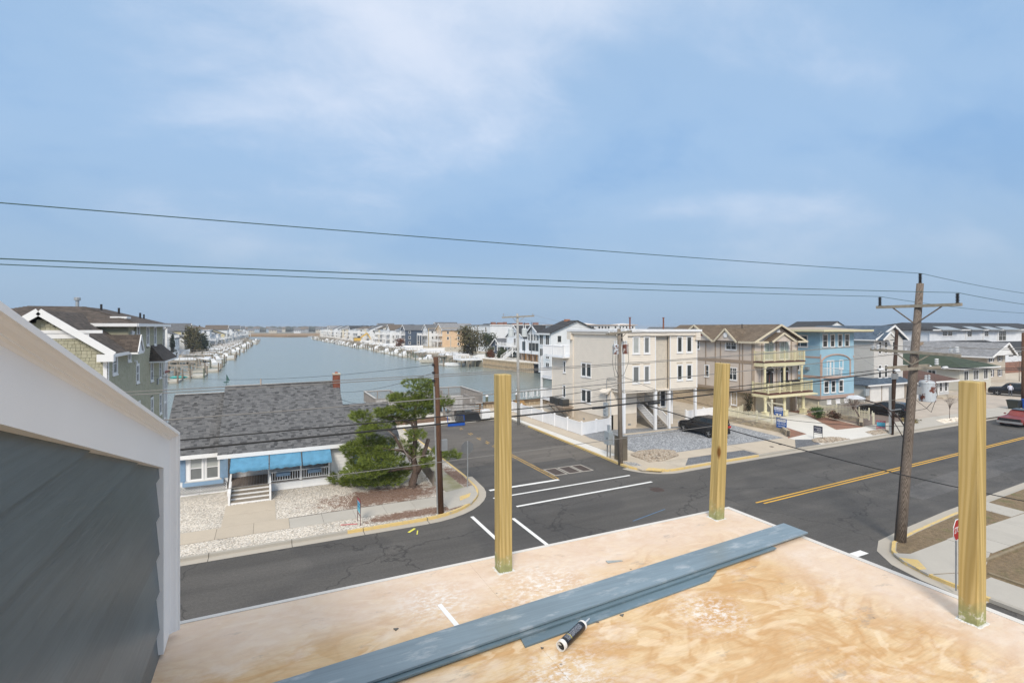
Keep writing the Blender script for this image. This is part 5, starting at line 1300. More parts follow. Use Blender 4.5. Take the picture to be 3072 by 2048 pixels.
# balconies at the back and side
bl = MB(); bl.box(28.0, 46.2, 6.38, 37.5, 50.7, 6.5); railing(bl, (28.1, 46.2), (28.1, 50.6), 6.5, 7.6, .14, 2.2, .05, .12); railing(bl, (28.1, 50.6), (37.4, 50.6), 6.5, 7.6, .14, 2.4, .05, .12)
bl.build('upper_balcony', VINYL, B)
bl = MB()
for z in (1.55, 4.0):
    bl.box(28.7, 49.85, z - .2, 37.5, 52.3, z); railing(bl, (28.8, 52.2), (37.4, 52.2), z, z + 1.0, .14, 2.4, .05, .12); railing(bl, (28.8, 49.9), (28.8, 52.2), z, z + 1.0, .14, 2.4, .05, .12)
for x in (28.75, 33, 37.4): bl.box(x - .1, 52.1, .12, x + .1, 52.3, 6.3)
bl.build('rear_balconies', VINYL, B)
# air conditioners on their shelf
sh = MB(); sh.box(27.45, 45.35, 1.3, 28.8, 48.8, 1.4)
for y in (45.6, 47.0, 48.5): sh.beam((27.6, y, 1.3), (28.6, y, .3), .08)
sh.build('shelf', M('shelf_wood', (.30, .24, .19), .8, .15, 3), B)
ACM = M('ac_dark', (.075, .075, .07), .6, .1, 6)
for i, y in enumerate((45.75, 46.75, 47.75)):
    a = thing('air_conditioner', ('dark air conditioner on the condo shelf, nearest the street', 'middle one of three dark air conditioners on the condo shelf', 'dark air conditioner on the condo shelf, nearest the water')[i], 'air conditioner', (28.1, y + .38, 1.4), 'air conditioners beside the beige condo')
    c = MB().box(27.72, y, 1.4, 28.48, y + .76, 2.12)
    for k in range(12): c.box(27.70, y + .02, 1.46 + k * .05, 27.72, y + .74, 1.48 + k * .05); c.box(27.74, y - .02, 1.46 + k * .05, 28.46, y, 1.48 + k * .05)
    c.build('case', ACM, a); MB().lathe((28.1, y + .38, 2.12), [(.34, 0), (.34, .02), (.3, .03)], 20).build('fan_guard', GREYM, a)
MET = M('meter_grey', (.33, .37, .40), .45, .06, 5)
mt = MB().box(28.5, 39.25, 1.35, 28.72, 39.75, 2.6)
for z in (1.55, 1.95, 2.3): mt.lathe((28.5, 39.5, z), [(.09, 0), (.09, -.09)], 14, 'x')
mt.build('meter_bank', MET, B)
MB().tube([(28.7, 39.5, 2.6), (28.7, 39.5, 4.7), (28.68, 39.3, 4.85), (28.68, 38.0, 4.95)], .03, 8).build('conduit', GREYM, B)
RUST = M('rust', (.16, .055, .03), .85, .4, 8)
for x, y in ((32.2, 40.5), (36.0, 40.0)):
    v = MB().tube([(x, y, 9.3), (x, y, 10.55)], .075, 12); v.lathe((x, y, 10.55), [(.075, 0), (.15, .01), (.15, .05), (.03, .06)], 14); v.build('vent_pipe', RUST, B)

# white vinyl fence round the condo's side yard
def vinyl_fence(name, pts, h, label, mat=VINYL, seg=2.4, cap=True):
    t = thing(name, label, 'fence', (pts[0][0], pts[0][1], .12))
    for (x0, y0), (x1, y1) in zip(pts[:-1], pts[1:]):
        L = math.hypot(x1 - x0, y1 - y0); n = max(1, round(L / seg)); a = math.atan2(y1 - y0, x1 - x0); w = L / n
        pm = MB(); k = max(1, round(w / .2))
        for i in range(k): pm.box(.05 + (w - .1) * i / k + .004, -.02, .05, .05 + (w - .1) * (i + 1) / k - .004, .02, h - .08)
        pm.box(.05, -.03, .03, w - .05, .03, .14); pm.box(.05, -.032, h - .16, w - .05, .032, h - .05); pm.box(.05, -.015, .05, w - .05, .015, h - .1)
        me = pm.mesh('panel', mat); po = MB().box(-.065, -.065, 0, .065, .065, h); po.box(-.085, -.085, h, .085, .085, h + .04); po.add([(-.08, -.08, h + .04), (.08, -.08, h + .04), (.08, .08, h + .04), (-.08, .08, h + .04), (0, 0, h + .1)], [(0, 1, 4), (1, 2, 4), (2, 3, 4), (3, 0, 4)]); pme = po.mesh('fence_post', mat)
        for i in range(n):
            loc = Vector((x0 + (x1 - x0) * i / n, y0 + (y1 - y0) * i / n, .12)) - ORG[t.name]
            put('panel', me, t, loc, (0, 0, a)); put('fence_post', pme, t, loc, (0, 0, a))
        put('fence_post', pme, t, Vector((x1, y1, .12)) - ORG[t.name], (0, 0, a))
    return t
vinyl_fence('vinyl_fence', [(25.0, 54.6), (25.0, 38.1), (28.72, 38.95)], 1.17, 'low white vinyl fence round the side yard of the cream condo')
vinyl_fence('vinyl_fence', [(37.6, 38.6), (43.0, 39.2)], 1.25, 'short white vinyl fence behind the parked black crossover')

# ------------------------------------------------------------------ tan house with yellow balconies
TANS = M('tan_clapboard', (.62, .54, .47), .55, .03, 1.5, dirt=.05); TRIMB = M('brown_trim', (.33, .255, .19), .6, .05, 3); YEL = M('pale_yellow_trim', (.69, .64, .42), .5, .05, 2, dirt=.06)
TANROOF = mat_shingle('tan_shingle', (.115, .085, .058), (.185, .14, .098), (.07, .052, .038), .15, .3); MAROON = M('maroon_edge', (.11, .045, .035), .7)
BLOCK = M('tan_block', (.46, .37, .26), .9, .1, 3, .4, 20)
N = thing('tan_house', 'tan clapboard house with brown roof and pale yellow balconies', 'house', (51, 44, .12))
ws = Wall(N, 47.2, 53.0, R(-90), (14.4, 8.15, 2.6), TANS); Y2 = lambda y: 53.0 - y
ws.window(Y2(42.2), 7.12, Y2(40.8), 8.05, 'gridt', .09, tm=WHITE); ws.window(Y2(41.8), 3.75, Y2(40.75), 5.05, 'gridt', .09); ws.window(Y2(45.3), 3.8, Y2(44.75), 5.1, 'dh', .09); ws.window(Y2(47.0), 7.0, Y2(46.2), 8.05, 'dh', .09)
ws.siding(2.62, 8.1, .155, TANS, .022)
bt = MB()
for y in (38.72, 39.95, 40.35, 43.0, 43.75, 45.2, 47.5): bt.box(Y2(y) - .07, -.05, 2.6, Y2(y) + .07, 0, 8.1)
bt.box(0, -.055, 5.65, 14.4, 0, 6.0); bt.box(0, -.09, 2.45, 14.4, 0, 2.75); ws.part(bt, 'trim_boards', TRIMB)
wf = Wall(N, 47.2, 38.6, 0, [(0, 2.6), (7.2, 2.6), (7.2, 8.15), (3.8, 9.8), (.4, 8.15), (0, 8.15)], TANS)
for u0, u1 in ((1.75, 3.2), (4.2, 5.65)):
    wf.window(u0, 6.1, u1, 8.0, 'slide', .1, glass=CURT); wf.window(u0 + .1, 2.85, u1 - .1, 4.65, 'slide', .1, sm=M('red_door', (.20, .05, .035), .5))
    ar_ = MB(); c_ = (u0 + u1) / 2; r_ = (u1 - u0) / 2 - .02
    ar_.add([(c_, -.03, 4.78)] + [(c_ + r_ * math.cos(R(180 - 15 * k)), -.03, 4.78 + r_ * .8 * math.sin(R(15 * k))) for k in range(13)], [(0, k + 1, k + 2) for k in range(12)]); wf.part(ar_, 'fanlight', GLASS)
    am = MB().tube([(c_ + (r_ + .05) * math.cos(R(180 - 15 * k)), -.04, 4.78 + (r_ + .05) * .8 * math.sin(R(15 * k))) for k in range(13)], .05, 6); wf.part(am, 'arch_trim', WHITE); wf.op.append((u0, 4.6, u1, 5.4))
wf.siding(2.62, 9.7, .155, TANS, .022)
bt = MB()
for u in (.07, 1.3, 3.65, 6.1, 7.12): bt.box(u - .07, -.05, 2.6, u + .07, 0, 8.0)
wf.part(bt, 'trim_boards', TRIMB)
wf.part(MB().lathe((3.9, -.03, 9.15), [(.28, 0), (.28, -.05), (.24, -.06)], 20, 'y'), 'round_vent', WHITE)
# ground floor: block base and garages
gs = Wall(N, 47.6, 53, R(-90), (13.9, 2.6, .12), BLOCK)
bk = MB().box(0, -.02, 0, 1, 0, 1).mesh('block', mat_pieces('block_face', [(.42, .34, .24), (.47, .38, .27), (.50, .41, .30)], .9, 20, .15))
for i in range(12):
    u = 5.0 + (.2 if i % 2 else 0)
    while u < 13.9: put('block', bk, gs.o, (u, 0, .14 + i * .2), (0, 0, 0), (min(.39, 13.9 - u), 1, .19)); u += .4
gs.window(11.2, .9, 11.9, 2.3, 'grid', .08, hole=False)
gf = Wall(N, 47.6, 39.1, 0, (6.6, 2.6, .12), BLOCK)
for u in (.5, 3.7):
    gf.door(u, .14, u + 2.4, 2.25, M('garage_tan', (.50, .45, .37), .6, .05, 2), tm=TRIMB, panels=4)
MB().box(47.3, 38.7, 2.42, 54.2, 52.9, 2.58).build('soffit', YEL, N); MB().box(54.2, 38.7, .12, 54.4, 53, 8.1).build('right_wall', TANS, N)
roofs = [[(46.7, 38.1, 8.05), (46.7, 53.4, 8.05), (51, 53.4, 9.95), (51, 38.1, 9.95)], [(55.3, 53.4, 8.05), (55.3, 38.1, 8.05), (51, 38.1, 9.95), (51, 53.4, 9.95)],
         [(46.55, 44.9, 8.95), (46.55, 46.4, 9.93), (51, 46.4, 9.93), (49, 44.9, 8.95)], [(46.55, 46.4, 9.93), (46.55, 49.4, 8.1), (46.8, 49.4, 8.1), (51, 46.4, 9.93)], [(46.55, 43.5, 8.1), (46.55, 44.9, 8.97), (49, 44.9, 8.97), (46.85, 43.5, 8.1)],
         [(46.5, 40.2, 8.1), (46.5, 41.75, 9.5), (50.0, 41.75, 9.5), (46.75, 40.2, 8.1)], [(46.5, 41.75, 9.5), (46.5, 43.3, 8.1), (46.75, 43.3, 8.1), (50.0, 41.75, 9.5)],
         [(48.8, 37.5, 8.15), (50.65, 37.5, 9.05), (50.65, 40, 9.05), (48.8, 38.6, 8.15)], [(50.65, 37.5, 9.05), (52.5, 37.5, 8.15), (52.5, 38.6, 8.15), (50.65, 40, 9.05)]]
roof_part(N, roofs, TANROOF, .1)
tr = MB()
def rake(a, b): tr.beam(Vector(a) + Vector((0, 0, -.1)), Vector(b) + Vector((0, 0, -.08)), .08, .19)
rake((46.7, 38.05, 8.05), (51, 38.05, 9.95)); rake((51, 38.05, 9.95), (55.3, 38.05, 8.05)); rake((48.75, 37.45, 8.12), (50.65, 37.45, 9.05)); rake((50.65, 37.45, 9.05), (52.55, 37.45, 8.12))
rake((46.48, 43.5, 8.05), (46.48, 46.4, 9.93)); rake((46.48, 46.4, 9.93), (46.48, 49.4, 8.05)); rake((46.45, 40.15, 8.05), (46.45, 41.75, 9.5)); rake((46.45, 41.75, 9.5), (46.45, 43.35, 8.05))
tr.box(46.62, 38.1, 7.9, 46.72, 40.1, 8.08); tr.box(46.6, 49.4, 7.9, 46.72, 53.4, 8.08); tr.box(46.9, 37.95, 7.9, 48.8, 38.1, 8.1); tr.box(53.6, 37.95, 7.9, 55.3, 38.1, 8.1)
tr.build('fascia', M('tan_fascia', (.64, .57, .43), .6), N)
gf_ = MB(); gf_.add([(46.62, 40.35, 8.1), (46.62, 43.15, 8.1), (46.62, 41.75, 9.35)], [(0, 2, 1)]); gf_.add([(46.68, 43.8, 8.1), (46.68, 49.0, 8.1), (46.68, 46.4, 9.75)], [(0, 2, 1)]); gf_.add([(49.1, 37.6, 8.1), (52.2, 37.6, 8.1), (50.65, 37.6, 8.9)], [(0, 1, 2)]); gf_.build('gable_faces', TANS, N)
MB().add([(46.66, 45.1, 8.6), (46.66, 47.7, 8.6), (46.66, 47.2, 8.95), (46.66, 45.6, 8.95)], [(0, 3, 2, 1)]).build('orange_panel', M('rust_panel', (.35, .10, .04), .8), N)
MB().lathe((46.6, 41.75, 8.75), [(.3, 0), (.3, -.05), (.25, -.06)], 20, 'x').build('round_vent', WHITE, N)
# balconies
ub = MB(); ub.box(47.2, 37.25, 5.85, 53.85, 38.6, 5.97); ub.build('upper_floor', MAROON, N)
MB().box(47.25, 37.3, 5.45, 53.8, 38.6, 5.85).build('upper_beam', YEL, N); MB().box(47.0, 36.55, 2.55, 54.1, 38.6, 2.7).build('lower_floor', MAROON, N)
lb = MB(); lb.box(46.95, 36.6, 2.25, 54.0, 38.6, 2.55); lb.slab([(46.6, 36.2, 2.42), (54.4, 36.2, 2.42), (54.0, 36.6, 2.52), (46.95, 36.6, 2.52)], .12); lb.build('lower_beam', YEL, N)
rl = MB(); railing(rl, (47.3, 37.35), (53.75, 37.35), 5.97, 7.0, .12, 1.65, .03, .13); railing(rl, (47.3, 38.55), (47.3, 37.35), 5.97, 7.0, .12, 1.6, .03, .13); railing(rl, (53.75, 37.35), (53.75, 38.55), 5.97, 7.0, .12, 1.6, .03, .13); rl.build('upper_railing', YEL, N)
rl = MB(); railing(rl, (47.05, 36.65), (54.0, 36.65), 2.7, 3.72, .12, 1.75, .03, .13); railing(rl, (47.05, 38.55), (47.05, 36.65), 2.7, 3.72, .12, 2, .03, .13); railing(rl, (54.0, 36.65), (54.0, 38.55), 2.7, 3.72, .12, 2, .03, .13); rl.build('lower_railing', YEL, N)
for x in (47.55, 50.6, 53.45):
    MB().lathe((x, 37.45, 2.7), [(.17, 0), (.17, .2), (.13, .24), (.12, 2.5), (.17, 2.55), (.17, 2.75)], 14).build('column', YEL, N)
for x in (47.05, 50.0, 53.1):
    c = MB(); c.box(x - .26, 36.74, .12, x + .26, 37.26, .7); c.box(x - .3, 36.7, .7, x + .3, 37.3, .78); c.box(x - .3, 36.7, .12, x + .3, 37.3, .26); c.lathe((x, 37, .78), [(.2, 0), (.18, .06), (.16, .1), (.145, 1.2), (.19, 1.25), (.2, 1.5)], 14); c.build('column', YEL, N)
for x in (49.4, 51.7): MB().box(x, 38.2, 4.5, x + .2, 38.5, 4.8).build('lantern', BLACK, N)
MB().tube([(49.5, 42, 9.2), (49.5, 42, 10.0)], .05, 8).build('vent_pipe', BLACK, N)
MB().box(52.2, 37.6, 2.7, 53.4, 38.3, 3.75).build('grill_cover', BLACK, N)

# ------------------------------------------------------------------ light blue house
BLUE = M('blue_stucco', (.33, .53, .65), .8, .04, .8, .15, 30, dirt=.06); PINK = M('pink_band', (.46, .33, .275), .8, .05, 2); GREYW = M('grey_base', (.34, .33, .29), .9, .06, 2)
U = thing('blue_house', 'light blue stucco house with flat roof and pink bands', 'house', (62, 42, .12))
ws = Wall(U, 59.0, 48, R(-90), (9, 9.0, 1.3), BLUE); Y2 = lambda y: 48 - y
ws.window(Y2(43.3), 7.25, Y2(40.6), 8.6, 'triple', .1, glass=GLASSB); ws.window(Y2(43.3), 4.4, Y2(41.6), 5.4, 'twin', .1)
ws.part(MB().box(0, -.03, 3.55, 9.03, 0, 3.85), 'pink_band', PINK); ws.part(MB().box(0, -.04, 1.1, 9.04, 0, 1.5), 'pink_band', PINK); ws.part(MB().box(6.0, -.03, 5.95, 9.03, 0, 6.15), 'pink_band', PINK)
wf = Wall(U, 59.0, 39.0, 0, (6.45, 9.0, 1.3), BLUE)
for a, b in ((.45, 1.27), (1.9, 2.62), (3.33, 4.05), (4.66, 5.44)): wf.window(a, 7.3, b, 8.75, 'dh', .08)
for a, b in ((.7, 1.5), (2.06, 2.78), (3.52, 4.26)): wf.window(a, 1.85, b, 3.2, 'dh', .09)
ra = [(.18, 3.72)] + [(.18 + 2.72 * (1 - math.cos(R(k * 15))), 5.5 + .85 * math.sin(R(k * 15))) for k in range(13)] + [(5.62, 3.72)]
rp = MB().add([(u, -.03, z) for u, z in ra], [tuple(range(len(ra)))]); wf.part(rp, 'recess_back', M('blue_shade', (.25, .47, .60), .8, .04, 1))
wf.part(MB().tube([(u, -.05, z) for u, z in ra], .1, 6), 'arch_band', PINK)
wf.window(1.25, 3.85, 1.75, 5.6, 'single', .08); wf.window(1.95, 3.85, 2.45, 5.6, 'single', .08); wf.window(3.6, 4.6, 4.2, 5.6, 'single', .09)
for q in ((-.03, 3.55, 6.48, 3.72), (-.03, 1.1, 6.48, 1.5)): wf.part(MB().box(q[0], -.04, q[1], q[2], 0, q[3]), 'pink_band', PINK)
wf.part(MB().box(-.02, -.035, 1.3, .14, 0, 6.4), 'pink_band', PINK); wf.part(MB().box(6.3, -.035, 5.9, 6.48, 0, 6.15), 'pink_band', PINK)
br = MB(); pts = [(.55 + 1.55 * (1 - math.cos(R(k * 15))), -.75 * math.sin(R(k * 15)) - .05) for k in range(13)]
fl = [(x, y, 3.6) for x, y in pts] + [(x, y, 3.78) for x, y in pts]; m = 13
br.add(fl, [tuple(range(m)), tuple(range(2 * m - 1, m - 1, -1))] + [(i, i + m, i + m + 1, i + 1) for i in range(m - 1)]); wf.part(br, 'balcony_slab', PINK)
br = MB().tube([(x, y, 4.8) for x, y in pts], .03, 6).tube([(x, y, 3.9) for x, y in pts], .025, 6)
for i in range(24):
    k = i / 24 * 12; a = int(k); f = k - a; x = pts[a][0] + (pts[a + 1][0] - pts[a][0]) * f; y = pts[a][1] + (pts[a + 1][1] - pts[a][1]) * f; br.beam((x, y, 3.78), (x, y, 4.8), .022)
wf.part(br, 'balcony_railing', WHITE)
bs = Wall(U, 59.15, 48, R(-90), (8.85, 1.3, .12), GREYW); bf = Wall(U, 59.15, 39.15, 0, (6.2, 1.3, .12), GREYW)
for u in (1.3, 3.0, 4.6): bf.window(u, .45, u + .7, .9, 'single', .05, glass=WHITE, hole=False)
MB().box(65.25, 39.2, .12, 65.45, 48, 9).build('right_wall', BLUE, U)
rf = MB(); rf.box(57.7, 37.7, 9.02, 67.0, 48.4, 9.12); rf.slab([(57.8, 37.8, 9.28), (66.9, 37.8, 9.28), (64.5, 42, 9.65), (60.5, 42, 9.65)], .02); rf.slab([(60.5, 42, 9.65), (64.5, 42, 9.65), (66.9, 48.3, 9.28), (57.8, 48.3, 9.28)], .02); rf.slab([(57.8, 37.8, 9.28), (60.5, 42, 9.65), (57.8, 48.3, 9.28)], .02); rf.slab([(66.9, 37.8, 9.28), (64.5, 42, 9.65), (66.9, 48.3, 9.28)], .02)
rf.build('roof', M('tan_metal_roof', (.40, .33, .26), .7), U)
fa = MB(); fa.box(57.6, 37.6, 9.12, 67.1, 37.8, 9.34); fa.box(57.6, 37.8, 9.12, 57.8, 48.4, 9.34); fa.box(66.9, 37.8, 9.12, 67.1, 48.4, 9.34); fa.build('fascia', YEL, U)
MB().box(58.6, 40.3, 4.5, 58.98, 40.7, 4.85).build('wall_lamp', GREYM, U)

# ------------------------------------------------------------------ grey white house with blue roof and garages
GWS = M('pale_clapboard', (.62, .60, .57), .55, .03, 1.5, dirt=.05); BLUER = mat_shingle('blue_shingle', (.055, .085, .125), (.10, .14, .19), (.04, .055, .08), .15, .3)
H = thing('gable_house', 'pale clapboard house with blue shingle roof above twin garages', 'house', (74, 43, .12))
ws = Wall(H, 71.4, 50, R(-90), (10, 8.0, 2.5), GWS); ws.siding(2.6, 7.95, .2, GWS); ws.part(MB().tube([(6.0, -.06, .3), (6.0, -.06, 7.9)], .05, 8), 'downpipe', WHITE)
wf = Wall(H, 71.4, 40.0, 0, [(0, 2.5), (6.5, 2.5), (6.5, 8.0), (4.0, 9.65), (2.2, 8.9), (1.6, 9.0), (0, 8.0)], GWS)
for a, b in ((.95, 1.55), (2.3, 2.9), (4.1, 4.9)):
    wf.window(a, 6.2, b, 7.7, 'dh', .08); wf.window(a, 3.0, b, 4.6, 'dh', .08)
wf.siding(2.6, 9.4, .2, GWS)
roof_part(H, [[(71.0, 39.6, 8.0), (71.0, 50.4, 8.0), (75.3, 50.4, 9.85), (75.3, 39.6, 9.85)], [(78.5, 50.4, 8.0), (78.5, 39.6, 8.0), (75.3, 39.6, 9.85), (75.3, 50.4, 9.85)], [(71.4, 38.9, 8.0), (73.0, 38.9, 9.0), (73.0, 41, 9.0), (71.4, 39.7, 8.0)], [(73.0, 38.9, 9.0), (74.6, 38.9, 8.0), (74.6, 39.7, 8.0), (73, 41, 9.0)]], BLUER, .12)
tr = MB(); tr.beam((71.0, 39.55, 7.95), (75.3, 39.55, 9.8), .06, .26); tr.beam((75.3, 39.55, 9.8), (78.5, 39.55, 7.95), .06, .26); tr.beam((71.4, 38.85, 7.95), (73, 38.85, 8.95), .06, .2); tr.beam((73, 38.85, 8.95), (74.6, 38.85, 7.95), .06, .2); tr.box(70.95, 39.6, 7.85, 71.05, 50.4, 8.02)
tr.build('fascia', WHITE, H); MB().add([(71.5, 38.95, 8.0), (74.5, 38.95, 8.0), (73, 38.95, 8.9)], [(0, 1, 2)]).build('gable_face', GWS, H)
ga = Wall(H, 68.3, 39.2, 0, (9.4, 2.35, .12), M('taupe_panel', (.33, .285, .24), .7)); WD = M('garage_white', (.70, .69, .67), .5)
for u in (.9, 3.5, 6.1): ga.door(u, .14, u + 2.1, 2.1, WD, panels=4)
MB().box(68.3, 39.3, .12, 77.7, 46, 2.3).build('garage_body', GWS, H)
roof_part(H, [[(67.9, 38.7, 2.35), (78.0, 38.7, 2.35), (77.4, 40.05, 3.0), (71.4, 40.05, 3.0)], [(67.9, 46, 2.35), (67.9, 38.7, 2.35), (71.4, 40.05, 3.0), (71.4, 46, 3.0)]], BLUER, .1, 'garage_roof'); MB().box(67.85, 38.62, 2.2, 78.05, 38.72, 2.36).build('garage_fascia', WHITE, H)
ga.part(MB().box(-.5, -.25, 1.0, .3, 0, 1.9), 'meter_box', MET)

# ------------------------------------------------------------------ low houses further on
def hip(T, x0, y0, x1, y1, ze, zr, over, mat, fas=WHITE, ridge='y', inset=None):
    X0, X1, Y0, Y1 = x0 - over, x1 + over, y0 - over, y1 + over; i = inset if inset is not None else min(X1 - X0, Y1 - Y0) / 2
    if ridge == 'y': a, b = ((X0 + X1) / 2, Y0 + i), ((X0 + X1) / 2, Y1 - i)
    else: a, b = (X0 + i, (Y0 + Y1) / 2), (X1 - i, (Y0 + Y1) / 2)
    A, B_ = (*a, zr), (*b, zr); P = [(X0, Y0, ze), (X1, Y0, ze), (X1, Y1, ze), (X0, Y1, ze)]
    if ridge == 'y': pl = [[P[0], P[1], A], [P[1], P[2], B_, A], [P[2], P[3], B_], [P[3], P[0], A, B_]]
    else: pl = [[P[0], P[1], B_, A], [P[1], P[2], B_], [P[2], P[3], A, B_], [P[3], P[0], A]]
    o = roof_part(T, pl, mat, .06)
    f = MB(); f.box(X0, Y0 - .03, ze - .22, X1, Y0 + .02, ze - .01); f.box(X0 - .03, Y0 + .02, ze - .22, X0 + .02, Y1, ze - .01); f.box(X1 - .02, Y0 + .02, ze - .22, X1 + .03, Y1, ze - .01); f.build('fascia', fas, T)
    return o
BRN = mat_shingle('redbrown_shingle', (.095, .05, .038), (.135, .075, .056), (.06, .035, .028), .15, .3); GRN = mat_shingle('green_roll', (.035, .052, .03), (.05, .07, .042), (.03, .04, .025), .5, 1.2); GRYR = mat_shingle('pale_grey_shingle', (.20, .205, .215), (.30, .30, .31), (.15, .15, .16), .15, .3)
DARKR = mat_shingle('charcoal_shingle', (.028, .029, .033), (.045, .046, .05), (.02, .02, .022), .15, .3)
L = thing('brown_roof_house', 'low pale grey house with a red brown hip roof', 'house', (81, 41, .12)); LG = M('light_grey_siding', (.60, .60, .60), .6, .03, 1.5)
wf = Wall(L, 77.9, 38.3, 0, (7.8, 2.4, .12), LG); wf.door(4.2, .2, 5.1, 2.2, WHITE, glass=BLIND); wf.window(5.5, .8, 6.1, 2.1, 'dh', .07); wf.window(6.8, .8, 7.4, 2.1, 'dh', .07); wf.window(1.0, .8, 2.4, 2.0, 'twin', .07); wf.siding(.2, 2.35, .2, LG)
MB().box(78, 38.5, .12, 85.6, 46, 2.35).build('core', LG, L); hip(L, 77.9, 38.3, 85.7, 46, 2.4, 4.1, .9, BRN)
Wall(L, 77.9, 46, R(-90), (7.7, 2.4, .12), LG).siding(.2, 2.35, .2, LG)
MB().box(80.6, 36.6, .12, 85.6, 38.2, .35).build('front_step', CONC3, L)
K = thing('green_roof_house', 'cream siding house under a dark green hip roof', 'house', (97, 48, .12)); KS = M('cream_siding', (.60, .57, .49), .6, .03, 1.5)
wf = Wall(K, 92.6, 40, 0, (9.2, 3.6, .12), KS)
for a, st in ((1.2, 'twin'), (3.9, 'triple'), (7.0, 'twin')): wf.window(a, 1.7, a + (1.5 if st == 'triple' else 1.2), 3.1, st, .08)
wf.siding(.3, 3.55, .2, KS); wl3 = Wall(K, 92.6, 56, R(-90), (16, 3.6, .12), KS); wl3.window(12.0, 1.8, 13.0, 3.0, 'twin'); wl3.siding(.3, 3.55, .2, KS); MB().box(92.8, 40.2, .12, 101.7, 56, 3.55).build('core', KS, K)
hip(K, 92.6, 40, 101.8, 56, 3.65, 5.3, .9, GRN)
J = thing('shutter_house', 'tan gabled house with navy shutters and a long pale grey roof', 'house', (116, 58, .12)); JS = M('tan_siding', (.52, .46, .38), .6, .03, 1.5); NVY = M('navy_shutter', (.015, .025, .06), .6)
wf = Wall(J, 113.2, 45, 0, [(0, .12), (6.5, .12), (6.5, 4.9), (3.9, 6.6), (0, 4.6)], JS)
for a in (1.1, 4.1):
    for z in (1.0, 3.6):
        wf.window(a, z, a + .8, z + 1.15, 'dh', .08)
        for du in (-.42, .9): wf.part(MB().box(a + du, -.06, z, a + du + .32, 0, z + 1.15), 'shutter', NVY)
wf.siding(.3, 6.4, .2, JS); Wall(J, 113.2, 72, R(-90), (27, 4.9, .12), JS); MB().box(113.4, 45.3, .12, 119.5, 72, 4.6).build('core', JS, J)
roof_part(J, [[(111.6, 43.6, 4.55), (111.6, 72, 4.55), (117.4, 72, 6.9), (117.4, 43.6, 6.9)], [(120.6, 72, 4.7), (120.6, 43.6, 4.7), (117.4, 43.6, 6.9), (117.4, 72, 6.9)]], GRYR, .12)
tr = MB(); tr.beam((111.6, 43.55, 4.45), (117.4, 43.55, 6.8), .08, .3); tr.beam((117.4, 43.55, 6.8), (120.6, 43.55, 4.6), .08, .3); tr.box(111.55, 43.6, 4.35, 111.65, 72, 4.56); tr.build('fascia', WHITE, J)
MB().add([(112.6, 43.9, 4.75), (119.9, 43.9, 4.75), (117.2, 43.9, 6.55)], [(0, 1, 2)]).build('gable_face', WHITE, J)
MB().box(115.0, 56, 6.1, 116.2, 57.2, 6.75).build('chimney', M('tan_chimney', (.30, .22, .15), .9), J)
Z = thing('long_white_house', 'long white three storey building with charcoal roof and small dormers', 'building', (155, 66, .12)); ZS = mat_stripe('white_far_siding', (.78, .80, .83), 'z', .3, .9)
wf = Wall(Z, 131.2, 62, 0, (60, 9.1, .12), ZS)
for a, st, z0, z1 in ((5.1, 'grid', 7.7, 8.7), (7.3, 'grid', 7.7, 8.7), (15.8, 'grid', 7.5, 8.7), (23.6, 'grid', 7.5, 8.7), (30.5, 'gridt', 6.4, 8.7), (36.7, 'grid', 3.2, 4.4), (44, 'grid', 7.5, 8.7), (47, 'grid', 3.2, 4.4)):
    wf.window(a, z0, a + (1.8 if st == 'grid' else 3.6), z1, st, .14, hole=False)
MB().box(131.4, 62.3, .12, 191, 76, 9.0).build('core', ZS, Z)
roof_part(Z, [[(130.6, 61.2, 9.15), (191, 61.2, 9.15), (191, 69, 10.75), (134, 69, 10.75)], [(130.6, 77, 9.15), (130.6, 61.2, 9.15), (134, 69, 10.75)]], DARKR, .2)
MB().box(130.6, 61.1, 8.9, 191, 61.2, 9.16).build('fascia', WHITE, Z)
for x, w_ in ((133.6, 8), (146.2, 5.6), (154.6, 5.6), (161.8, 8)): MB().slab([(x, 60.7, 9.1), (x + w_, 60.7, 9.1), (x + w_ - .8, 63.0, 9.85), (x + .8, 63.0, 9.85)], .12).build('dormer_roof', M('standing_seam', (.40, .43, .44), .4, .1, 3, metal=.4), Z)
for x in (146, 154, 161): MB().box(x - .1, 61.8, 2, x + .1, 61.98, 8.9).build('downpipe', WHITE, Z)
roof_part(Z, [[(124, 57.5, 5.5), (154, 57.5, 5.5), (155, 62, 6.6), (124, 62, 6.6)]], DARKR, .15, 'lower_roof'); MB().box(124.5, 58, .12, 153.5, 61.9, 5.4).build('annex', ZS, Z)
Q = thing('brick_base_house', 'white sided house with red brick base behind the black wagon', 'house', (150, 55, .12)); wf = Wall(Q, 138.5, 52, 0, (30, 5.0, 2.4), ZS)
for a in (1.2, 5.2, 10, 15): wf.window(a, 3.5, a + 2.2, 4.4, 'grid', .1, hole=False)
MB().box(138.6, 52.1, .12, 168, 57.4, 4.9).build('core', ZS, Q)
def mat_brick():
    m, nt, b = newmat('far_brick'); k = NB(nt); br = k.n('ShaderNodeTexBrick'); mp = k.pos((1, 1, 1), (R(90), 0, 0)); k.l(mp, br.inputs['Vector']); br.inputs['Scale'].default_value = 1; br.inputs['Brick Width'].default_value = .3; br.inputs['Row Height'].default_value = .1
    br.inputs['Color1'].default_value = (.22, .08, .05, 1); br.inputs['Color2'].default_value = (.28, .11, .07, 1); br.inputs['Mortar'].default_value = (.32, .25, .2, 1); br.inputs['Mortar Size'].default_value = .012
    k.l(br.outputs[0], b.inputs['Base Color']); b.inputs['Roughness'].default_value = .9
    return m
FBR = mat_brick(); MB().box(138.4, 51.95, .12, 168, 52.1, 2.4).build('brick_base', FBR, Q)
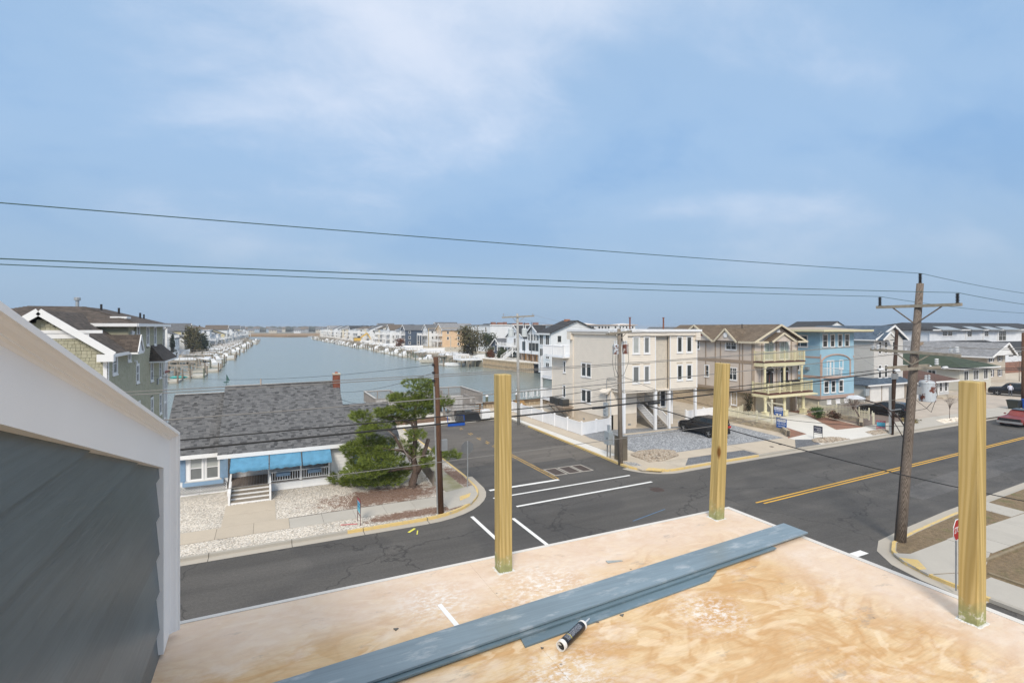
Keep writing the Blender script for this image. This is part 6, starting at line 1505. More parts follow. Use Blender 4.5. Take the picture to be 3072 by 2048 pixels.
roof_part(Q, [[(138, 51.4, 5.0), (169, 51.4, 5.0), (169, 57.4, 6.4), (138, 57.4, 6.4)]], DARKR, .15)
vinyl_fence('vinyl_fence', [(128, 44.5), (150, 46.5)], 1.9, 'tall white vinyl fence beyond the tan house with navy shutters')
# ------------------------------------------------------------------ the far banks of the canal
SHED = {'white': mat_stripe('far_white', (.76, .78, .80), 'z', .25, .9), 'cream': mat_stripe('far_cream', (.68, .62, .50), 'z', .25, .9), 'grey': mat_stripe('far_grey', (.42, .45, .48), 'z', .25, .88),
        'pale grey': mat_stripe('far_palegrey', (.60, .62, .64), 'z', .25, .9), 'navy': mat_stripe('far_navy', (.06, .085, .13), 'z', .25, .85), 'peach': mat_stripe('far_peach', (.70, .50, .32), 'z', .25, .9), 'tan': mat_stripe('far_tan', (.52, .45, .36), 'z', .25, .9), 'brown': mat_stripe('far_brown', (.10, .05, .04), 'z', .25, .85), 'yellow': mat_stripe('far_yellow', (.66, .58, .36), 'z', .25, .9)}
RF = {'charcoal': DARKR, 'grey': mat_shingle('far_greyroof', (.10, .105, .115), (.15, .155, .165), (.07, .07, .08), .2, .4), 'brown': mat_shingle('far_brownroof', (.11, .085, .065), (.16, .125, .095), (.07, .055, .045), .2, .4), 'blue': BLUER, 'pale': GRYR}
def far_window(W, u, z, w=.95, h=1.35, style='single'): return W.window(u, z, u + w, z + h, style, .1, hole=False)
def canal_house(x, y, face, w, dp, fl, wc, rc, style, label, group, deck=True, base=.25, seed=0):
    "face -1 looks to -X (right bank), +1 to +X (left bank); x is the canal front, y the near corner"
    rr = random.Random(seed); T = thing('canal_house', label, 'house', (x, y, base), group)
    fh = 2.75; ze = base + fh * fl; m = SHED[wc]; x1 = x + dp * (1 if face < 0 else -1); xa, xb = min(x, x1), max(x, x1); rise = w * .28 if style == 'front' else dp * .2
    fp = [(0, base), (w, base), (w, ze), (w / 2, ze + rise), (0, ze)] if style == 'front' else [(0, base), (w, base), (w, ze), (0, ze)]
    Wf = Wall(T, x, y + w, R(-90), fp, m) if face < 0 else Wall(T, x, y, R(90), fp, m)
    sp = [(0, base), (dp, base), (dp, ze), (dp / 2, ze + rise), (0, ze)] if style == 'side' else [(0, base), (dp, base), (dp, ze), (0, ze)]
    Ws = Wall(T, xa, y, 0, sp, m)
    MB().box(xa + .1, y + .1, base, xb - .1, y + w - .1, ze).build('core', m, T)
    o = .5
    if style == 'front':
        k = rise / (w / 2) * o
        polys = [[(xa - o, y - o, ze - k), (xb + o, y - o, ze - k), (xb + o, y + w / 2, ze + rise), (xa - o, y + w / 2, ze + rise)], [(xb + o, y + w + o, ze - k), (xa - o, y + w + o, ze - k), (xa - o, y + w / 2, ze + rise), (xb + o, y + w / 2, ze + rise)]]
    elif style == 'side':
        k = rise / (dp / 2) * o; c = (xa + xb) / 2
        polys = [[(xa - o, y - o, ze - k), (xa - o, y + w + o, ze - k), (c, y + w + o, ze + rise), (c, y - o, ze + rise)], [(xb + o, y + w + o, ze - k), (xb + o, y - o, ze - k), (c, y - o, ze + rise), (c, y + w + o, ze + rise)]]
    elif style == 'hip': polys = None; hip(T, xa, y, xb, y + w, ze, ze + 1.7, .6, RF[rc], ridge='x')
    else: polys = [[(xa - .3, y - .3, ze + .3), (xb + .3, y - .3, ze + .3), (xb + .3, y + w + .3, ze + .3), (xa - .3, y + w + .3, ze + .3)]]
    if polys:
        roof_part(T, polys, RF[rc], .14 if style != 'flat' else .3)
        t = MB()
        for p in polys:
            if style == 'front': t.beam(Vector(p[0 if face < 0 else 1]) + Vector((0, 0, -.15)), Vector(p[3 if face < 0 else 2]) + Vector((0, 0, -.15)), .1, .3) if p is polys[0] else t.beam(Vector(p[1 if face < 0 else 0]) + Vector((0, 0, -.15)), Vector(p[2 if face < 0 else 3]) + Vector((0, 0, -.15)), .1, .3)
            else: t.beam(Vector(p[0]) + Vector((0, 0, -.15)), Vector(p[1]) + Vector((0, 0, -.15)), .1, .3)
        t.build('fascia', WHITE, T)
    for f in range(fl):
        z = base + f * fh + .75; n = 3 if w > 8 else 2
        for i in range(n):
            if rr.random() < .9: far_window(Wf, w * (i + .5) / n - .6, z - (.5 if f else 0), 1.3, 1.9 if f else 1.4, 'twin')
        for i in range(3):
            if rr.random() < .7: far_window(Ws, dp * (i + .5) / 3 - .45, z, .9, 1.3)
    if style == 'front': far_window(Wf, w / 2 - .5, ze + .1, 1.0, 1.0)
    if deck:
        d = MB(); s = -1 if face < 0 else 1
        for f in range(1, fl):
            if rr.random() < .85:
                z = base + f * fh; e = x + s * (2.2 + rr.random() * 1.2)
                d.box(x, y + .3, z - .25, e, y + w - .3, z); railing(d, (e, y + .4), (e, y + w - .4), z, z + 1.0, .3, 2.5, .05, .12); railing(d, (x, y + .4), (e, y + .4), z, z + 1.0, .3, 2.5, .05, .12)
                for yy in (y + .4, y + w / 2, y + w - .4): d.beam((e, yy, base), (e, yy, z), .2)
        if d.v: d.build('decks', WHITE, T)
    return T
ORD = 'first second third fourth fifth sixth seventh eighth ninth tenth eleventh twelfth thirteenth fourteenth fifteenth sixteenth seventeenth eighteenth nineteenth twentieth'.split()
ORD += ['twenty ' + q for q in ORD[:9]] + ['thirtieth', 'thirty first', 'thirty second', 'thirty third']
rr = random.Random(21)
spec = [('navy', 'grey', 'front', 3), ('white', 'blue', 'side', 3), ('white', 'brown', 'front', 3), ('pale grey', 'charcoal', 'flat', 3), ('cream', 'brown', 'side', 3), ('white', 'charcoal', 'front', 2), ('white', 'grey', 'side', 3), ('brown', 'charcoal', 'front', 2), ('cream', 'pale', 'flat', 3), ('white', 'brown', 'hip', 3), ('white', 'pale', 'flat', 3), ('grey', 'charcoal', 'side', 3), ('white', 'charcoal', 'front', 3), ('tan', 'brown', 'side', 2)]
RN = {'front': 'gabled', 'side': 'pitched', 'hip': 'hipped', 'flat': 'flat'}
y = 262.0; i = 0
while y < 585:
    wc, rc, st, fl = spec[i % len(spec)] if i < 14 else (rr.choice(['white', 'white', 'white', 'cream', 'pale grey', 'tan']), rr.choice(['grey', 'brown', 'charcoal', 'pale']), rr.choice(['front', 'side', 'hip', 'flat']), rr.choice([2, 3, 3]))
    w = rr.uniform(8.5, 11)
    canal_house(68 - (y - 130) * .033 + rr.uniform(-2, 2), y, -1, w, rr.uniform(11, 15), fl, wc, rc, st, f'{wc} house with {rc} {RN[st]} roof, {ORD[i]} beyond the peach house along the canal', 'houses along the dock lined bank past the peach house', seed=i)
    y += w + rr.uniform(2, 4); i += 1
y = 205.0; i = 0
while y < 560:
    wc, rc, st, fl = [('white', 'charcoal', 'side', 3), ('navy', 'charcoal', 'side', 3), ('white', 'brown', 'flat', 3), ('tan', 'brown', 'side', 3), ('white', 'grey', 'front', 3), ('cream', 'grey', 'side', 3)][i % 6]; w = rr.uniform(12, 18)
    canal_house(95 - (y - 130) * .04, y, -1, w, 13, fl, wc, rc, st, f'{wc} house of the second row with {rc} {RN[st]} roof, {ORD[i]} behind the canal fronts', 'second row of houses behind the docks', deck=False, seed=100 + i, base=.6)
    y += w + rr.uniform(3, 12); i += 1
y = 228.0; i = 0
while y < 575:
    wc, rc, st, fl = (rr.choice(['white', 'white', 'cream', 'pale grey', 'yellow', 'white']), rr.choice(['grey', 'brown', 'charcoal', 'grey']), rr.choice(['front', 'side', 'hip', 'flat']), rr.choice([2, 2, 3])); w = rr.uniform(8.5, 11)
    canal_house(-28 + (y - 200) * .03 + rr.uniform(-3, 0), y, 1, w, 12, fl, wc, rc, st, f'{wc} house with {rc} {RN[st]} roof, {ORD[i]} past the dark evergreen on its bank', 'houses on the evergreen bank of the canal', seed=200 + i)
    y += w + rr.uniform(2, 5); i += 1
for i, (x, y, w, wc, rc, st, fl) in enumerate([(-44, 215, 30, 'white', 'grey', 'side', 3), (-48, 250, 26, 'grey', 'charcoal', 'side', 3), (-46, 282, 30, 'grey', 'grey', 'side', 3), (-44, 330, 24, 'tan', 'brown', 'side', 3), (-42, 372, 22, 'white', 'brown', 'side', 3), (-40, 410, 24, 'white', 'grey', 'side', 3)]):
    canal_house(x, y, 1, w, 14, fl, wc, rc, st, f'large {wc} house with {rc} roof, {ORD[i]} of the second row behind the cream terrace houses', 'second row behind the cream terrace house', deck=False, seed=300 + i)
# cream houses with roof terraces
canal_house(-33, 188, 1, 11, 13, 2, 'cream', 'charcoal', 'front', 'cream house with charcoal gable roof and white terrace behind dark cypresses', None, seed=401, base=2.6)
T = canal_house(-27.5, 200, 1, 12, 14, 2, 'white', 'grey', 'flat', 'white flat house with glazed porch below a railed roof terrace', None, deck=False, seed=402)
rl = MB(); railing(rl, (-27.6, 200), (-27.6, 212), 6.05, 7.1, .25, 2.4, .05, .14); railing(rl, (-41, 200.1), (-27.6, 200.1), 6.05, 7.1, .25, 2.4, .05, .14); rl.build('terrace_railing', WHITE, T)
canal_house(-34, 212.5, 1, 10, 12, 3, 'cream', 'grey', 'front', 'cream gabled house with grey roof beside the dark evergreen', None, seed=403)
# near part of the dock bank: special houses
canal_house(76, 236, -1, 11, 16, 3, 'peach', 'pale', 'front', 'peach gabled house with pale roof standing behind the docks', None, seed=501)
canal_house(72.5, 249, -1, 9.5, 14, 3, 'white', 'grey', 'front', 'white house with stacked shaded porches next to the peach house', None, seed=502)
T = canal_house(76, 178, -1, 26, 24, 4, 'white', 'pale', 'flat', 'big white flat roofed house with red brick clutter on its roof', None, seed=503, deck=False, base=-.6)
for i in range(7): MB().box(77 + i * 3, 178.5 + (i % 3), 10.7, 77 + i * 3 + rr.uniform(1, 2.4), 180 + (i % 3), 10.7 + rr.uniform(.5, 1.1)).build('brick_stack', FBR, T)
canal_house(75, 155, -1, 10, 12, 1, 'tan', 'pale', 'hip', 'low grey beach house with a carport beneath the brown evergreen', None, seed=504, deck=False, base=1.4)
canal_house(66, 146, -1, 7.5, 10, 1, 'navy', 'grey', 'front', 'small navy cottage with grey gable behind the evergreen hedge', None, seed=505, deck=False, base=1.3)
canal_house(80, 160, -1, 9, 12, 2, 'tan', 'brown', 'front', 'tan gabled house with orange brown roof above the low beach house', None, seed=506, deck=False)
canal_house(63.5, 125.5, -1, 11, 16, 2, 'white', 'charcoal', 'front', 'white gabled house with two porches beside the unfinished house', None, seed=507, base=1.6)
T = thing('white_building', 'white building with shallow arched roof and row of small windows behind the cream condo', 'building', (64, 95, .25)); Wq = Wall(T, 56, 90, 0, [(0, .25), (17, .25), (17, 10.2), (13.5, 10.5), (10, 10.15), (7, 10.2), (4, 10.55), (0, 10.1)], SHED['white'])
for u in (.5, 1.4, 2.2, 3.0, 3.8, 5.6, 7.2, 8.0, 8.8, 9.6, 11.4, 12.6, 13.5, 14.4, 16): far_window(Wq, u, 9.35, .55, .5)
MB().box(56.1, 90.2, .25, 72.9, 100, 10.0).build('core', SHED['white'], T); MB().box(55.6, 89.6, 10.1, 73.4, 100.5, 10.2).build('roof_edge', M('tan_edge', (.55, .42, .34), .8), T)
MB().box(56.0, 91, 10.1, 56.9, 92, 11.3).build('chimney', M('orange_chimney', (.42, .19, .11), .9), T)
canal_house(50.5, 88, -1, 5, 12, 3, 'white', 'charcoal', 'side', 'narrow white house with charcoal roof squeezed behind the cream condo', None, seed=508, deck=True, base=.4)
for i, (x, y, w, dp, wc, rc, st) in enumerate([(112, 78, 12, 14, 'grey', 'grey', 'front'), (134, 92, 14, 20, 'cream', 'grey', 'side'), (100, 105, 14, 18, 'tan', 'brown', 'hip'), (160, 110, 14, 30, 'white', 'charcoal', 'side'), (118, 135, 14, 20, 'white', 'grey', 'side')]):
    canal_house(x, y, -1, w, dp, 2, wc, rc, st, f'{wc} house with {rc} roof, {ORD[i]} of the back lots behind the street houses', 'houses on the back lots', deck=False, seed=600 + i)

# ------------------------------------------------------------------ unfinished white house on the bulkhead
struct('raised_lot', MB().prism([(52.5, 127.5), (54.9, 111.4), (56.6, 106.3), (62, 96), (92, 96), (92, 150), (60, 150), (54, 140)], -2.5, 1.2), CONC2)
BH = thing('tan_bulkhead', 'tan ribbed timber bulkhead holding the lot of the unfinished house', 'bulkhead', (54.5, 114, -1)); SHEET = M('bulkhead_tan', (.46, .37, .26), .85, .12, 1.5, dirt=.3)
def bulkhead(T, a, b, n, mat, top):
    a, b = Vector(a), Vector(b); d = (b - a).normalized(); nr = Vector((d.y, -d.x))
    if nr.x > 0: nr = -nr
    MB().beam((*(a + nr * .06), (top - 2.0) / 2), (*(b + nr * .06), (top - 2.0) / 2), .12, top + 2.0).build('sheeting', mat, T)
    for z in (top - .1, -.15): MB().beam((*(a + nr * .22), z), (*(b + nr * .22), z), .2, .28).build('wale', mat, T)
    me = MB().box(-.11, -.12, -2.0, .11, .12, top - .25).mesh('rib', mat); an = math.atan2(d.y, d.x)
    for i in range(n):
        p = a.lerp(b, (i + .5) / n) + nr * .2; put('rib', me, T, Vector((p.x, p.y, 0)) - ORG[T.name], (0, 0, an))
bulkhead(BH, (52.5, 127.5), (54.9, 111.4), 24, SHEET, 1.25); bulkhead(BH, (54.9, 111.4), (56.6, 106.3), 8, SHEET, 1.25)
BK = thing('black_bulkhead', 'black ribbed steel bulkhead next to the tan one', 'bulkhead', (58, 103, -1)); bulkhead(BK, (56.6, 106.3), (60, 97), 10, M('bulkhead_black', (.018, .02, .026), .6), 1.1)
V = thing('unfinished_house', 'unfinished white gabled house with plywood bays above the tan bulkhead', 'house', (67, 114, 1.2)); VW = M('board_batten_white', (.78, .80, .83), .6, .03, 1.5); WRAP = M('taupe_wrap', (.34, .28, .235), .8, .05, 2); PLYF = M('plywood_far', (.50, .25, .08), .8, .12, 1.2)
wf = Wall(V, 60, 121, R(-90), [(0, 3.1), (14, 3.1), (14, 6.2), (11.2, 8.0), (7.9, 10.2), (4.6, 8.0), (4.6, 6.6), (0, 6.6)], VW)
for u in (5.0, 6.5, 8.0, 9.5): wf.window(u, 6.35, u + 1.1, 7.85, 'grid', .1, glass=GLASSB)
wf.window(5.4, 3.7, 10.6, 5.75, 'triple', .12); wf.window(12.1, 4.2, 12.9, 5.6, 'single', .1); wf.window(1.6, 3.6, 3.6, 6.0, 'single', .1, glass=GLASSB); wf.part(MB().box(10.95, -.02, 3.4, 14, 0, 5.9), 'bare_wrap', WRAP)
wf.part(MB().box(0, -1.2, 3.05, 14.2, 0, 3.5), 'deck_band', VW)
for u in (.2, 2.9, 5.9, 8.9, 11.6, 13.7): wf.part(MB().box(u, -.9, 1.2, u + .35, -.5, 3.1), 'pier', WRAP)
for u, w_ in ((3.4, 2.2), (6.4, 2.3), (9.5, 1.9), (12.0, 1.6)): wf.part(MB().box(u, -.1, 1.25, u + w_, 0, 3.0), 'plywood_bay', PLYF)
wf.part(MB().box(0, .02, 1.2, 14, .2, 3.05), 'ground_wall', WRAP)
MB().box(60.2, 107.2, 1.2, 74, 120.8, 6.4).build('core', VW, V)
w2 = Wall(V, 60, 107, 0, (6, 6.2, 1.2), WRAP); w2.window(.6, 4.0, 1.3, 5.5, 'single', .1); w2.window(2.4, 3.8, 3.2, 5.6, 'single', .1)
w3 = Wall(V, 63.0, 105.4, 0, [(0, 4.2), (4.6, 4.2), (4.6, 8.1), (2.3, 10.2), (0, 8.1)], mat_stripe('batten_far', (.76, .78, .80), 'xy', .5, .88)); w3.window(1.0, 6.2, 1.7, 7.6, 'single', .06, tm=BLACK); w3.window(2.9, 6.2, 3.6, 7.6, 'single', .06, tm=BLACK); MB().box(63.1, 105.6, 4.2, 67.5, 110, 8.0).build('wing', VW, V)
roof_part(V, [[(59.4, 109.4, 7.85), (74, 109.4, 7.85), (74, 113.1, 10.25), (59.4, 113.1, 10.25)], [(74, 116.9, 7.85), (59.4, 116.9, 7.85), (59.4, 113.1, 10.25), (74, 113.1, 10.25)], [(62.6, 105.0, 7.9), (65.3, 105.0, 10.25), (65.3, 113, 10.25), (62.6, 109.6, 7.9)], [(65.3, 105, 10.25), (68.0, 105, 7.9), (68.0, 109.6, 7.9), (65.3, 113, 10.25)],
              [(59.7, 106.5, 6.0), (63, 106.5, 7.2), (63, 109.6, 7.2), (59.7, 109.6, 6.0)], [(60.4, 117, 8.3), (74, 117, 8.3), (74, 124.5, 8.1), (60.4, 124.5, 8.1)]], DARKR, .16)
tr = MB(); tr.beam((59.35, 109.3, 7.7), (59.35, 113.1, 10.1), .1, .35); tr.beam((59.35, 113.1, 10.1), (59.35, 117, 7.7), .1, .35); tr.beam((62.55, 104.95, 7.75), (65.3, 104.95, 10.1), .1, .3); tr.beam((65.3, 104.95, 10.1), (68.05, 104.95, 7.75), .1, .3); tr.box(59.4, 109.3, 7.55, 63, 109.42, 7.8); tr.build('fascia', VW, V)
for y in (112.0, 115.8): MB().tube([(58.8, y, 1.2), (58.8, y, 10.9)], .07, 6).build('scaffold_pole', BLACK, V)
st = MB()
for i in range(11): st.box(58.6 - .28 * i, 121.3, 3.4 - .2 * i, 58.9 - .28 * i, 123.0, 3.5 - .2 * i)
for y in (121.3, 123.0): railing(st, (55.6, y), (58.9, y), (1.2, 3.4), (2.2, 4.4), .3, 2, .05, .1)
st.build('stairs', WHITE, V)

# ------------------------------------------------------------------ docks, pilings and boats
PILE = mat_pieces('piling_wood', [(.21, .17, .135), (.27, .225, .18), (.16, .15, .115), (.13, .15, .11)], .9, 6, .2); DOCK = M('dock_boards', (.36, .31, .255), .85, .15, 1.2); FLOAT = M('float_pale', (.47, .44, .38), .8, .2, 1)
pile_me = MB().lathe((0, 0, 0), [(.17, -2.5), (.16, 2.3), (.1, 2.35)], 8).mesh('piling', PILE); cap_me = MB().lathe((0, 0, 2.3), [(.19, 0), (.19, .06), (.02, .3)], 8).mesh('piling_cap', VINYL)
def dock(x0, y, L, s, label, group, rr, white=False):
    "s +1 reaches to +X from the left bank, -1 to -X from the right bank"
    T = thing('dock', label, 'dock', (x0, y, -1), group)
    dk = MB(); dk.box(x0, y, .55, x0 + s * L * .55, y + 1.6, .75)
    dk.build('walkway', DOCK if not white else VINYL, T)
    fl = MB(); e = x0 + s * L; fl.box(x0 + s * L * .55, y - 2.2, -.98, e, y - .7, -.6); fl.box(x0 + s * L * .55, y + 2.1, -.98, e, y + 3.6, -.6); fl.box(x0 + s * L * .8, y - .7, -.98, e, y + 2.1, -.6); fl.build('float', FLOAT, T)
    gw = MB(); a, b = (x0 + s * L * .5, y + .8), (x0 + s * L * .8, y + .8)
    for q in (-.6, .6):
        gw.beam((a[0], a[1] + q, .8), (b[0], b[1] + q, -.4), .1, .12); gw.beam((a[0], a[1] + q, 1.7), (b[0], b[1] + q, .5), .08)
        for k in range(5): t = k / 4; gw.beam((a[0] + (b[0] - a[0]) * t, a[1] + q, .8 - 1.2 * t), (a[0] + (b[0] - a[0]) * t, a[1] + q, 1.7 - 1.2 * t), .06)
    gw.build('gangway', DOCK, T)
    rl = MB(); railing(rl, (x0, y), (x0 + s * L * .55, y), .75, 1.75, 1.2, 2.4, .06, .1, cap=False); rl.build('railing', DOCK if not white else VINYL, T)
    for (u, v) in ((.25, -.2), (.25, 1.8), (.55, -.2), (.55, 1.8), (.58, -2.4), (.58, 3.8), (1.0, -2.4), (1.0, 3.8), (.8, -2.45)):
        o = put('piling', pile_me, T, (s * L * u, v, 1.0 - 1.0 + rr.uniform(-.6, .2) - .2), (0, 0, rr.random() * 3))
    return T
def boat(x, y, L, rz, label, group, cabin=True, hull=None, z=-.95):
    T = thing('motor_boat', label, 'boat', (x, y, z), group, rz=rz); W = L * .32; h = MB(); st = []
    for t, w, zk in ((0, .92, .0), (.3, 1, -.05), (.6, .95, -.05), (.85, .55, .05), (1.0, .03, .35)):
        X = (t - .5) * L; st.append([(X, -w * W / 2, .75 + .25 * t), (X, -w * W / 2 * .8, .1 + zk), (X, 0, -.15 + zk), (X, w * W / 2 * .8, .1 + zk), (X, w * W / 2, .75 + .25 * t)])
    for a, b in zip(st[:-1], st[1:]): h.add(a + b, [(i, i + 1, i + 6, i + 5) for i in range(4)])
    h.add(st[0], [(0, 1, 2, 3, 4)])
    h.add([p for q in st for p in (q[0], q[4])], [(2 * i, 2 * i + 2, 2 * i + 3, 2 * i + 1) for i in range(4)])
    put('hull', h.mesh('hull', hull or VINYL), T)
    if cabin:
        c = MB(); c.add([(-.1 * L, -W * .32, .85), (.22 * L, -W * .26, .95), (.22 * L, W * .26, .95), (-.1 * L, W * .32, .85), (-.08 * L, -W * .28, 1.9), (.1 * L, -W * .22, 1.9), (.1 * L, W * .22, 1.9), (-.08 * L, W * .28, 1.9)], [(4, 5, 6, 7), (0, 1, 5, 4), (1, 2, 6, 5), (2, 3, 7, 6), (3, 0, 4, 7)]); put('cabin', c.mesh('cabin', VINYL), T)
        put('windscreen', MB().add([(.115 * L, -W * .21, 1.8), (.115 * L, W * .21, 1.8), (.2 * L, W * .235, 1.15), (.2 * L, -W * .235, 1.15)], [(0, 3, 2, 1)]).mesh('windscreen', GLASS), T)
    put('outboard', MB().box(-.56 * L, -.2, .2, -.5 * L, .2, 1.3).mesh('outboard', BLACK), T)
    return T
rr = random.Random(3); i = 0; y = 128.0
while y < 470:
    xe = -11 + (y - 128) * .022 + rr.uniform(-1.5, 1); dock(-24.2, y, xe + 24.2, 1, f'weathered dock with gangway and float, {ORD[i]} out from the green shake house', 'docks on the evergreen bank', rr, rr.random() < .25)
    if rr.random() < .5 and i: boat(xe - 3, y + 6, rr.uniform(5, 7.5), R(rr.choice([0, 180, 8])), f'white motor boat moored beside the {ORD[i]} dock of the evergreen bank', 'boats moored on the evergreen bank')
    y += rr.uniform(14, 19); i += 1
dock(-24.2, 117.5, 9, 1, 'low float with a teal kayak beside the green shake house', None, rr)
k = MB().tube([(-17.6, 121.9, -.4), (-16.8, 121.9, -.45), (-15.2, 121.9, -.45), (-14.4, 121.9, -.4)], [.05, .3, .3, .05], 8); k.build('kayak', M('teal_plastic', (.02, .35, .33), .4), None, 'teal kayak resting at the low float by the green shake house', 'kayak')
i = 0; y = 137.0
while y < 500:
    xe = 44.3 - (y - 137) * .02 + rr.uniform(-1, 1.2); xs_ = 52.5 - max(0, y - 250) * .012; dock(xs_, y, xs_ - xe, -1, f'weathered dock with gangway and pilings, {ORD[i]} along from the tan bulkhead', 'docks along from the tan bulkhead', rr, rr.random() < .3)
    if rr.random() < .55: boat(xe + 3, y + 6.2, rr.uniform(5, 8), R(rr.choice([0, 180, 172])), f'white motor boat lying by the {ORD[i]} dock along from the tan bulkhead', 'boats moored along from the tan bulkhead')
    y += rr.uniform(12, 16); i += 1
wd = thing('white_dock', 'white railed deck on piles beside the tan bulkhead', 'dock', (51, 131, -1)); m = MB(); m.box(46.5, 129, .75, 53, 135, 1.0); railing(m, (46.6, 129.1), (53, 129.1), 1.0, 2.0, .4, 1.6, .06, .14); railing(m, (46.6, 129.1), (46.6, 134.9), 1.0, 2.0, .4, 1.6, .06, .14); m.build('deck', VINYL, wd)
for x in (46.8, 48.8, 50.8, 52.6): put('pile', pile_me, wd, Vector((x, 129.3, -1.55)) - ORG[wd.name])
boat(46.5, 133.5, 5.5, R(175), 'small white skiff tied below the white railed deck', None, False)
boat(43.5, 150, 4.5, R(170), 'long low pale boat drifting off the first dock by the tan bulkhead', None, False, FLOAT)
for x, y in ((48.5, 127.2),): MB().lathe((x, y, -1), [(.16, -1.5), (.15, 1.0), (.08, 1.05)], 10).build('mooring_pile', BLACK, None, 'lone black mooring pile standing in the canal water', 'piling')
# white yard fences and decks that crowd both banks
for i in range(22):
    y = 160 + i * 17; vinyl_fence('yard_fence', [(-24.4 + (y - 200) * .01, y), (-36, y)] if i % 2 else [(-24.4 + (y - 200) * .01, y), (-24.4 + (y - 200) * .01, y + 9)], 1.5 if i % 3 else 1.9, f'white yard fence, {ORD[i]} along the evergreen bank of the canal', seg=4)['group'] = 'yard fences on the evergreen bank'
for i in range(26):
    y = 152 + i * 16; x = 53.2 - max(0, y - 250) * .013; vinyl_fence('yard_fence', [(x, y), (x + 12, y)] if i % 2 else [(x, y), (x, y + 9)], 1.3, f'white yard fence, {ORD[i]} along the bank of the tan bulkhead', seg=4)['group'] = 'yard fences along from the tan bulkhead'
vinyl_fence('vinyl_fence', [(-25, 152), (-25, 166)], 2.4, 'tall white board fence at the waterside behind the green shake house', seg=2.4)
vinyl_fence('vinyl_fence', [(-25, 166.4), (-25, 192)], 2.0, 'long white board fence below the dark cypresses', seg=2.4)
for i in range(9): MB().box(-23.5 + i * .25, 172 + i * 21, .3, -15 + i * .25, 180 + i * 21, .75).build('patio_deck', VINYL, None, f'white waterside patio deck, {ORD[i]} along the evergreen bank', 'deck', 'white patio decks on the evergreen bank')
for i in range(9): MB().box(51.8 - i * .2, 158 + i * 24, .3, 60 - i * .2, 166 + i * 24, .9).build('patio_deck', VINYL, None, f'white waterside patio deck, {ORD[i]} along from the tan bulkhead', 'deck', 'white patio decks along from the tan bulkhead')
MB().tube([(60, 205, .3), (60, 205, 9.2)], .16, 8).beam((60, 205, 9.2), (73, 205, 9.3), .18).build('dock_crane', M('tan_pole', (.40, .31, .18), .8), None, 'tall tan mast with a long boom over the docks', 'crane')
MB().tube([(56, 165, .3), (56, 165, 6.6)], .14, 8).build('flag_pole', FLOAT, None, 'plain pale mast standing among the docks by the brown evergreen', 'pole')
ex = thing('excavator', 'yellow excavator parked among the distant docks', 'excavator', (50, 330, .3)); YM = M('machine_yellow', (.65, .40, .05), .5)
m = MB(); m.box(49, 329, .9, 53, 332, 3.0); m.beam((52, 330.5, 2.5), (57, 330.5, 6.0), .6, .8); m.beam((57, 330.5, 6.0), (59.5, 330.5, 2.0), .5, .6); m.build('body', YM, ex); MB().box(48.5, 328.5, .3, 53.5, 329.3, 1.1).box(48.5, 331.8, .3, 53.5, 332.6, 1.1).build('tracks', BLACK, ex); MB().box(51, 329.2, 3.0, 52.6, 330.6, 4.3).build('cab', GLASS, ex)

# ------------------------------------------------------------------ far town across the marsh
rr = random.Random(11); HZ = [M('town_' + n_, c_, .8) for n_, c_ in (('white', (.72, .73, .75)), ('cream', (.55, .5, .42)), ('grey', (.33, .34, .36)), ('blue', (.35, .42, .5)))]; RZ = [M('townroof_' + n_, c_, .9) for n_, c_ in (('grey', (.16, .16, .17)), ('brown', (.17, .13, .10)))]
for i in range(150):
    x = rr.uniform(-420, 620); y = rr.uniform(880, 1250); w = rr.uniform(6, 12); d_ = rr.uniform(8, 12); h = rr.uniform(3.5, 8.0)
    m = MB(); m.box(x, y, .2, x + w, y + d_, h); m.m = 1; m.slab([(x - .5, y - .5, h), (x + w + .5, y - .5, h), (x + w + .5, y + d_ / 2, h + 3.4), (x - .5, y + d_ / 2, h + 3.4)], .2); m.slab([(x + w + .5, y + d_ + .5, h), (x - .5, y + d_ + .5, h), (x - .5, y + d_ / 2, h + 3.4), (x + w + .5, y + d_ / 2, h + 3.4)], .2); m.m = 0
    m.add([(x, y, h), (x, y + d_, h), (x, y + d_ / 2, h + 3.3)], [(0, 2, 1)]); m.add([(x + w, y, h), (x + w, y + d_, h), (x + w, y + d_ / 2, h + 3.3)], [(0, 1, 2)]); m.m = 2
    for q in range(3): m.box(x + w * (q + .3) / 3, y - .06, h - 2.0, x + w * (q + .3) / 3 + 1.2, y, h - .7)
    m.build('town_house', [rr.choice(HZ), rr.choice(RZ), GLASS], None, 'tiny distant house in the town across the brown marsh', 'house', 'houses of the town across the marsh')
tl = MB()
for i in range(900):
    x = rr.uniform(-700, 900); y = rr.uniform(1150, 1300); s = rr.uniform(5, 11); tl.sphere((x, y, s * .5), s, 6, 4, .7)
tl.build('treeline', M('far_trees', (.07, .075, .06), .95, .3, .05), None, 'low grey line of woods behind the distant town', 'trees', kind='stuff')
for i, (x, y) in enumerate(((45, 640), (66, 640))): boat(x, 612 + i, 8, R(10), 'small white boat off the marsh at the canal mouth', 'boats at the canal mouth', False)
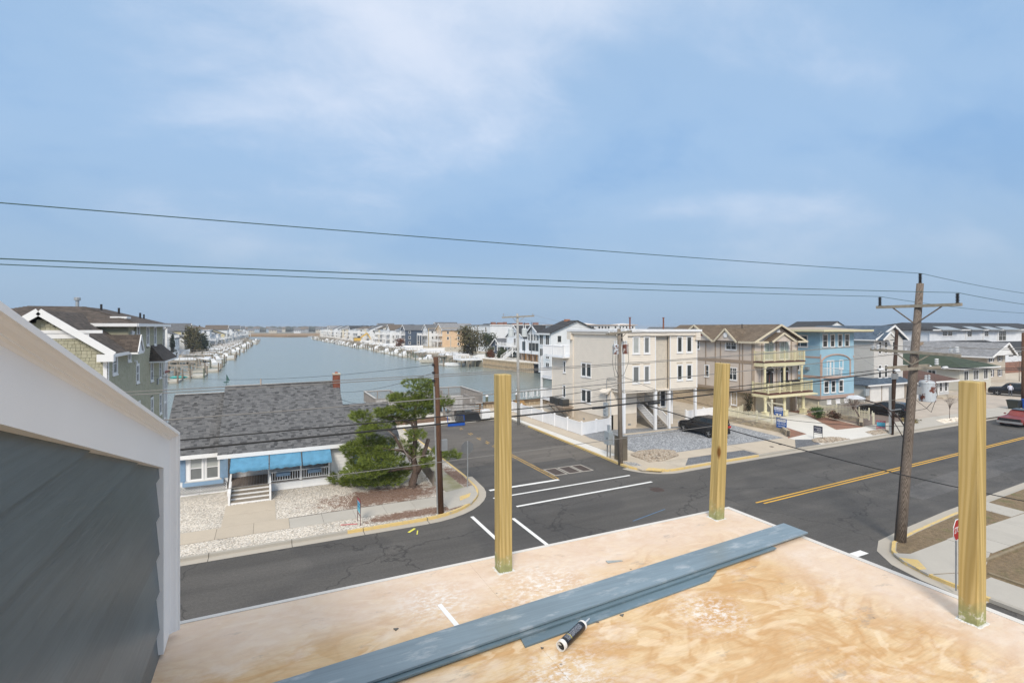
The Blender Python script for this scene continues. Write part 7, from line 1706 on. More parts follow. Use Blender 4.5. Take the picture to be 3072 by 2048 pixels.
# ------------------------------------------------------------------ trees and shrubs
def leafy(name, x, y, z, h, r, label, mat, bark, seed, n=900, cat='tree', low=.25, leaf=.28, group=None, cone=0.0):
    rr = random.Random(seed); T = thing(name, label, cat, (x, y, z), group); t = MB()
    t.tube([(x, y, z), (x + rr.uniform(-.1, .1), y, z + h * .5), (x + rr.uniform(-.2, .2), y, z + h * .9)], [max(.05, h * .03), h * .02, .03], 7)
    for k in range(7):
        a = rr.uniform(0, 6.28); hh = z + h * rr.uniform(.3, .7); t.tube([(x, y, hh), (x + r * .6 * math.cos(a), y + r * .6 * math.sin(a), hh + h * .15)], [h * .012, .015], 5)
    t.build('trunk', bark, T, smooth=True)
    c = MB(); cl = [(rr.uniform(-1, 1), rr.uniform(-1, 1), rr.uniform(low, 1)) for _ in range(16)]
    for i in range(n):
        u, v, w = cl[i % 16]; q = 1 - cone * max(0, w - low) / (1 - low)
        a = rr.gauss(0, .28); b = rr.gauss(0, .28); e = rr.gauss(0, .1); px = (u * .62 + a) * r * q; py = (v * .62 + b) * r * q; pz = z + h * min(1.03, max(low * .6, w * .92 + e))
        d1 = Vector((rr.gauss(0, 1), rr.gauss(0, 1), rr.gauss(0, 1))).normalized() * leaf; d2 = d1.orthogonal().normalized() * leaf * .5
        p = Vector((x + px, y + py, pz)); c.add([p - d2, p + d1, p + d2, p - d1 * .6], [(0, 1, 2, 3)])
    c.build('crown', mat, T)
    return T
EVG = mat_pieces('evergreen_leaf', [(.020, .032, .012), (.04, .055, .02), (.06, .07, .028)], .8, 2, .2); BRG = mat_pieces('bronze_leaf', [(.05, .045, .015), (.09, .07, .022), (.07, .075, .025), (.12, .085, .03)], .8, 2, .2); DKG = mat_pieces('cypress_leaf', [(.010, .02, .010), (.02, .032, .015)], .85, 2, .2)
TWIG = M('bare_twig', (.17, .13, .11), .9, .2, 5); BUSH = mat_pieces('bush_leaf', [(.03, .06, .012), (.05, .09, .02), (.07, .12, .03)], .7, 2, .2); RUSSET = mat_pieces('russet_leaf', [(.10, .03, .012), (.16, .055, .02), (.06, .035, .02)], .8, 2, .2)
leafy('evergreen_tree', -24.5, 219, .3, 9.6, 2.6, 'tall ragged dark evergreen among the houses of its canal bank', BRG, BARK, 1, 2600, low=.1, leaf=.42)
leafy('evergreen_tree', -22.5, 224, .3, 6.8, 2.6, 'dense dark green evergreen beside the ragged taller one', EVG, BARK, 2, 2000, low=.08, leaf=.42)
for i, (x, y, h) in enumerate(((-27.5, 178, 7.4), (-26.5, 171, 4.6), (-25.9, 186, 7.2))): leafy('cypress_tree', x, y, .3, h, 1.3, ('slim dark cypress by the cream terrace house, farthest from the canal', 'short dark cypress between the two tall ones', 'slim dark cypress nearest the white waterside fence')[i], DKG, BARK, 5 + i, 1300, low=.05, leaf=.3, cone=.75, group='dark cypresses by the cream terrace house')
leafy('evergreen_tree', 63, 163, .5, 9.2, 4.6, 'broad brown green evergreen over the low beach house', BRG, BARK, 9, 3000, low=.08, leaf=.42)
leafy('evergreen_tree', 70, 164, .5, 7.0, 3.0, 'dark green evergreen behind the broad brown one', EVG, BARK, 10, 1400, low=.2, leaf=.38)
leafy('russet_bush', 54.5, 232, .3, 4.2, 2.2, 'russet bush on the waterside lawn before the distant docks', RUSSET, BARK, 13, 700, 'bush', .1, .35)
for i, (x, y, h) in enumerate(((58.6, 136, 2.6), (57.3, 134.5, 2.3), (60.2, 133, 2.8), (56.2, 131.5, 2.2), (61.8, 128.5, 2.7), (58.3, 128.8, 2.3), (59.6, 130.8, 2.2))):
    leafy('hedge_bush', x, y, 1.2, h, 1.1, ('russet bush in the hedge behind the tan bulkhead' if i == 3 else f'dark green hedge bush, {ORD[i]} of the hedge behind the tan bulkhead'), RUSSET if i == 3 else EVG, BARK, 20 + i, 420, 'bush', .05, .26, 'hedge behind the tan bulkhead')
def bare_tree(name, x, y, h, spread, label, lean=(0, 0), seed=1, weep=0, n=5, r0=.05):
    rr = random.Random(seed); T = thing(name, label, 'tree', (x, y, .13)); t = MB(); top = Vector((x + lean[0], y + lean[1], h * .55))
    t.tube([(x, y, .1), (x + lean[0] * .3, y + lean[1] * .3, h * .28), top], [r0, r0 * .8, r0 * .6], 7); t.build('trunk', TWIG, T, smooth=True); c = MB()
    for i in range(n * 3):
        a = rr.uniform(0, 6.28); e = top + Vector((math.cos(a) * spread * rr.uniform(.4, 1), math.sin(a) * spread * rr.uniform(.4, 1), h * .45 * rr.uniform(.3, 1) - weep)); m = top.lerp(e, .5) + Vector((0, 0, h * .08 + weep * .6)); c.tube([top - Vector((0, 0, rr.uniform(0, h * .15))), m, e], [r0 * .4, r0 * .25, .006], 5)
        for k in range(6):
            f = m.lerp(e, rr.uniform(0, 1)); c.tube([f, f + Vector((rr.gauss(0, .25), rr.gauss(0, .25), rr.uniform(-.1, .3) - weep * .5)) * spread], [.008, .004], 4)
    c.build('crown', TWIG, T)
bare_tree('bare_tree', 54.6, 31.9, 2.7, 1.3, 'leaning bare weeping tree in the stone planter by the blue house', (-.5, .4), 3, .45, 7, .09)
bare_tree('young_tree', 63.1, 28.1, 2.7, .75, 'thin bare young tree in the pale stone bed', (0, 0), 4, 0, 5, .035)
bare_tree('bare_shrub', 43.9, 40.1, 2.2, .7, 'little bare shrub against the tan block wall', (0, 0), 6, 0, 5, .03)
bare_tree('bare_shrub', 119.5, 43.0, 4.2, 1.8, 'twiggy bare shrub in front of the navy shutter house', (0, 0), 7, 0, 6, .06)
leafy('ivy_column', 46.9, 38.9, .13, 2.3, .45, 'ivy covered garage corner with red brown leaves', mat_pieces('ivy', [(.03, .03, .012), (.06, .035, .018), (.025, .045, .015)], .8, 2, .2), BARK, 31, 420, 'plant', .05, .12)
leafy('round_bush', 51.6, 34.4, .3, 1.0, .65, 'round green bush in the planter by the picket fence', BUSH, BARK, 32, 700, 'bush', .1, .12)
leafy('brown_bush', 52.3, 33.0, .3, .8, .6, 'brown withered bush beside the round green one', mat_pieces('withered', [(.05, .025, .018), (.10, .05, .035), (.06, .05, .03)], .9, 2, .2), BARK, 33, 420, 'bush', .1, .12)
leafy('dry_tuft', 58.2, 29.2, .13, .35, .65, 'low tuft of dry ornamental grass on the driveway edge', mat_pieces('dry_tuft_leaf', [(.16, .12, .05), (.24, .18, .08), (.12, .11, .04)], .9, 2, .2), BARK, 34, 500, 'grass', .05, .14)
# ------------------------------------------------------------------ utility poles
PW = mat_wood('pole_wood', (.29, .24, .20), (.11, .085, .068), (.06, .04, .03), 'z', 30, .9, False); PWD = mat_wood('dark_pole_wood', (.085, .05, .036), (.042, .026, .02), (.02, .014, .01), 'z', 30, .85, False); PWB = mat_wood('brown_pole_wood', (.16, .085, .05), (.085, .045, .03), (.03, .02, .015), 'z', 30, .9, False); PWG = mat_wood('grey_pole_wood', (.30, .26, .22), (.20, .165, .135), (.08, .06, .05), 'z', 30, .9, False)
ARM = M('arm_wood', (.30, .265, .21), .9, .2, 5); PORC = M('porcelain', (.66, .68, .70), .25, .05, 6); TANK = mat_rusty('rusty_tank', (.52, .56, .60), .25); TANKR = mat_rusty('very_rusty_tank', (.48, .45, .43), .75); TANKG = M('grey_tank', (.56, .60, .61), .5, .06, 3, dirt=.15)
def insulator(mb, p, h, r, n, ax=(0, 0, 1)):
    p = Vector(p); a = Vector(ax); pr = []
    if not hasattr(mb, 'parts'): mb.parts = []
    mb.parts.append(MB()); mb = mb.parts[-1]
    for i in range(n): z = h * i / n; pr += [(r * .5, z), (r, z + h / n * .35), (r, z + h / n * .5), (r * .5, z + h / n * .9)]
    if ax == (0, 0, 1): mb.lathe(p, pr, 12)
    else: mb.tube([p + a * z for _, z in pr], [q for q, _ in pr], 10)
def trans(T, c, r, h, mat):
    m = MB().lathe((c[0], c[1], c[2] - h / 2), [(r * .96, 0), (r, .03), (r, h * .82), (r * 1.04, h * .83), (r * 1.04, h * .88), (r * .98, h * .89), (r * .9, h * .95), (r * .3, h)], 22); m.build('transformer', mat, T, smooth=False)
    b = MB()
    for q in (-.4, .4): insulator(b, (c[0] + r * q, c[1], c[2] + h * .42), .3, .06, 3)
    b.build('bushings', PORC, T)
T = thing('utility_pole', 'tall weathered utility pole with three black top insulators and rusty transformer', 'utility pole', (25.4, 13.15, .12)); pp = lambda z: Vector((25.4 + .8 * z / 11.5, 13.15 - .39 * z / 11.5, z))
MB().tube([pp(0), pp(3), pp(7), pp(11.55)], [.225, .205, .175, .135], 14).build('shaft', PW, T, smooth=True)
def arm(T, p, d, L, w=.1, h=.12, tilt=0, mat=ARM): p = Vector(p); d = Vector(d); return MB().beam(p - d * L + Vector((0, 0, tilt)), p + d * L - Vector((0, 0, tilt)), w, h).build('crossarm', mat, T)
q = pp(10.55) + Vector((-.16, 0, 0)); arm(T, q, (0, 1, 0), 1.65, .1, .13)
b = MB()
for s in (-1, 1): b.beam(q + Vector((0, s * .95, -.05)), pp(9.75) + Vector((-.15, 0, 0)), .035, .05)
b.build('brace', PW, T); b = MB()
for s in (-1.5, 1.5): insulator(b, q + Vector((0, s, .06)), .42, .075, 7)
insulator(b, pp(11.55), .45, .075, 8); b.build('insulators', BLACK, T)
q2 = pp(8.5) + Vector((-.18, 0, 0)); arm(T, q2, (0, 1, 0), 1.75, .1, .12, -.06); b = MB()
for s in (-1, 1): b.beam(q2 + Vector((0, s * .7, -.05)), pp(7.95) + Vector((-.17, 0, 0)), .03, .05)
b.build('brace', ARM, T); b = MB()
for s in (-1.62, -1.42, 1.42, 1.62): insulator(b, q2 + Vector((0, s, .06)), .24, .085, 4)
b.build('insulators', PORC, T)
for dy, z in ((.22, 7.85), (-.22, 7.8)): arm(T, pp(z) + Vector((0, dy, 0)), (1, 0, 0), 1.65, .1, .11)
b = MB()
for dy in (-.32, .32):
    for s in (-1.72, 1.72): insulator(b, pp(7.85) + Vector((s, dy, -.08)), .34 * (1 if s > 0 else 1), .07, 4, (1 if s > 0 else -1, 0, 0))
insulator(b, pp(7.85) + Vector((1.4, -.22, .05)), .3, .085, 4); b.build('insulators', PORC, T)
tc = pp(6.8) + Vector((.62, -.30, 0)); trans(T, tc, .31, .95, TANK); MB().beam(pp(6.8), tc, .12, .35).build('bracket', GREYM, T)
for pts in ([pp(6.4) + Vector((.15, -.1, 0)), tc + Vector((.1, -.1, -.95)), tc + Vector((.38, -.2, -.2)), tc + Vector((.3, -.15, .35))], [pp(5.9) + Vector((.1, -.1, 0)), tc + Vector((-.1, 0, -.8)), tc + Vector((.2, -.1, -.5))]): MB().tube(pts, .011, 6).build('jumper', BLACK, T)
b = MB().tube([pp(5.15) + Vector((0, .15, 0)), pp(5.6) + Vector((0, .5, 0)), pp(6.0) + Vector((0, 1.2, 0)), pp(6.15) + Vector((0, 2.0, 0))], .03, 8); b.beam(pp(4.6) + Vector((0, .15, 0)), pp(5.75) + Vector((0, .9, 0)), .025); b.build('lamp_arm', M('dark_bracket', (.05, .03, .025), .7), T)
h = pp(6.15) + Vector((0, 2.35, 0)); b = MB()
b.add([tuple(h + Vector(v)) for v in ((-.06, -.42, 0), (.06, -.42, 0), (.17, 0, -.03), (.17, .3, -.02), (.06, .45, 0), (-.06, .45, 0), (-.17, .3, -.02), (-.17, 0, -.03), (-.05, -.42, .07), (.05, -.42, .07), (.12, 0, .15), (.12, .28, .12), (-.12, .28, .12), (-.12, 0, .15))], [(7, 6, 5, 4, 3, 2, 1, 0), (0, 1, 9, 8), (1, 2, 10, 9), (2, 3, 11, 10), (3, 4, 5, 11), (5, 12, 11), (5, 6, 12), (6, 7, 13, 12), (7, 0, 8, 13), (8, 9, 10, 13), (10, 11, 12, 13)]); b.build('lamp_head', VINYL, T)
MB().tube([pp(.1) + Vector((-.2, .1, 0)), pp(7) + Vector((-.16, .1, 0))], .02, 6).build('ground_wire', BLACK, T)

T = thing('utility_pole', 'brown utility pole standing on the cottage corner by the pine', 'utility pole', (8.03, 25.27, .12)); lp = lambda z: Vector((8.03 - .25 * z / 8.1, 25.27, z))
MB().tube([lp(0), lp(4), lp(8.1)], [.175, .155, .125], 12).build('shaft', PWB, T, smooth=True); MB().tube([lp(.1) + Vector((-.17, -.05, 0)), lp(6.6) + Vector((-.15, -.05, 0))], .045, 8).build('conduit', GALV, T); MB().box(8.0, 24.95, 3.35, 8.3, 25.15, 3.9).build('box', GREYM, T)
b = MB()
for z in (7.7, 7.3, 6.9): b.box(lp(z).x - .22, 25.15, z - .06, lp(z).x - .12, 25.27, z + .06)
b.build('spools', BLACK, T)
T = thing('utility_pole', 'grey utility pole with two rusty transformers before the cream condo', 'utility pole', (22.33, 29.1, .12)); bp = lambda z: Vector((22.33 - .15 * z / 9.6, 29.1, z))
MB().tube([bp(0), bp(5), bp(9.5)], [.17, .15, .12], 12).build('shaft', PWG, T, smooth=True); arm(T, bp(9.25) + Vector((0, -.15, 0)), Vector((1, .1, .08)).normalized(), 1.05, .1, .12); arm(T, bp(9.2) + Vector((0, .15, 0)), Vector((1, .1, .08)).normalized(), 1.05, .1, .12)
b = MB()
for s in (-.95, -.6, .3, .65, .95): insulator(b, bp(9.3) + Vector((s, -.15, s * .08)), .28, .06, 3)
insulator(b, bp(9.5), .3, .06, 3); b.build('insulators', PORC, T); b = MB()
for s in (-.5, .5): b.beam(bp(9.2) + Vector((s, -.15, 0)), bp(8.7), .03, .05)
b.build('brace', ARM, T)
for s, mt in ((-1, TANK), (1, TANKR)): trans(T, bp(8.1) + Vector((s * .42, -.15, 0)), .21, .68, mt)
for pts in ([bp(8.5) + Vector((-.6, -.2, 0)), bp(7.2) + Vector((-.75, -.2, 0)), bp(6.2) + Vector((-.5, -.15, 0)), bp(6.1)], [bp(8.5) + Vector((.62, -.2, 0)), bp(7.2) + Vector((.65, -.2, 0)), bp(6.3) + Vector((.3, -.1, 0)), bp(6.2)], [bp(7.9) + Vector((-.42, -.2, 0)), bp(6.8) + Vector((-.5, -.2, 0)), bp(6.0)]): MB().tube(pts, .014, 6).build('jumper', BLACK, T)
T = thing('steel_pole', 'slender grey pole with crossarm and twin grey transformers at the street end', 'utility pole', (22.38, 45.3, .12)); mp = lambda z: Vector((22.38 - .12 * z / 10, 45.3, z))
MB().tube([mp(0), mp(5), mp(10.95)], [.15, .14, .11], 12).build('shaft', M('weathered_grey', (.36, .355, .34), .7, .15, 6), T, smooth=True); arm(T, mp(10.65) + Vector((0, -.15, 0)), Vector((.94, -.34, .05)).normalized(), 1.6, .1, .13); b = MB()
for s in (-.6, .6): b.beam(mp(10.6) + Vector((s * .94, -.15 - s * .34, 0)), mp(10.0), .03, .05)
b.build('brace', GREYM, T); b = MB()
for s in (-1.45, 1.45): insulator(b, mp(10.72) + Vector((s * .94, -.15 - s * .34, 0)), .26, .05, 3)
b.build('insulators', GREYM, T)
for s in (-1, 1): trans(T, mp(9.1) + Vector((s * .62, -s * .25, 0)), .27, .85, TANKG)
T = thing('utility_pole', 'dark creosoted pole in the stone bed by the wide driveway', 'utility pole', (50.5, 26.85, .12)); dp_ = lambda z: Vector((50.5 + .5 * z / 9.4, 26.85 - .2 * z / 9.4, z))
MB().tube([dp_(0), dp_(5), dp_(9.4)], [.19, .165, .13], 12).build('shaft', PWD, T, smooth=True); MB().box(50.14, 26.72, .12, 50.30, 26.86, 4.3).build('conduit', GALV, T); MB().box(50.2, 26.5, 5.0, 50.95, 26.68, 5.5).build('box', GREYM, T); arm(T, dp_(7.4), (0, 1, 0), 1.0, .09, .11); b = MB()
for s in (-.8, .8): insulator(b, dp_(7.45) + Vector((0, s, .05)), .28, .09, 4)
b.build('insulators', PORC, T); MB().box(49.7, 26.6, 2.2, 51.6, 26.7, 2.28).build('bracket', GREYM, T)
T = thing('utility_pole', 'red brown pole beside the blue bin at the far kerb', 'utility pole', (79.3, 28.2, .12)); MB().tube([(79.3, 28.2, 0), (79.3, 28.2, 9)], [.18, .13], 10).build('shaft', PWB, T, smooth=True)
# pole the street wires run on to, out along the road both ways
for x, y in ((64, 15.6), (-30, 13.3)):
    T = thing('utility_pole', 'weathered utility pole further along the near kerb' + (' beyond the lawns' if x > 0 else ' past the gable wall'), 'utility pole', (x, y, .12)); MB().tube([(x, y, 0), (x, y, 11.5)], [.2, .13], 10).build('shaft', PW, T, smooth=True)
    for z in (10.5, 8.5): MB().beam((x, y - 1.6, z), (x, y + 1.6, z), .1, .12).build('crossarm', ARM, T)

# ------------------------------------------------------------------ wires
WB = M('wire_black', (.015, .015, .016), .6); WG = M('wire_grey', (.21, .20, .19), .6); WT = M('wire_teal', (.045, .10, .105), .6)
def wire(a, b, sag, r, mat, label, n=18): return MB().tube(catenary(a, b, sag, n), r, 6).build('overhead_wire', mat, None, label, 'wire', 'overhead wires')
q = pp(10.55); t_ = pp(12.0)
wire((-30, 13.2, 12.3), t_, .2, .011, WT, 'topmost thin teal wire to the black insulator on the pole top'); wire(t_, (64, 15.6, 11.9), .5, .011, WT, 'thin teal wire leaving the pole top along the road')
for s, zl in ((1.5, 11.25), (-1.5, 10.92)):
    e = q + Vector((-.16, s, .5)); wire((-30, 13.3 + s, zl), e, .22, .011, WT, f'thin teal wire to the black insulator on the {"road" if s > 0 else "lawn"} end of the top crossarm'); wire(e, (64, 15.6 + s, 11.0), .5, .011, WT, f'thin teal wire leaving the {"road" if s > 0 else "lawn"} end of the top crossarm')
for k, (s, zl, sg, r_, m_) in enumerate(((1.62, 8.12, .36, .011, WG), (1.42, 8.02, .36, .011, WG), (-1.55, 8.15, .62, .013, WG))):
    e = q2 + Vector((0, s, .3)); wire((-30, 13.3 + s, zl), e, sg, r_, m_, ('outer one of the paired grey wires on the white insulators over the road', 'inner one of the paired grey wires on the white insulators over the road', 'single grey wire on the white insulators at the lawn end')[k]); wire(e, (64, 15.6 + s, 8.8), .5, r_, m_, ('outer', 'inner', 'lawn side')[k] + ' grey wire leaving the white insulators along the road')
e = pp(7.85); e1 = e + Vector((-2.05, .32, -.08)); e2 = e + Vector((-2.05, -.32, -.08))
wire((-30, 13.5, 7.35), e1, .45, .016, WB, 'upper black cable strung below the grey wires'); wire((-30, 13.0, 7.25), e2, .5, .024, WB, 'thick lower black cable with splice cases'); wire(e + Vector((2.05, .32, -.08)), (64, 15.6, 7.6), .5, .016, WB, 'black cable leaving the pole along the road, upper one'); wire(e + Vector((2.05, -.32, -.08)), (64, 15.4, 7.4), .5, .02, WB, 'black cable leaving the pole along the road, lower one')
wire((-30, 13.2, 6.2), pp(6.5) + Vector((-.15, 0, 0)), .35, .010, WG, 'lowest thin grey wire crossing before the cottage steps')
tp = catenary((-30, 13.0, 7.25), e2, .5, 40)[30]; wire(tp, (26, 7.6, 3.1), .25, .016, WB, 'black service drop slanting across the road to the near lawn')
for k in (28.5, 30.6): a = tp + Vector((k - 30, 0, -.05)); MB().tube([a - Vector((.22, 0, 0)), a + Vector((.22, 0, 0))], .038, 8).build('splice_case', BLACK, None, 'black splice case hanging on the thick cable, ' + ('nearer the pine' if k < 29 else 'by the slanting service drop'), 'splice case', 'splice cases')
wire(bp(6.3), pp(5.2) + Vector((-.1, .1, 0)), .9, .012, WB, 'sagging dark wire from the condo pole to the street lamp pole')
for i, (dz, m_) in enumerate(((9.45, WG), (9.3, WG))): wire(bp(dz) + Vector((.6 - i * 1.2, -.15, 0)), dp_(7.75) + Vector((0, .8 - 1.6 * i, 0)), .35, .009, m_, ('road side' if i == 0 else 'house side') + ' grey wire from the condo pole to the dark pole')
wire(bp(5.2), dp_(5.3), .4, .018, WB, 'black cable from the condo pole to the dark pole'); wire(lp(5.6), bp(5.6), .25, .02, WB, 'black cable from the pine pole to the condo pole'); wire(lp(6.2), bp(6.2), .2, .012, WG, 'grey wire from the pine pole to the condo pole')
for i, s in enumerate((-.9, .9)): wire(bp(9.5) + Vector((s, -.15, 0)), mp(10.9) + Vector((s * 1.4, -.15 - s * .5, 0)), .3, .008, WG, ('water side' if i == 0 else 'house side') + ' thin wire from the condo pole to the twin transformer pole')
wire(lp(7.7) + Vector((-.2, 0, 0)), (-8.0, 47.5, 5.9), .5, .009, WB, 'upper thin wire from the pine pole to the green shake house'); wire(lp(7.3) + Vector((-.2, 0, 0)), (4.7, 38.1, 5.0), .25, .009, WB, 'thin wire from the pine pole to the cottage chimney'); wire(lp(6.9) + Vector((-.2, 0, 0)), (4.75, 37.6, 4.55), .7, .012, WB, 'sagging twisted service drop from the pine pole to the cottage gable')
for i, (z, tgt) in enumerate(((6.0, (28.65, 39.2, 4.7)), (5.6, (28.7, 41.5, 3.2)), (5.4, (28.7, 45.8, 2.0)), (6.1, (34.3, 37.3, 5.0)))): wire(bp(z), tgt, .25, .009, WB, ('service wire from the condo pole to the condo conduit', 'low service wire from the condo pole to the condo side wall', 'low wire from the condo pole towards the air conditioners', 'service wire from the condo pole across the condo front')[i])
wire(dp_(5.5), (59.0, 39.6, 5.2), .3, .009, WB, 'service wire from the dark pole to the light blue house'); wire(dp_(5.6), (71.4, 42.0, 6.0), .4, .009, WB, 'service wire from the dark pole to the blue roofed house'); wire(dp_(5.9), (79.3, 28.2, 7.0), .5, .012, WB, 'dark cable from the dark pole to the red brown pole')
# ------------------------------------------------------------------ vehicles
def car(name, label, loc, rz, L, W, H, paint, kind='suv', group='parked cars', wheel=.34):
    "built nose to +X about its centre; lower body loft, glasshouse, glass, wheels, lamps"
    T = thing(name, label, 'car', loc, group, rz=rz); hw = W / 2; X = lambda t: (t - .5) * L
    if kind == 'suv': belt, prof, roof = .60 * H, [(0, .52, .80), (.02, .66, .92), (.10, .72, .97), (.35, .74, 1), (.62, .70, 1), (.72, .66, .99), (.93, .57, .93), (.985, .48, .84), (1, .38, .72)], [(.02, .96, .70), (.09, .985, .80), (.25, 1.0, .82), (.48, .99, .81), (.57, .93, .79), (.74, .66, .86)]
    elif kind == 'wagon': belt, prof, roof = .62 * H, [(0, .50, .82), (.02, .68, .93), (.10, .72, .97), (.35, .74, 1), (.62, .70, 1), (.68, .67, .99), (.92, .57, .93), (.985, .48, .84), (1, .38, .72)], [(.015, .78, .80), (.10, .97, .78), (.28, 1.0, .78), (.48, .99, .77), (.55, .93, .76), (.69, .67, .86)]
    elif kind == 'boxy': belt, prof, roof = .60 * H, [(0, .50, .86), (.015, .66, .95), (.10, .70, .98), (.35, .71, 1), (.62, .69, 1), (.70, .66, 1), (.95, .60, .97), (.99, .52, .90), (1, .40, .82)], [(.01, .92, .82), (.04, .985, .84), (.25, 1.0, .85), (.55, .99, .84), (.61, .94, .83), (.71, .67, .90)]
    else: belt, prof, roof = .64 * H, [(0, .50, .95), (.01, .62, .99), (.12, .64, 1), (.35, .65, 1), (.62, .64, 1), (.68, .63, 1), (.97, .58, .99), (.995, .52, .97), (1, .40, .95)], [(.10, .66, .80), (.20, .95, .74), (.30, 1.0, .74), (.48, .99, .74), (.53, .95, .74), (.64, .65, .84)]
    m = MB(); rings = []; zb = .17 * H
    for t, zt, wf in prof:
        z1 = zt * H; w = hw * wf; b = zb + (.06 if t in (0, 1) else 0)
        rings.append([(X(t), -w * .90, b), (X(t), -w * .99, b + .08), (X(t), -w, b + (z1 - b) * .45), (X(t), -w * .985, b + (z1 - b) * .8), (X(t), -w * .93, z1 - .03), (X(t), -w * .80, z1), (X(t), 0, z1 + .025), (X(t), w * .80, z1), (X(t), w * .93, z1 - .03), (X(t), w * .985, b + (z1 - b) * .8), (X(t), w, b + (z1 - b) * .45), (X(t), w * .99, b + .08), (X(t), w * .90, b)])
    n = 13
    for a, b in zip(rings[:-1], rings[1:]): m.add(a + b, [(i, i + n, (i + 1) % n + n, (i + 1) % n) for i in range(n)])
    m.add(rings[0], [tuple(range(n))]); m.add(rings[-1], [tuple(range(n - 1, -1, -1))])
    put('body', m.mesh('body', paint, smooth=True), T)
    # glasshouse
    g_ = MB(); rg = []; base = lambda t: next((p[1] + (q[1] - p[1]) * (t - p[0]) / (q[0] - p[0]) for p, q in zip(prof[:-1], prof[1:]) if p[0] <= t <= q[0]), .6) * H - .05
    for t, zt, wf in roof:
        z1 = zt * H; w = hw * wf; bz = base(t); bw = hw * .93
        z1 = max(z1, bz + .02)
        rg.append([(X(t), -bw, bz), (X(t), -(w + (bw - w) * .12), z1 - .07 if z1 - bz > .12 else bz), (X(t), -w * .86, z1), (X(t), w * .86, z1), (X(t), w + (bw - w) * .12, z1 - .07 if z1 - bz > .12 else bz), (X(t), bw, bz)])
    for a, b in zip(rg[:-1], rg[1:]): g_.add(a + b, [(i, i + 6, i + 7, i + 1) for i in range(5)])
    g_.add(rg[0], [tuple(range(6))]); g_.add(rg[-1], [tuple(range(5, -1, -1))])
    put('cabin', g_.mesh('cabin', paint), T)
    # glass laid on the cabin faces
    def inset(q, k, out): c = sum((Vector(p) for p in q), Vector()) / len(q); nr = (Vector(q[1]) - Vector(q[0])).cross(Vector(q[2]) - Vector(q[0])).normalized(); nr = nr if nr.dot(c - Vector((0, 0, H * .6))) > 0 else -nr; return [Vector(p).lerp(c, k) + nr * out for p in q]
    for s in (0, 1):
        for i in (1, 2, 3):
            a, b = rg[i], rg[i + 1]; q = [a[0], b[0], b[1], a[1]] if s == 0 else [a[5], b[5], b[4], a[4]]
            q = inset([Vector(p) for p in q], .07, .012); w_ = MB().add(q, [(0, 1, 2, 3)] if s == 0 else [(3, 2, 1, 0)]); put('side_window', w_.mesh('side_window', CARGL), T)
    a, b = rg[-2], rg[-1]; put('windscreen', MB().add(inset([a[1], a[4], b[5], b[0]], .06, .015), [(0, 3, 2, 1)]).mesh('windscreen', CARGL), T)
    a, b = rg[0], rg[1]; put('rear_window', MB().add(inset([b[1], b[4], a[4], a[1]] if kind in ('suv', 'boxy') and False else [b[1], b[4], a[5], a[0]], .09, .015), [(0, 1, 2, 3)]).mesh('rear_window', CARGL), T)
    # wheels
    ty = MB().lathe((0, -.11, 0), [(wheel * .70, 0), (wheel * .95, .0), (wheel, .04), (wheel, .18), (wheel * .95, .22), (wheel * .70, .22)], 24, 'y').mesh('tyre', RUBBER, smooth=False)
    rm = MB().lathe((0, -.10, 0), [(wheel * .70, 0), (wheel * .66, .03), (wheel * .62, .05), (wheel * .6, .2)], 24, 'y')
    for k in range(5):
        a = k * 1.2566; rm.beam((0, -.115, 0), (wheel * .66 * math.cos(a), -.115, wheel * .66 * math.sin(a)), .03, wheel * .2, up=(0, 1, 0))
    rm.lathe((0, -.13, 0), [(wheel * .16, 0), (wheel * .16, .04)], 12, 'y'); rm = rm.mesh('rim', RIM); ah = MB().lathe((0, 0, 0), [(wheel * 1.14, 0), (wheel * 1.14, .03)], 24, 'y').mesh('wheel_arch', RUBBER)
    for t in (.175, .80):
        for s in (-1, 1):
            wh = put('wheel', ty, T, (X(t), s * (hw - .10), wheel), (0, 0, 0 if s < 0 else math.pi)); put('rim', rm, wh); put('wheel_arch', ah, T, (X(t), s * (hw - .005) - .015, wheel + .02))
    for s in (-1, 1):
        z = .55 * H
        put('tail_lamp', MB().box(-L / 2 - .015, s * hw * .55, z - .08, -L / 2 + .25, s * hw * .93, z + .09).mesh('tail_lamp', TAIL), T); put('headlamp', MB().box(L / 2 - .30, s * hw * .52, .42 * H, L / 2 - .05, s * hw * .86, .49 * H).mesh('headlamp', HEADL), T)
        put('mirror', MB().sphere((X(.60), s * (hw + .06), belt + .08), .11, 8, 5, .7).mesh('mirror', paint), T); put('door_handle', MB().box(X(.38), s * hw * .985, belt - .16, X(.43), s * (hw + .012), belt - .13).mesh('door_handle', paint), T)
    put('number_plate', MB().box(-L / 2 - .03, -.15, .46 * H, -L / 2 + .02, .15, .46 * H + .12).mesh('number_plate', FLOAT), T); put('bumper', MB().box(-L / 2 - .04, -hw * .8, .2 * H, -L / 2 + .1, hw * .8, .33 * H).mesh('bumper', paint if kind != 'classic' else RIM), T)
    return T
CARB = M('black_paint', (.008, .008, .010), .18, .05, 2, spec=.6); CARGL = M('car_glass', (.018, .022, .024), .06, .1, 2, spec=.6); RIM = M('alloy', (.55, .56, .57), .3, .05, 5, metal=.7); TAIL = M('tail_red', (.45, .02, .015), .2); HEADL = M('head_glass', (.45, .47, .5), .12)
car('crossover', 'black crossover parked on the grey gravel lot', (35.15, 34.0, .135), R(91), 4.6, 1.84, 1.66, CARB, 'suv')
car('station_wagon', 'black station wagon with red tail lamps on the brown driveway', (60.6, 32.9, .14), R(97), 4.85, 1.86, 1.50, CARB, 'wagon')
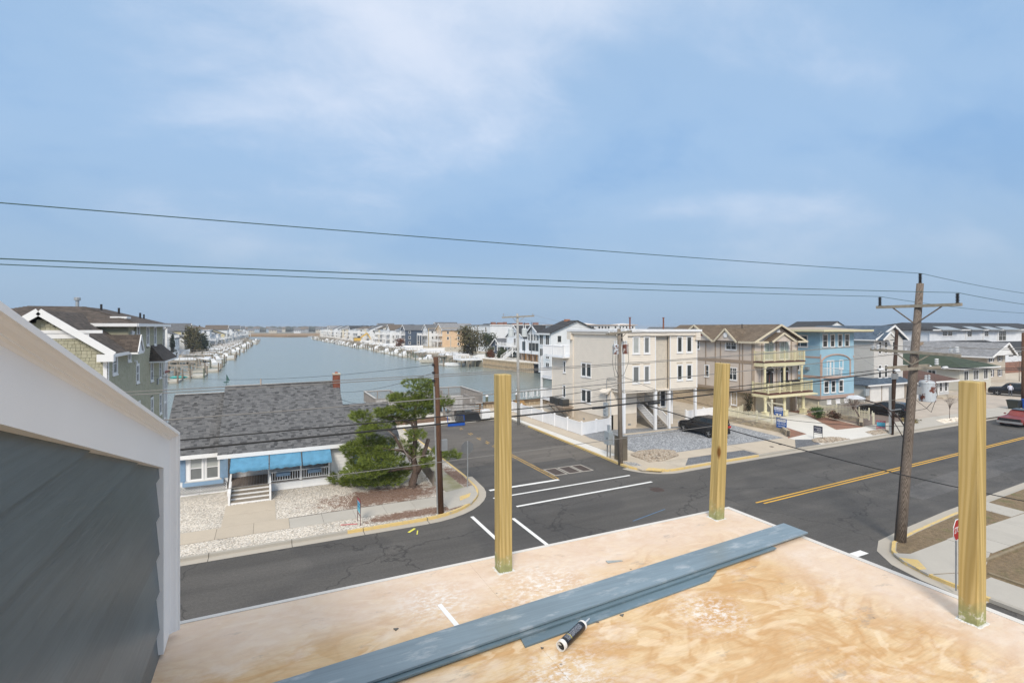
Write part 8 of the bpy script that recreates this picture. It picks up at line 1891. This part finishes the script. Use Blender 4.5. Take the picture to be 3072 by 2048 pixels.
car('suv', 'boxy black off roader with its door open and a person beside it', (93.4, 34.4, .14), R(108), 4.8, 1.9, 1.78, CARB, 'boxy', wheel=.38)
c = car('classic_car', 'red vintage car with a dark roof and chrome bumper on the main road', (67.6, 24.2, .01), R(183), 5.4, 1.95, 1.42, M('faded_red', (.20, .03, .028), .4, .2, 2), 'classic', None, .36)
put('front_bumper', MB().box(2.66, -.93, .32, 2.86, .93, .52).mesh('front_bumper', RIM), c); put('grille', MB().box(2.62, -.8, .54, 2.74, .8, .78).mesh('grille', BLACK), c); put('roof_skin', MB().box(-1.1, -.66, 1.405, .25, .66, 1.43).mesh('roof_skin', M('slate_roof', (.07, .085, .10), .4)), c)
od = MB().add([(92.35, 34.9, .5), (91.5, 34.6, .5), (91.5, 34.6, 1.1), (92.35, 34.9, 1.1), (92.36, 34.95, .5), (91.5, 34.65, .5), (91.5, 34.65, 1.1), (92.36, 34.95, 1.1)], [(0, 1, 2, 3), (7, 6, 5, 4), (1, 5, 6, 2), (3, 2, 6, 7)])
# ------------------------------------------------------------------ person by the off roader
def person(loc, rz, label):
    me = bpy.data.meshes.new('body'); V = [(0, 0, .95), (0, 0, 1.15), (.03, 0, 1.38), (.05, 0, 1.5), (.08, 0, 1.66), (0, .11, .9), (.03, .12, .5), (-.02, .12, .09), (.14, .12, .05), (0, -.11, .9), (-.06, -.12, .5), (-.14, -.12, .09), (.02, -.12, .05), (.03, .2, 1.38), (.12, .26, 1.12), (.34, .2, 1.05), (.44, .18, 1.06), (.03, -.2, 1.38), (.05, -.27, 1.1), (.2, -.25, .92), (.28, -.24, .88)]
    E = [(0, 1), (1, 2), (2, 3), (3, 4), (0, 5), (5, 6), (6, 7), (7, 8), (0, 9), (9, 10), (10, 11), (11, 12), (2, 13), (13, 14), (14, 15), (15, 16), (2, 17), (17, 18), (18, 19), (19, 20)]
    me.from_pydata(V, E, []); o = bpy.data.objects.new('person', me); COL.objects.link(o); sk = o.modifiers.new('skin', 'SKIN'); rad = [.15, .15, .16, .06, .11, .10, .075, .05, .04, .10, .075, .05, .04, .08, .055, .042, .035, .08, .055, .042, .035]
    for v, r_ in zip(me.skin_vertices[0].data, rad): v.radius = (r_, r_)
    me.skin_vertices[0].data[0].use_root = True; o.modifiers.new('sub', 'SUBSURF').levels = 2; o.modifiers['sub'].render_levels = 2
    m, nt, b = newmat('person_clothes'); k = NB(nt); tc = k.n('ShaderNodeTexCoord'); s = k.n('ShaderNodeSeparateXYZ'); k.l(tc.outputs['Object'], s.inputs[0]); k.l(k.ramp(k.math('DIVIDE', s.outputs[2], 1.8), (0, (.6, .6, .6)), (.06, (.05, .055, .07)), (.5, (.05, .055, .07)), (.505, (.60, .62, .72)), (.82, (.60, .62, .72)), (.825, (.45, .28, .2))), b.inputs['Base Color']); [setattr(e_, 'position', e_.position) for e_ in ()]
    nt.nodes[[n_.name for n_ in nt.nodes if n_.type == 'VALTORGB'][0]].color_ramp.interpolation = 'CONSTANT'
    me.materials.append(m); o.location = loc; o.rotation_euler = (0, 0, rz); props(o, label, 'person')
    hr = MB().sphere((.065, 0, 1.71), .115, 10, 7, .85); put('hair', hr.mesh('hair', M('hair_brown', (.05, .03, .02), .7), smooth=True), o)
    return o
person((91.9, 34.0, .14), R(20), 'person in pale shirt and dark trousers leaning at the open car door')
# ------------------------------------------------------------------ signs
STOPR = M('stop_red', (.42, .015, .02), .4, .06, 4); SIGNB = M('sign_blue', (.02, .10, .36), .45, .05, 4); SIGNN = M('sign_navy', (.012, .014, .045), .4); SIGNC = M('sign_cyan', (.10, .48, .62), .45, .1, 9); SIGNR = M('sign_red', (.40, .03, .05), .45)
def octagon(r): return [(r * math.cos(R(22.5 + 45 * k)), r * math.sin(R(22.5 + 45 * k))) for k in range(8)]
def stop_sign(x, y, rz, label, z=2.2, back=False):
    T = thing('stop_sign', label, 'sign', (x, y, .13), rz=rz); put('post', MB().box(-.03, -.02, 0, .03, .02, z + .38).mesh('post', GALV), T); oc = octagon(.40)
    pl = lambda k, y0, y1: MB().add([(a * k, y0, z + b * k) for a, b in oc] + [(a * k, y1, z + b * k) for a, b in oc], [tuple(range(8)), tuple(range(15, 7, -1))] + [(i, i + 8, (i + 1) % 8 + 8, (i + 1) % 8) for i in range(8)])
    put('plate', pl(1, -.036, -.022).mesh('plate', M('sign_back', (.16, .165, .17), .5) if back else VINYL), T); f = put('face', pl(.94, -.040, -.0365).mesh('face', STOPR), T); text_on('STOP', .3, .58, VINYL, T, (0, -.042, z), (R(90), 0, 0))
    return T
stop_sign(22.42, 9.79, R(8), 'red stop sign half hidden behind the timber post at the lawn corner')
stop_sign(10.75, 28.6, R(180), 'back of a grey stop sign on the kerb by the pine', 2.35, True)
def yard_sign(x0, y0, x1, y1, zb, zt, mat, lines, label, leg=.5, frame=BLACK, tc=VINYL, strips=(), name='yard_sign'):
    "panel between two ground points; front faces to the left of (x0,y0)->(x1,y1)"
    L_ = math.hypot(x1 - x0, y1 - y0); rz = math.atan2(y1 - y0, x1 - x0); T = thing(name, label, 'sign', (x0, y0, .13), 'yard signs along the street', rz=rz)
    fr = MB(); fr.box(0, -.012, 0, .025, .012, zt); fr.box(L_ - .025, -.012, 0, L_, .012, zt); fr.box(.025, -.012, zt - .025, L_ - .025, .012, zt); fr.box(.025, -.012, zb - .12, L_ - .025, .012, zb - .10); put('frame', fr.mesh('frame', frame), T)
    put('panel', MB().box(.025, -.008, zb, L_ - .025, .008, zt - .025).mesh('panel', mat), T)
    for z0, z1, m_ in strips: put('band', MB().box(.026, -.0095, z0, L_ - .026, .0095, z1).mesh('band', m_), T)
    for tx, z, h, wd, cm in lines:
        text_on(tx, h, wd * L_, cm, T, (L_ / 2, -.012, z), (R(90), 0, 0), depth=.002)
        text_on(tx, h, wd * L_, cm, T, (L_ / 2, .012, z), (R(90), 0, R(180)), depth=.002)
    return T
yard_sign(42.0, 28.35, 42.05, 27.6, .55, 1.15, SIGNN, [('Available', .98, .17, .8, VINYL), ('~ 2025', .81, .19, .75, VINYL), ('Rental Season', .66, .12, .85, VINYL)], 'black rental yard sign with white lettering in the stone bed')
yard_sign(50.72, 28.2, 50.95, 27.55, .2, .95, SIGNC, [('FOR RENT', .86, .12, .75, VINYL), ('VACATION', .66, .1, .7, SIGNB), ('RENTALS', .52, .1, .6, SIGNB), ('Real Estate', .29, .13, .85, VINYL)], 'cyan and red rental sign beside the dark pole', frame=SIGNR, strips=((.78, .93, SIGNR), (.205, .38, SIGNR)))
yard_sign(4.02, 25.95, 4.05, 25.28, .55, 1.2, SIGNC, [('VACATION', .95, .1, .7, SIGNB), ('RENTALS', .8, .1, .6, SIGNB)], 'cyan and red yard sign by the kerb of the white cottage', frame=M('sign_frame_red', (.08, .01, .012), .5), strips=((1.06, 1.175, SIGNR),))
MB().beam((3.2, 25.75, .145), (3.95, 25.55, .145), .03).build('fallen_stake', M('red_stake', (.55, .12, .14), .6), None, 'fallen pink stake beside the sign at the cottage kerb', 'stake')
hs = thing('hanging_sign', 'blue real estate sign hanging from a cream post behind the picket fence', 'sign', (44.4, 34.2, .13)); CRM = M('cream_paint', (.70, .66, .50), .5, .05, 3)
m = MB().box(44.33, 34.13, .13, 44.47, 34.27, 2.6); m.beam((44.4, 34.7, 2.25), (44.4, 32.9, 2.25), .1); m.beam((44.4, 34.6, 2.2), (44.4, 34.2, 1.7), .08); m.build('post', CRM, hs); MB().box(44.38, 33.0, 1.15, 44.42, 33.95, 1.95).build('panel', SIGNB, hs); MB().box(44.375, 33.03, 1.68, 44.425, 33.92, 1.93).build('header', VINYL, hs)
for tx, z, h_, wd, mt in (('Betty & Frank', 1.80, .15, .8, SIGNB), ('BUCKHEADS', 1.55, .17, .75, VINYL), ('368-5100', 1.30, .17, .7, VINYL)): text_on(tx, h_, wd, mt, hs, Vector((44.372, 33.475, z)) - ORG[hs.name], (R(90), 0, R(-90)))
MB().tube([(44.4, 33.2, 1.95), (44.4, 33.2, 2.2)], .01, 5).tube([(44.4, 33.75, 1.95), (44.4, 33.75, 2.2)], .01, 5).build('chain', BLACK, hs)
fs_ = thing('fence_sign', 'blue and white real estate sign on the end of the picket fence', 'sign', (41.85, 31.2, .13)); MB().box(41.83, 30.75, .55, 41.87, 31.75, 1.42).build('panel', SIGNB, fs_); MB().box(41.825, 30.8, 1.12, 41.875, 31.7, 1.36).build('header', VINYL, fs_)
for tx, z, h_, wd, mt in (('BUCKHEADS', 1.25, .17, .85, SIGNN), ('PROPERTY MANAGEMENT', 1.05, .07, .75, VINYL), ('CHRIS GARDINE', .90, .13, .85, VINYL), ('368-5100', .70, .14, .65, VINYL)): text_on(tx, h_, wd, mt, fs_, Vector((41.822, 31.25, z)) - ORG[fs_.name], (R(90), 0, R(-90)))
# ------------------------------------------------------------------ picket fences and stone walls
STW = mat_pieces('wall_stone', [(.34, .28, .20), (.46, .39, .28), (.40, .34, .25), (.28, .25, .20), (.50, .43, .33)], .9, 25, .2)
def stone_wall(pts, h, label, t=.3):
    T = thing('stone_wall', label, 'wall', (pts[0][0], pts[0][1], .12), 'low stone walls'); me = MB().box(0, -.5, 0, 1, .5, 1).mesh('stone', STW)
    for (x0, y0), (x1, y1) in zip(pts[:-1], pts[1:]):
        L_ = math.hypot(x1 - x0, y1 - y0); a = math.atan2(y1 - y0, x1 - x0); MB().beam((x0, y0, .12 + h / 2 - .02), (x1, y1, .12 + h / 2 - .02), t - .05, h - .04).build('core', JOINT, T); rows = max(2, round(h / .15)); rh = h / rows
        for j in range(rows):
            u = 0
            while u < L_:
                w_ = min(random.uniform(.25, .5), L_ - u); put('stone', me, T, Vector((x0 + (x1 - x0) * u / L_, y0 + (y1 - y0) * u / L_, .12 + j * rh)) - ORG[T.name], (0, 0, a), (w_ - .015, t + random.uniform(-.02, .03), rh - .014)); u += w_
stone_wall([(42.2, 38.2), (42.0, 31.2), (40.9, 29.9)], .55, 'low tan stone wall below the picket fence beside the gravel lot'); stone_wall([(53.4, 36.2), (53.9, 31.4), (51.4, 29.95)], .45, 'low tan stone planter wall between the pavers and the brown driveway')
def picket(pts, h, z0, label, gap=.14):
    T = thing('picket_fence', label, 'fence', (pts[0][0], pts[0][1], z0), 'cream picket fences'); pm = MB().add([(-.035, -.012, 0), (.035, -.012, 0), (.035, .012, 0), (-.035, .012, 0), (-.035, -.012, h - .06), (.035, -.012, h - .06), (.035, .012, h - .06), (-.035, .012, h - .06), (0, -.012, h), (0, .012, h)], [(0, 1, 5, 8, 4), (2, 3, 7, 9, 6), (1, 2, 6, 5), (3, 0, 4, 7), (5, 6, 9, 8), (7, 4, 8, 9)]).mesh('picket', CRM); po = MB().box(-.05, -.05, -.1, .05, .05, h + .08).sphere((0, 0, h + .13), .07, 8, 5).mesh('fence_post', CRM)
    for (x0, y0), (x1, y1) in zip(pts[:-1], pts[1:]):
        L_ = math.hypot(x1 - x0, y1 - y0); a = math.atan2(y1 - y0, x1 - x0); n_ = round(L_ / gap); f = lambda t: Vector((x0 + (x1 - x0) * t, y0 + (y1 - y0) * t, z0)) - ORG[T.name]
        for i in range(n_ + 1): put('picket', pm, T, f(i / n_), (0, 0, a), (1, 1, 1 + .12 * math.sin(i * .26)))
        for q_ in range(math.ceil(L_ / 2.2) + 1): put('fence_post', po, T, f(min(1, q_ * 2.2 / L_)), (0, 0, a))
        for zz in (.18, h * .72): MB().beam((x0, y0, z0 + zz), (x1, y1, z0 + zz), .03, .06).build('rail', CRM, T)
picket([(42.15, 38.4), (42.0, 31.5)], .85, .68, 'cream picket fence on the stone wall beside the gravel lot'); picket([(42.6, 39.4), (46.8, 39.6)], .9, .14, 'short cream picket fence at the tan block wall'); picket([(54.6, 38.6), (54.9, 34.5), (55.2, 31.4)], .95, .3, 'cream picket fence between the pavers and the light blue house')
rl = MB().beam((53.6, 30.2, .9), (55.4, 31.2, 1.1), .06, .08); rl.box(53.5, 30.0, .13, 53.62, 30.12, 1.25); rl.build('rail_end', CRM, None, 'cream rail and end post closing the planter wall', 'fence')
# ------------------------------------------------------------------ cabinet and switch box by the condo pole
T = thing('utility_cabinet', 'brown metal utility cabinet beside the condo pole', 'cabinet', (22.75, 29.75, .13)); CAB = M('cabinet_brown', (.20, .175, .14), .35, .1, 2, metal=.5); m = MB().box(22.62, 29.45, .13, 23.2, 30.2, 1.85); m.box(22.60, 29.47, .2, 22.62, 30.18, 1.8); m.build('case', CAB, T); MB().box(22.58, 29.42, 1.85, 23.24, 30.24, 1.9).build('lid', GREYM, T); MB().box(22.58, 29.55, .9, 22.60, 29.6, 1.1).build('handle', BLACK, T)
T = thing('switch_box', 'pale blue grey switch box on steel legs beside the brown cabinet', 'electrical box', (22.55, 30.7, .13)); m = MB()
for y in (30.55, 30.9): m.box(22.5, y, .13, 22.58, y + .07, 1.2)
m.build('legs', GALV, T); MB().box(22.3, 30.45, 1.1, 22.68, 31.0, 2.05).build('case', MET, T); MB().box(22.42, 30.6, 2.05, 22.58, 30.8, 2.5).build('conduit', MET, T); MB().box(22.27, 30.6, 1.5, 22.3, 30.66, 1.62).build('handle', BLACK, T)
# ------------------------------------------------------------------ bins
T = thing('dark_bin', 'dark open topped bin beside the blue bin', 'bin', (78.3, 28.6, .13)); BIN = M('bin_dark', (.03, .035, .03), .6); m = MB().add([(77.9, 28.2, .13), (78.7, 28.2, .13), (78.7, 29.0, .13), (77.9, 29.0, .13), (77.75, 28.05, 1.15), (78.85, 28.05, 1.15), (78.85, 29.15, 1.15), (77.75, 29.15, 1.15)], [(3, 2, 1, 0), (0, 1, 5, 4), (1, 2, 6, 5), (2, 3, 7, 6), (3, 0, 4, 7), (4, 5, 6, 7)]); m.build('tub', BIN, T); MB().box(77.72, 28.02, 1.12, 78.88, 29.18, 1.2).build('rim', BIN, T)
T = thing('blue_bin', 'bright blue bin at the kerb by the red brown pole', 'bin', (79.0, 27.7, .13)); BLB = M('bin_blue', (.02, .09, .42), .5); m = MB().add([(78.7, 27.4, .13), (79.3, 27.4, .13), (79.3, 28.0, .13), (78.7, 28.0, .13), (78.6, 27.3, 1.25), (79.4, 27.3, 1.25), (79.4, 28.05, 1.25), (78.6, 28.05, 1.25)], [(3, 2, 1, 0), (0, 1, 5, 4), (1, 2, 6, 5), (2, 3, 7, 6), (3, 0, 4, 7), (4, 5, 6, 7)]); m.build('tub', BLB, T); MB().box(78.55, 27.25, 1.25, 79.45, 28.1, 1.36).build('lid', BLB, T)
# ------------------------------------------------------------------ pier, barrier and street end
struct('street_end', MB().prism([(8.5, 48.25), (19.3, 49.0), (21.7, 50.4), (24.9, 50.2), (24.9, 56), (8.5, 56)], -.05, .10), CONC2)
struct('planting_bed', MB().prism([(9, 49.6), (17, 50.2), (17, 52.5), (9, 52.5)], .02, .2), M('mulch', (.16, .095, .06), .95, .3, 3))
PG = M('pier_grey', (.27, .25, .235), .85, .1, 2); PT = M('pier_top', (.46, .44, .42), .8, .08, 2); T = thing('timber_pier', 'grey railed timber viewing pier over the canal at the street end', 'pier', (16, 56, -1))
for q in ((10, 53.4, 13.05, 60.1), (13.06, 54.4, 18.4, 57.4), (18.41, 53.1, 21.75, 60.0), (17.0, 49.8, 19.6, 53.09)):
    MB().box(q[0], q[1], 1.12, q[2], q[3], 1.24).build('deck_boards', PT, T)
    for x in (q[0] + .2, q[2] - .2):
        for y in (q[1] + .2, q[3] - .2): MB().box(x - .1, y - .1, -3, x + .1, y + .1, 1.1).build('pile', PG, T)
for a, b in (((10.05, 60.05), (13, 60.05)), ((13, 60.05), (13, 57.4)), ((13, 57.4), (18.45, 57.4)), ((18.45, 57.4), (18.45, 59.95)), ((18.45, 59.95), (21.7, 59.95)), ((21.7, 59.95), (21.7, 53.15)), ((10.05, 60.05), (10.05, 53.45)), ((10.05, 53.45), (13, 53.45)), ((13, 53.45), (13, 54.4)), ((13, 54.4), (17.05, 54.4)), ((17.05, 54.4), (17.05, 49.85)), ((17.05, 49.85), (19.55, 49.85)), ((19.55, 53.15), (21.7, 53.15)), ((19.55, 53.15), (19.55, 51.5))):
    m = MB(); railing(m, a, b, 1.24, 2.25, .14, 1.9, .045, .11, cap=False, rail=.09); m.build('railing', PG, T)
for a, b in (((10.05, 60.05), (13, 60.05)), ((18.45, 59.95), (21.7, 59.95)), ((21.7, 59.95), (21.7, 53.15)), ((10.05, 60.05), (10.05, 53.45)), ((17.05, 49.85), (19.55, 49.85))): MB().beam((*a, 2.33), (*b, 2.33), .2, .05).build('cap_rail', PT, T)
for i in range(5): MB().box(20.2, 53.0 - i * .3, 1.0 - i * .2, 21.6, 53.3 - i * .3, 1.06 - i * .2).build('step', M('brown_step', (.24, .15, .08), .8), T)
m = MB(); m.add([(17.3, 48.9, .12), (19.9, 48.9, .12), (19.9, 49.7, .12), (17.3, 49.7, .12), (17.5, 49.0, .85), (19.6, 49.05, .9), (19.6, 49.6, .9), (17.5, 49.6, .85), (18.5, 49.3, 1.0)], [(0, 1, 5, 4), (1, 2, 6, 5), (2, 3, 7, 6), (3, 0, 4, 7), (4, 5, 8), (5, 6, 8), (6, 7, 8), (7, 4, 8)]); m.build('tarp_heap', M('black_tarp', (.014, .014, .015), .4, .2, 4, .5, 6), None, 'black tarpaulin covered heap at the foot of the pier', 'tarpaulin')
MB().box(20.0, 49.0, .12, 20.9, 49.5, 1.1).build('white_board', VINYL, None, 'white notice board leaning beside the black tarpaulin', 'board')
T = thing('crowd_barrier', 'blue tubular barrier standing across the street end', 'barrier', (16.7, 47.4, .0)); BB = M('barrier_blue', (.015, .09, .42), .4); m = MB()
m.tube([(15.85, 47.45, .05), (15.75, 47.45, 1.05)], .035, 8).tube([(17.5, 47.35, .05), (17.42, 47.35, 1.05)], .035, 8).tube([(15.75, 47.45, 1.05), (17.42, 47.35, 1.05)], .03, 8).tube([(15.83, 47.45, .3), (17.48, 47.35, .3)], .03, 8); m.build('frame', BB, T); MB().box(15.8, 47.33, .05, 17.5, 47.47, .28).build('base_panel', BB, T); m = MB()
for i in range(1, 14): x = 15.8 + i * .122; m.tube([(x, 47.41, .3), (x - .03, 47.41, 1.04)], .011, 5)
m.build('bars', GALV, T)
T = thing('tan_seawall', 'tan sheet piled sea wall at the water behind the condo', 'bulkhead', (30, 55.9, -1)); MB().box(23, 55.9, -3, 45, 56.15, .7).build('sheeting', SHEET, T); MB().box(23, 55.78, .55, 45, 56.25, .78).build('cap', M('brown_cap', (.20, .14, .09), .8), T)
me = MB().box(-.12, -.1, -3, .12, .1, .5).mesh('rib', SHEET)
for i in range(30): put('rib', me, T, (-6.6 + i * .7, -.1, 1.0))
for i, (x, y) in enumerate(((29.7, 60.5), (28.0, 57.2), (33.1, 60.2), (23.9, 57.0))):
    T = thing('mooring_pile', ('white capped mooring pile farthest out behind the condo', 'white capped mooring pile beside the white gangway', 'white capped mooring pile by the condo rear porch', 'white capped mooring pile at the end of the sea wall')[i], 'piling', (x, y, -1), 'white capped mooring piles'); MB().lathe((x, y, -1), [(.17, -2), (.16, 2.3)], 12).build('shaft', PILE, T); MB().lathe((x, y, 1.3), [(.19, 0), (.19, .08), (.02, .3)], 12).build('cap', VINYL, T)
m = MB(); railing(m, (28.6, 57.6), (32.6, 60.4), (.7, .5), (1.6, 1.4), .9, 2, .06, .1, cap=False); railing(m, (29.3, 57.2), (33.3, 60.0), (.7, .5), (1.6, 1.4), .9, 2, .06, .1, cap=False); m.build('gangway', VINYL, None, 'white railed gangway leading down to the water behind the condo', 'gangway')
m = MB()
for i in range(5): m.box(27.0, 54.9 + i * .2, .12 + i * .14, 28.2, 55.1 + i * .2, .26 + i * .14)
m.build('wooden_steps', M('new_wood_steps', (.40, .25, .11), .8, .15, 4), None, 'small wooden steps up to the sea wall behind the condo', 'steps')

# ------------------------------------------------------------------ sea haze
hz = MB().box(-3200, -800, -5, 3200, 3600, 15).build('haze', [], None, kind='stuff', org=(0, 0, 0))
hm = bpy.data.materials.new('haze'); hm.use_nodes = True
for n_ in list(hm.node_tree.nodes): hm.node_tree.nodes.remove(n_)
ho = hm.node_tree.nodes.new('ShaderNodeOutputMaterial'); hv = hm.node_tree.nodes.new('ShaderNodeVolumePrincipled')
hv.inputs['Density'].default_value = .00032; hv.inputs['Color'].default_value = (.86, .92, 1.0, 1); hv.inputs['Anisotropy'].default_value = .2
hm.node_tree.links.new(hv.outputs[0], ho.inputs['Volume']); hz.data.materials.append(hm)
hz['label'] = 'thin bluish sea haze over the whole scene'; hz['category'] = 'haze'
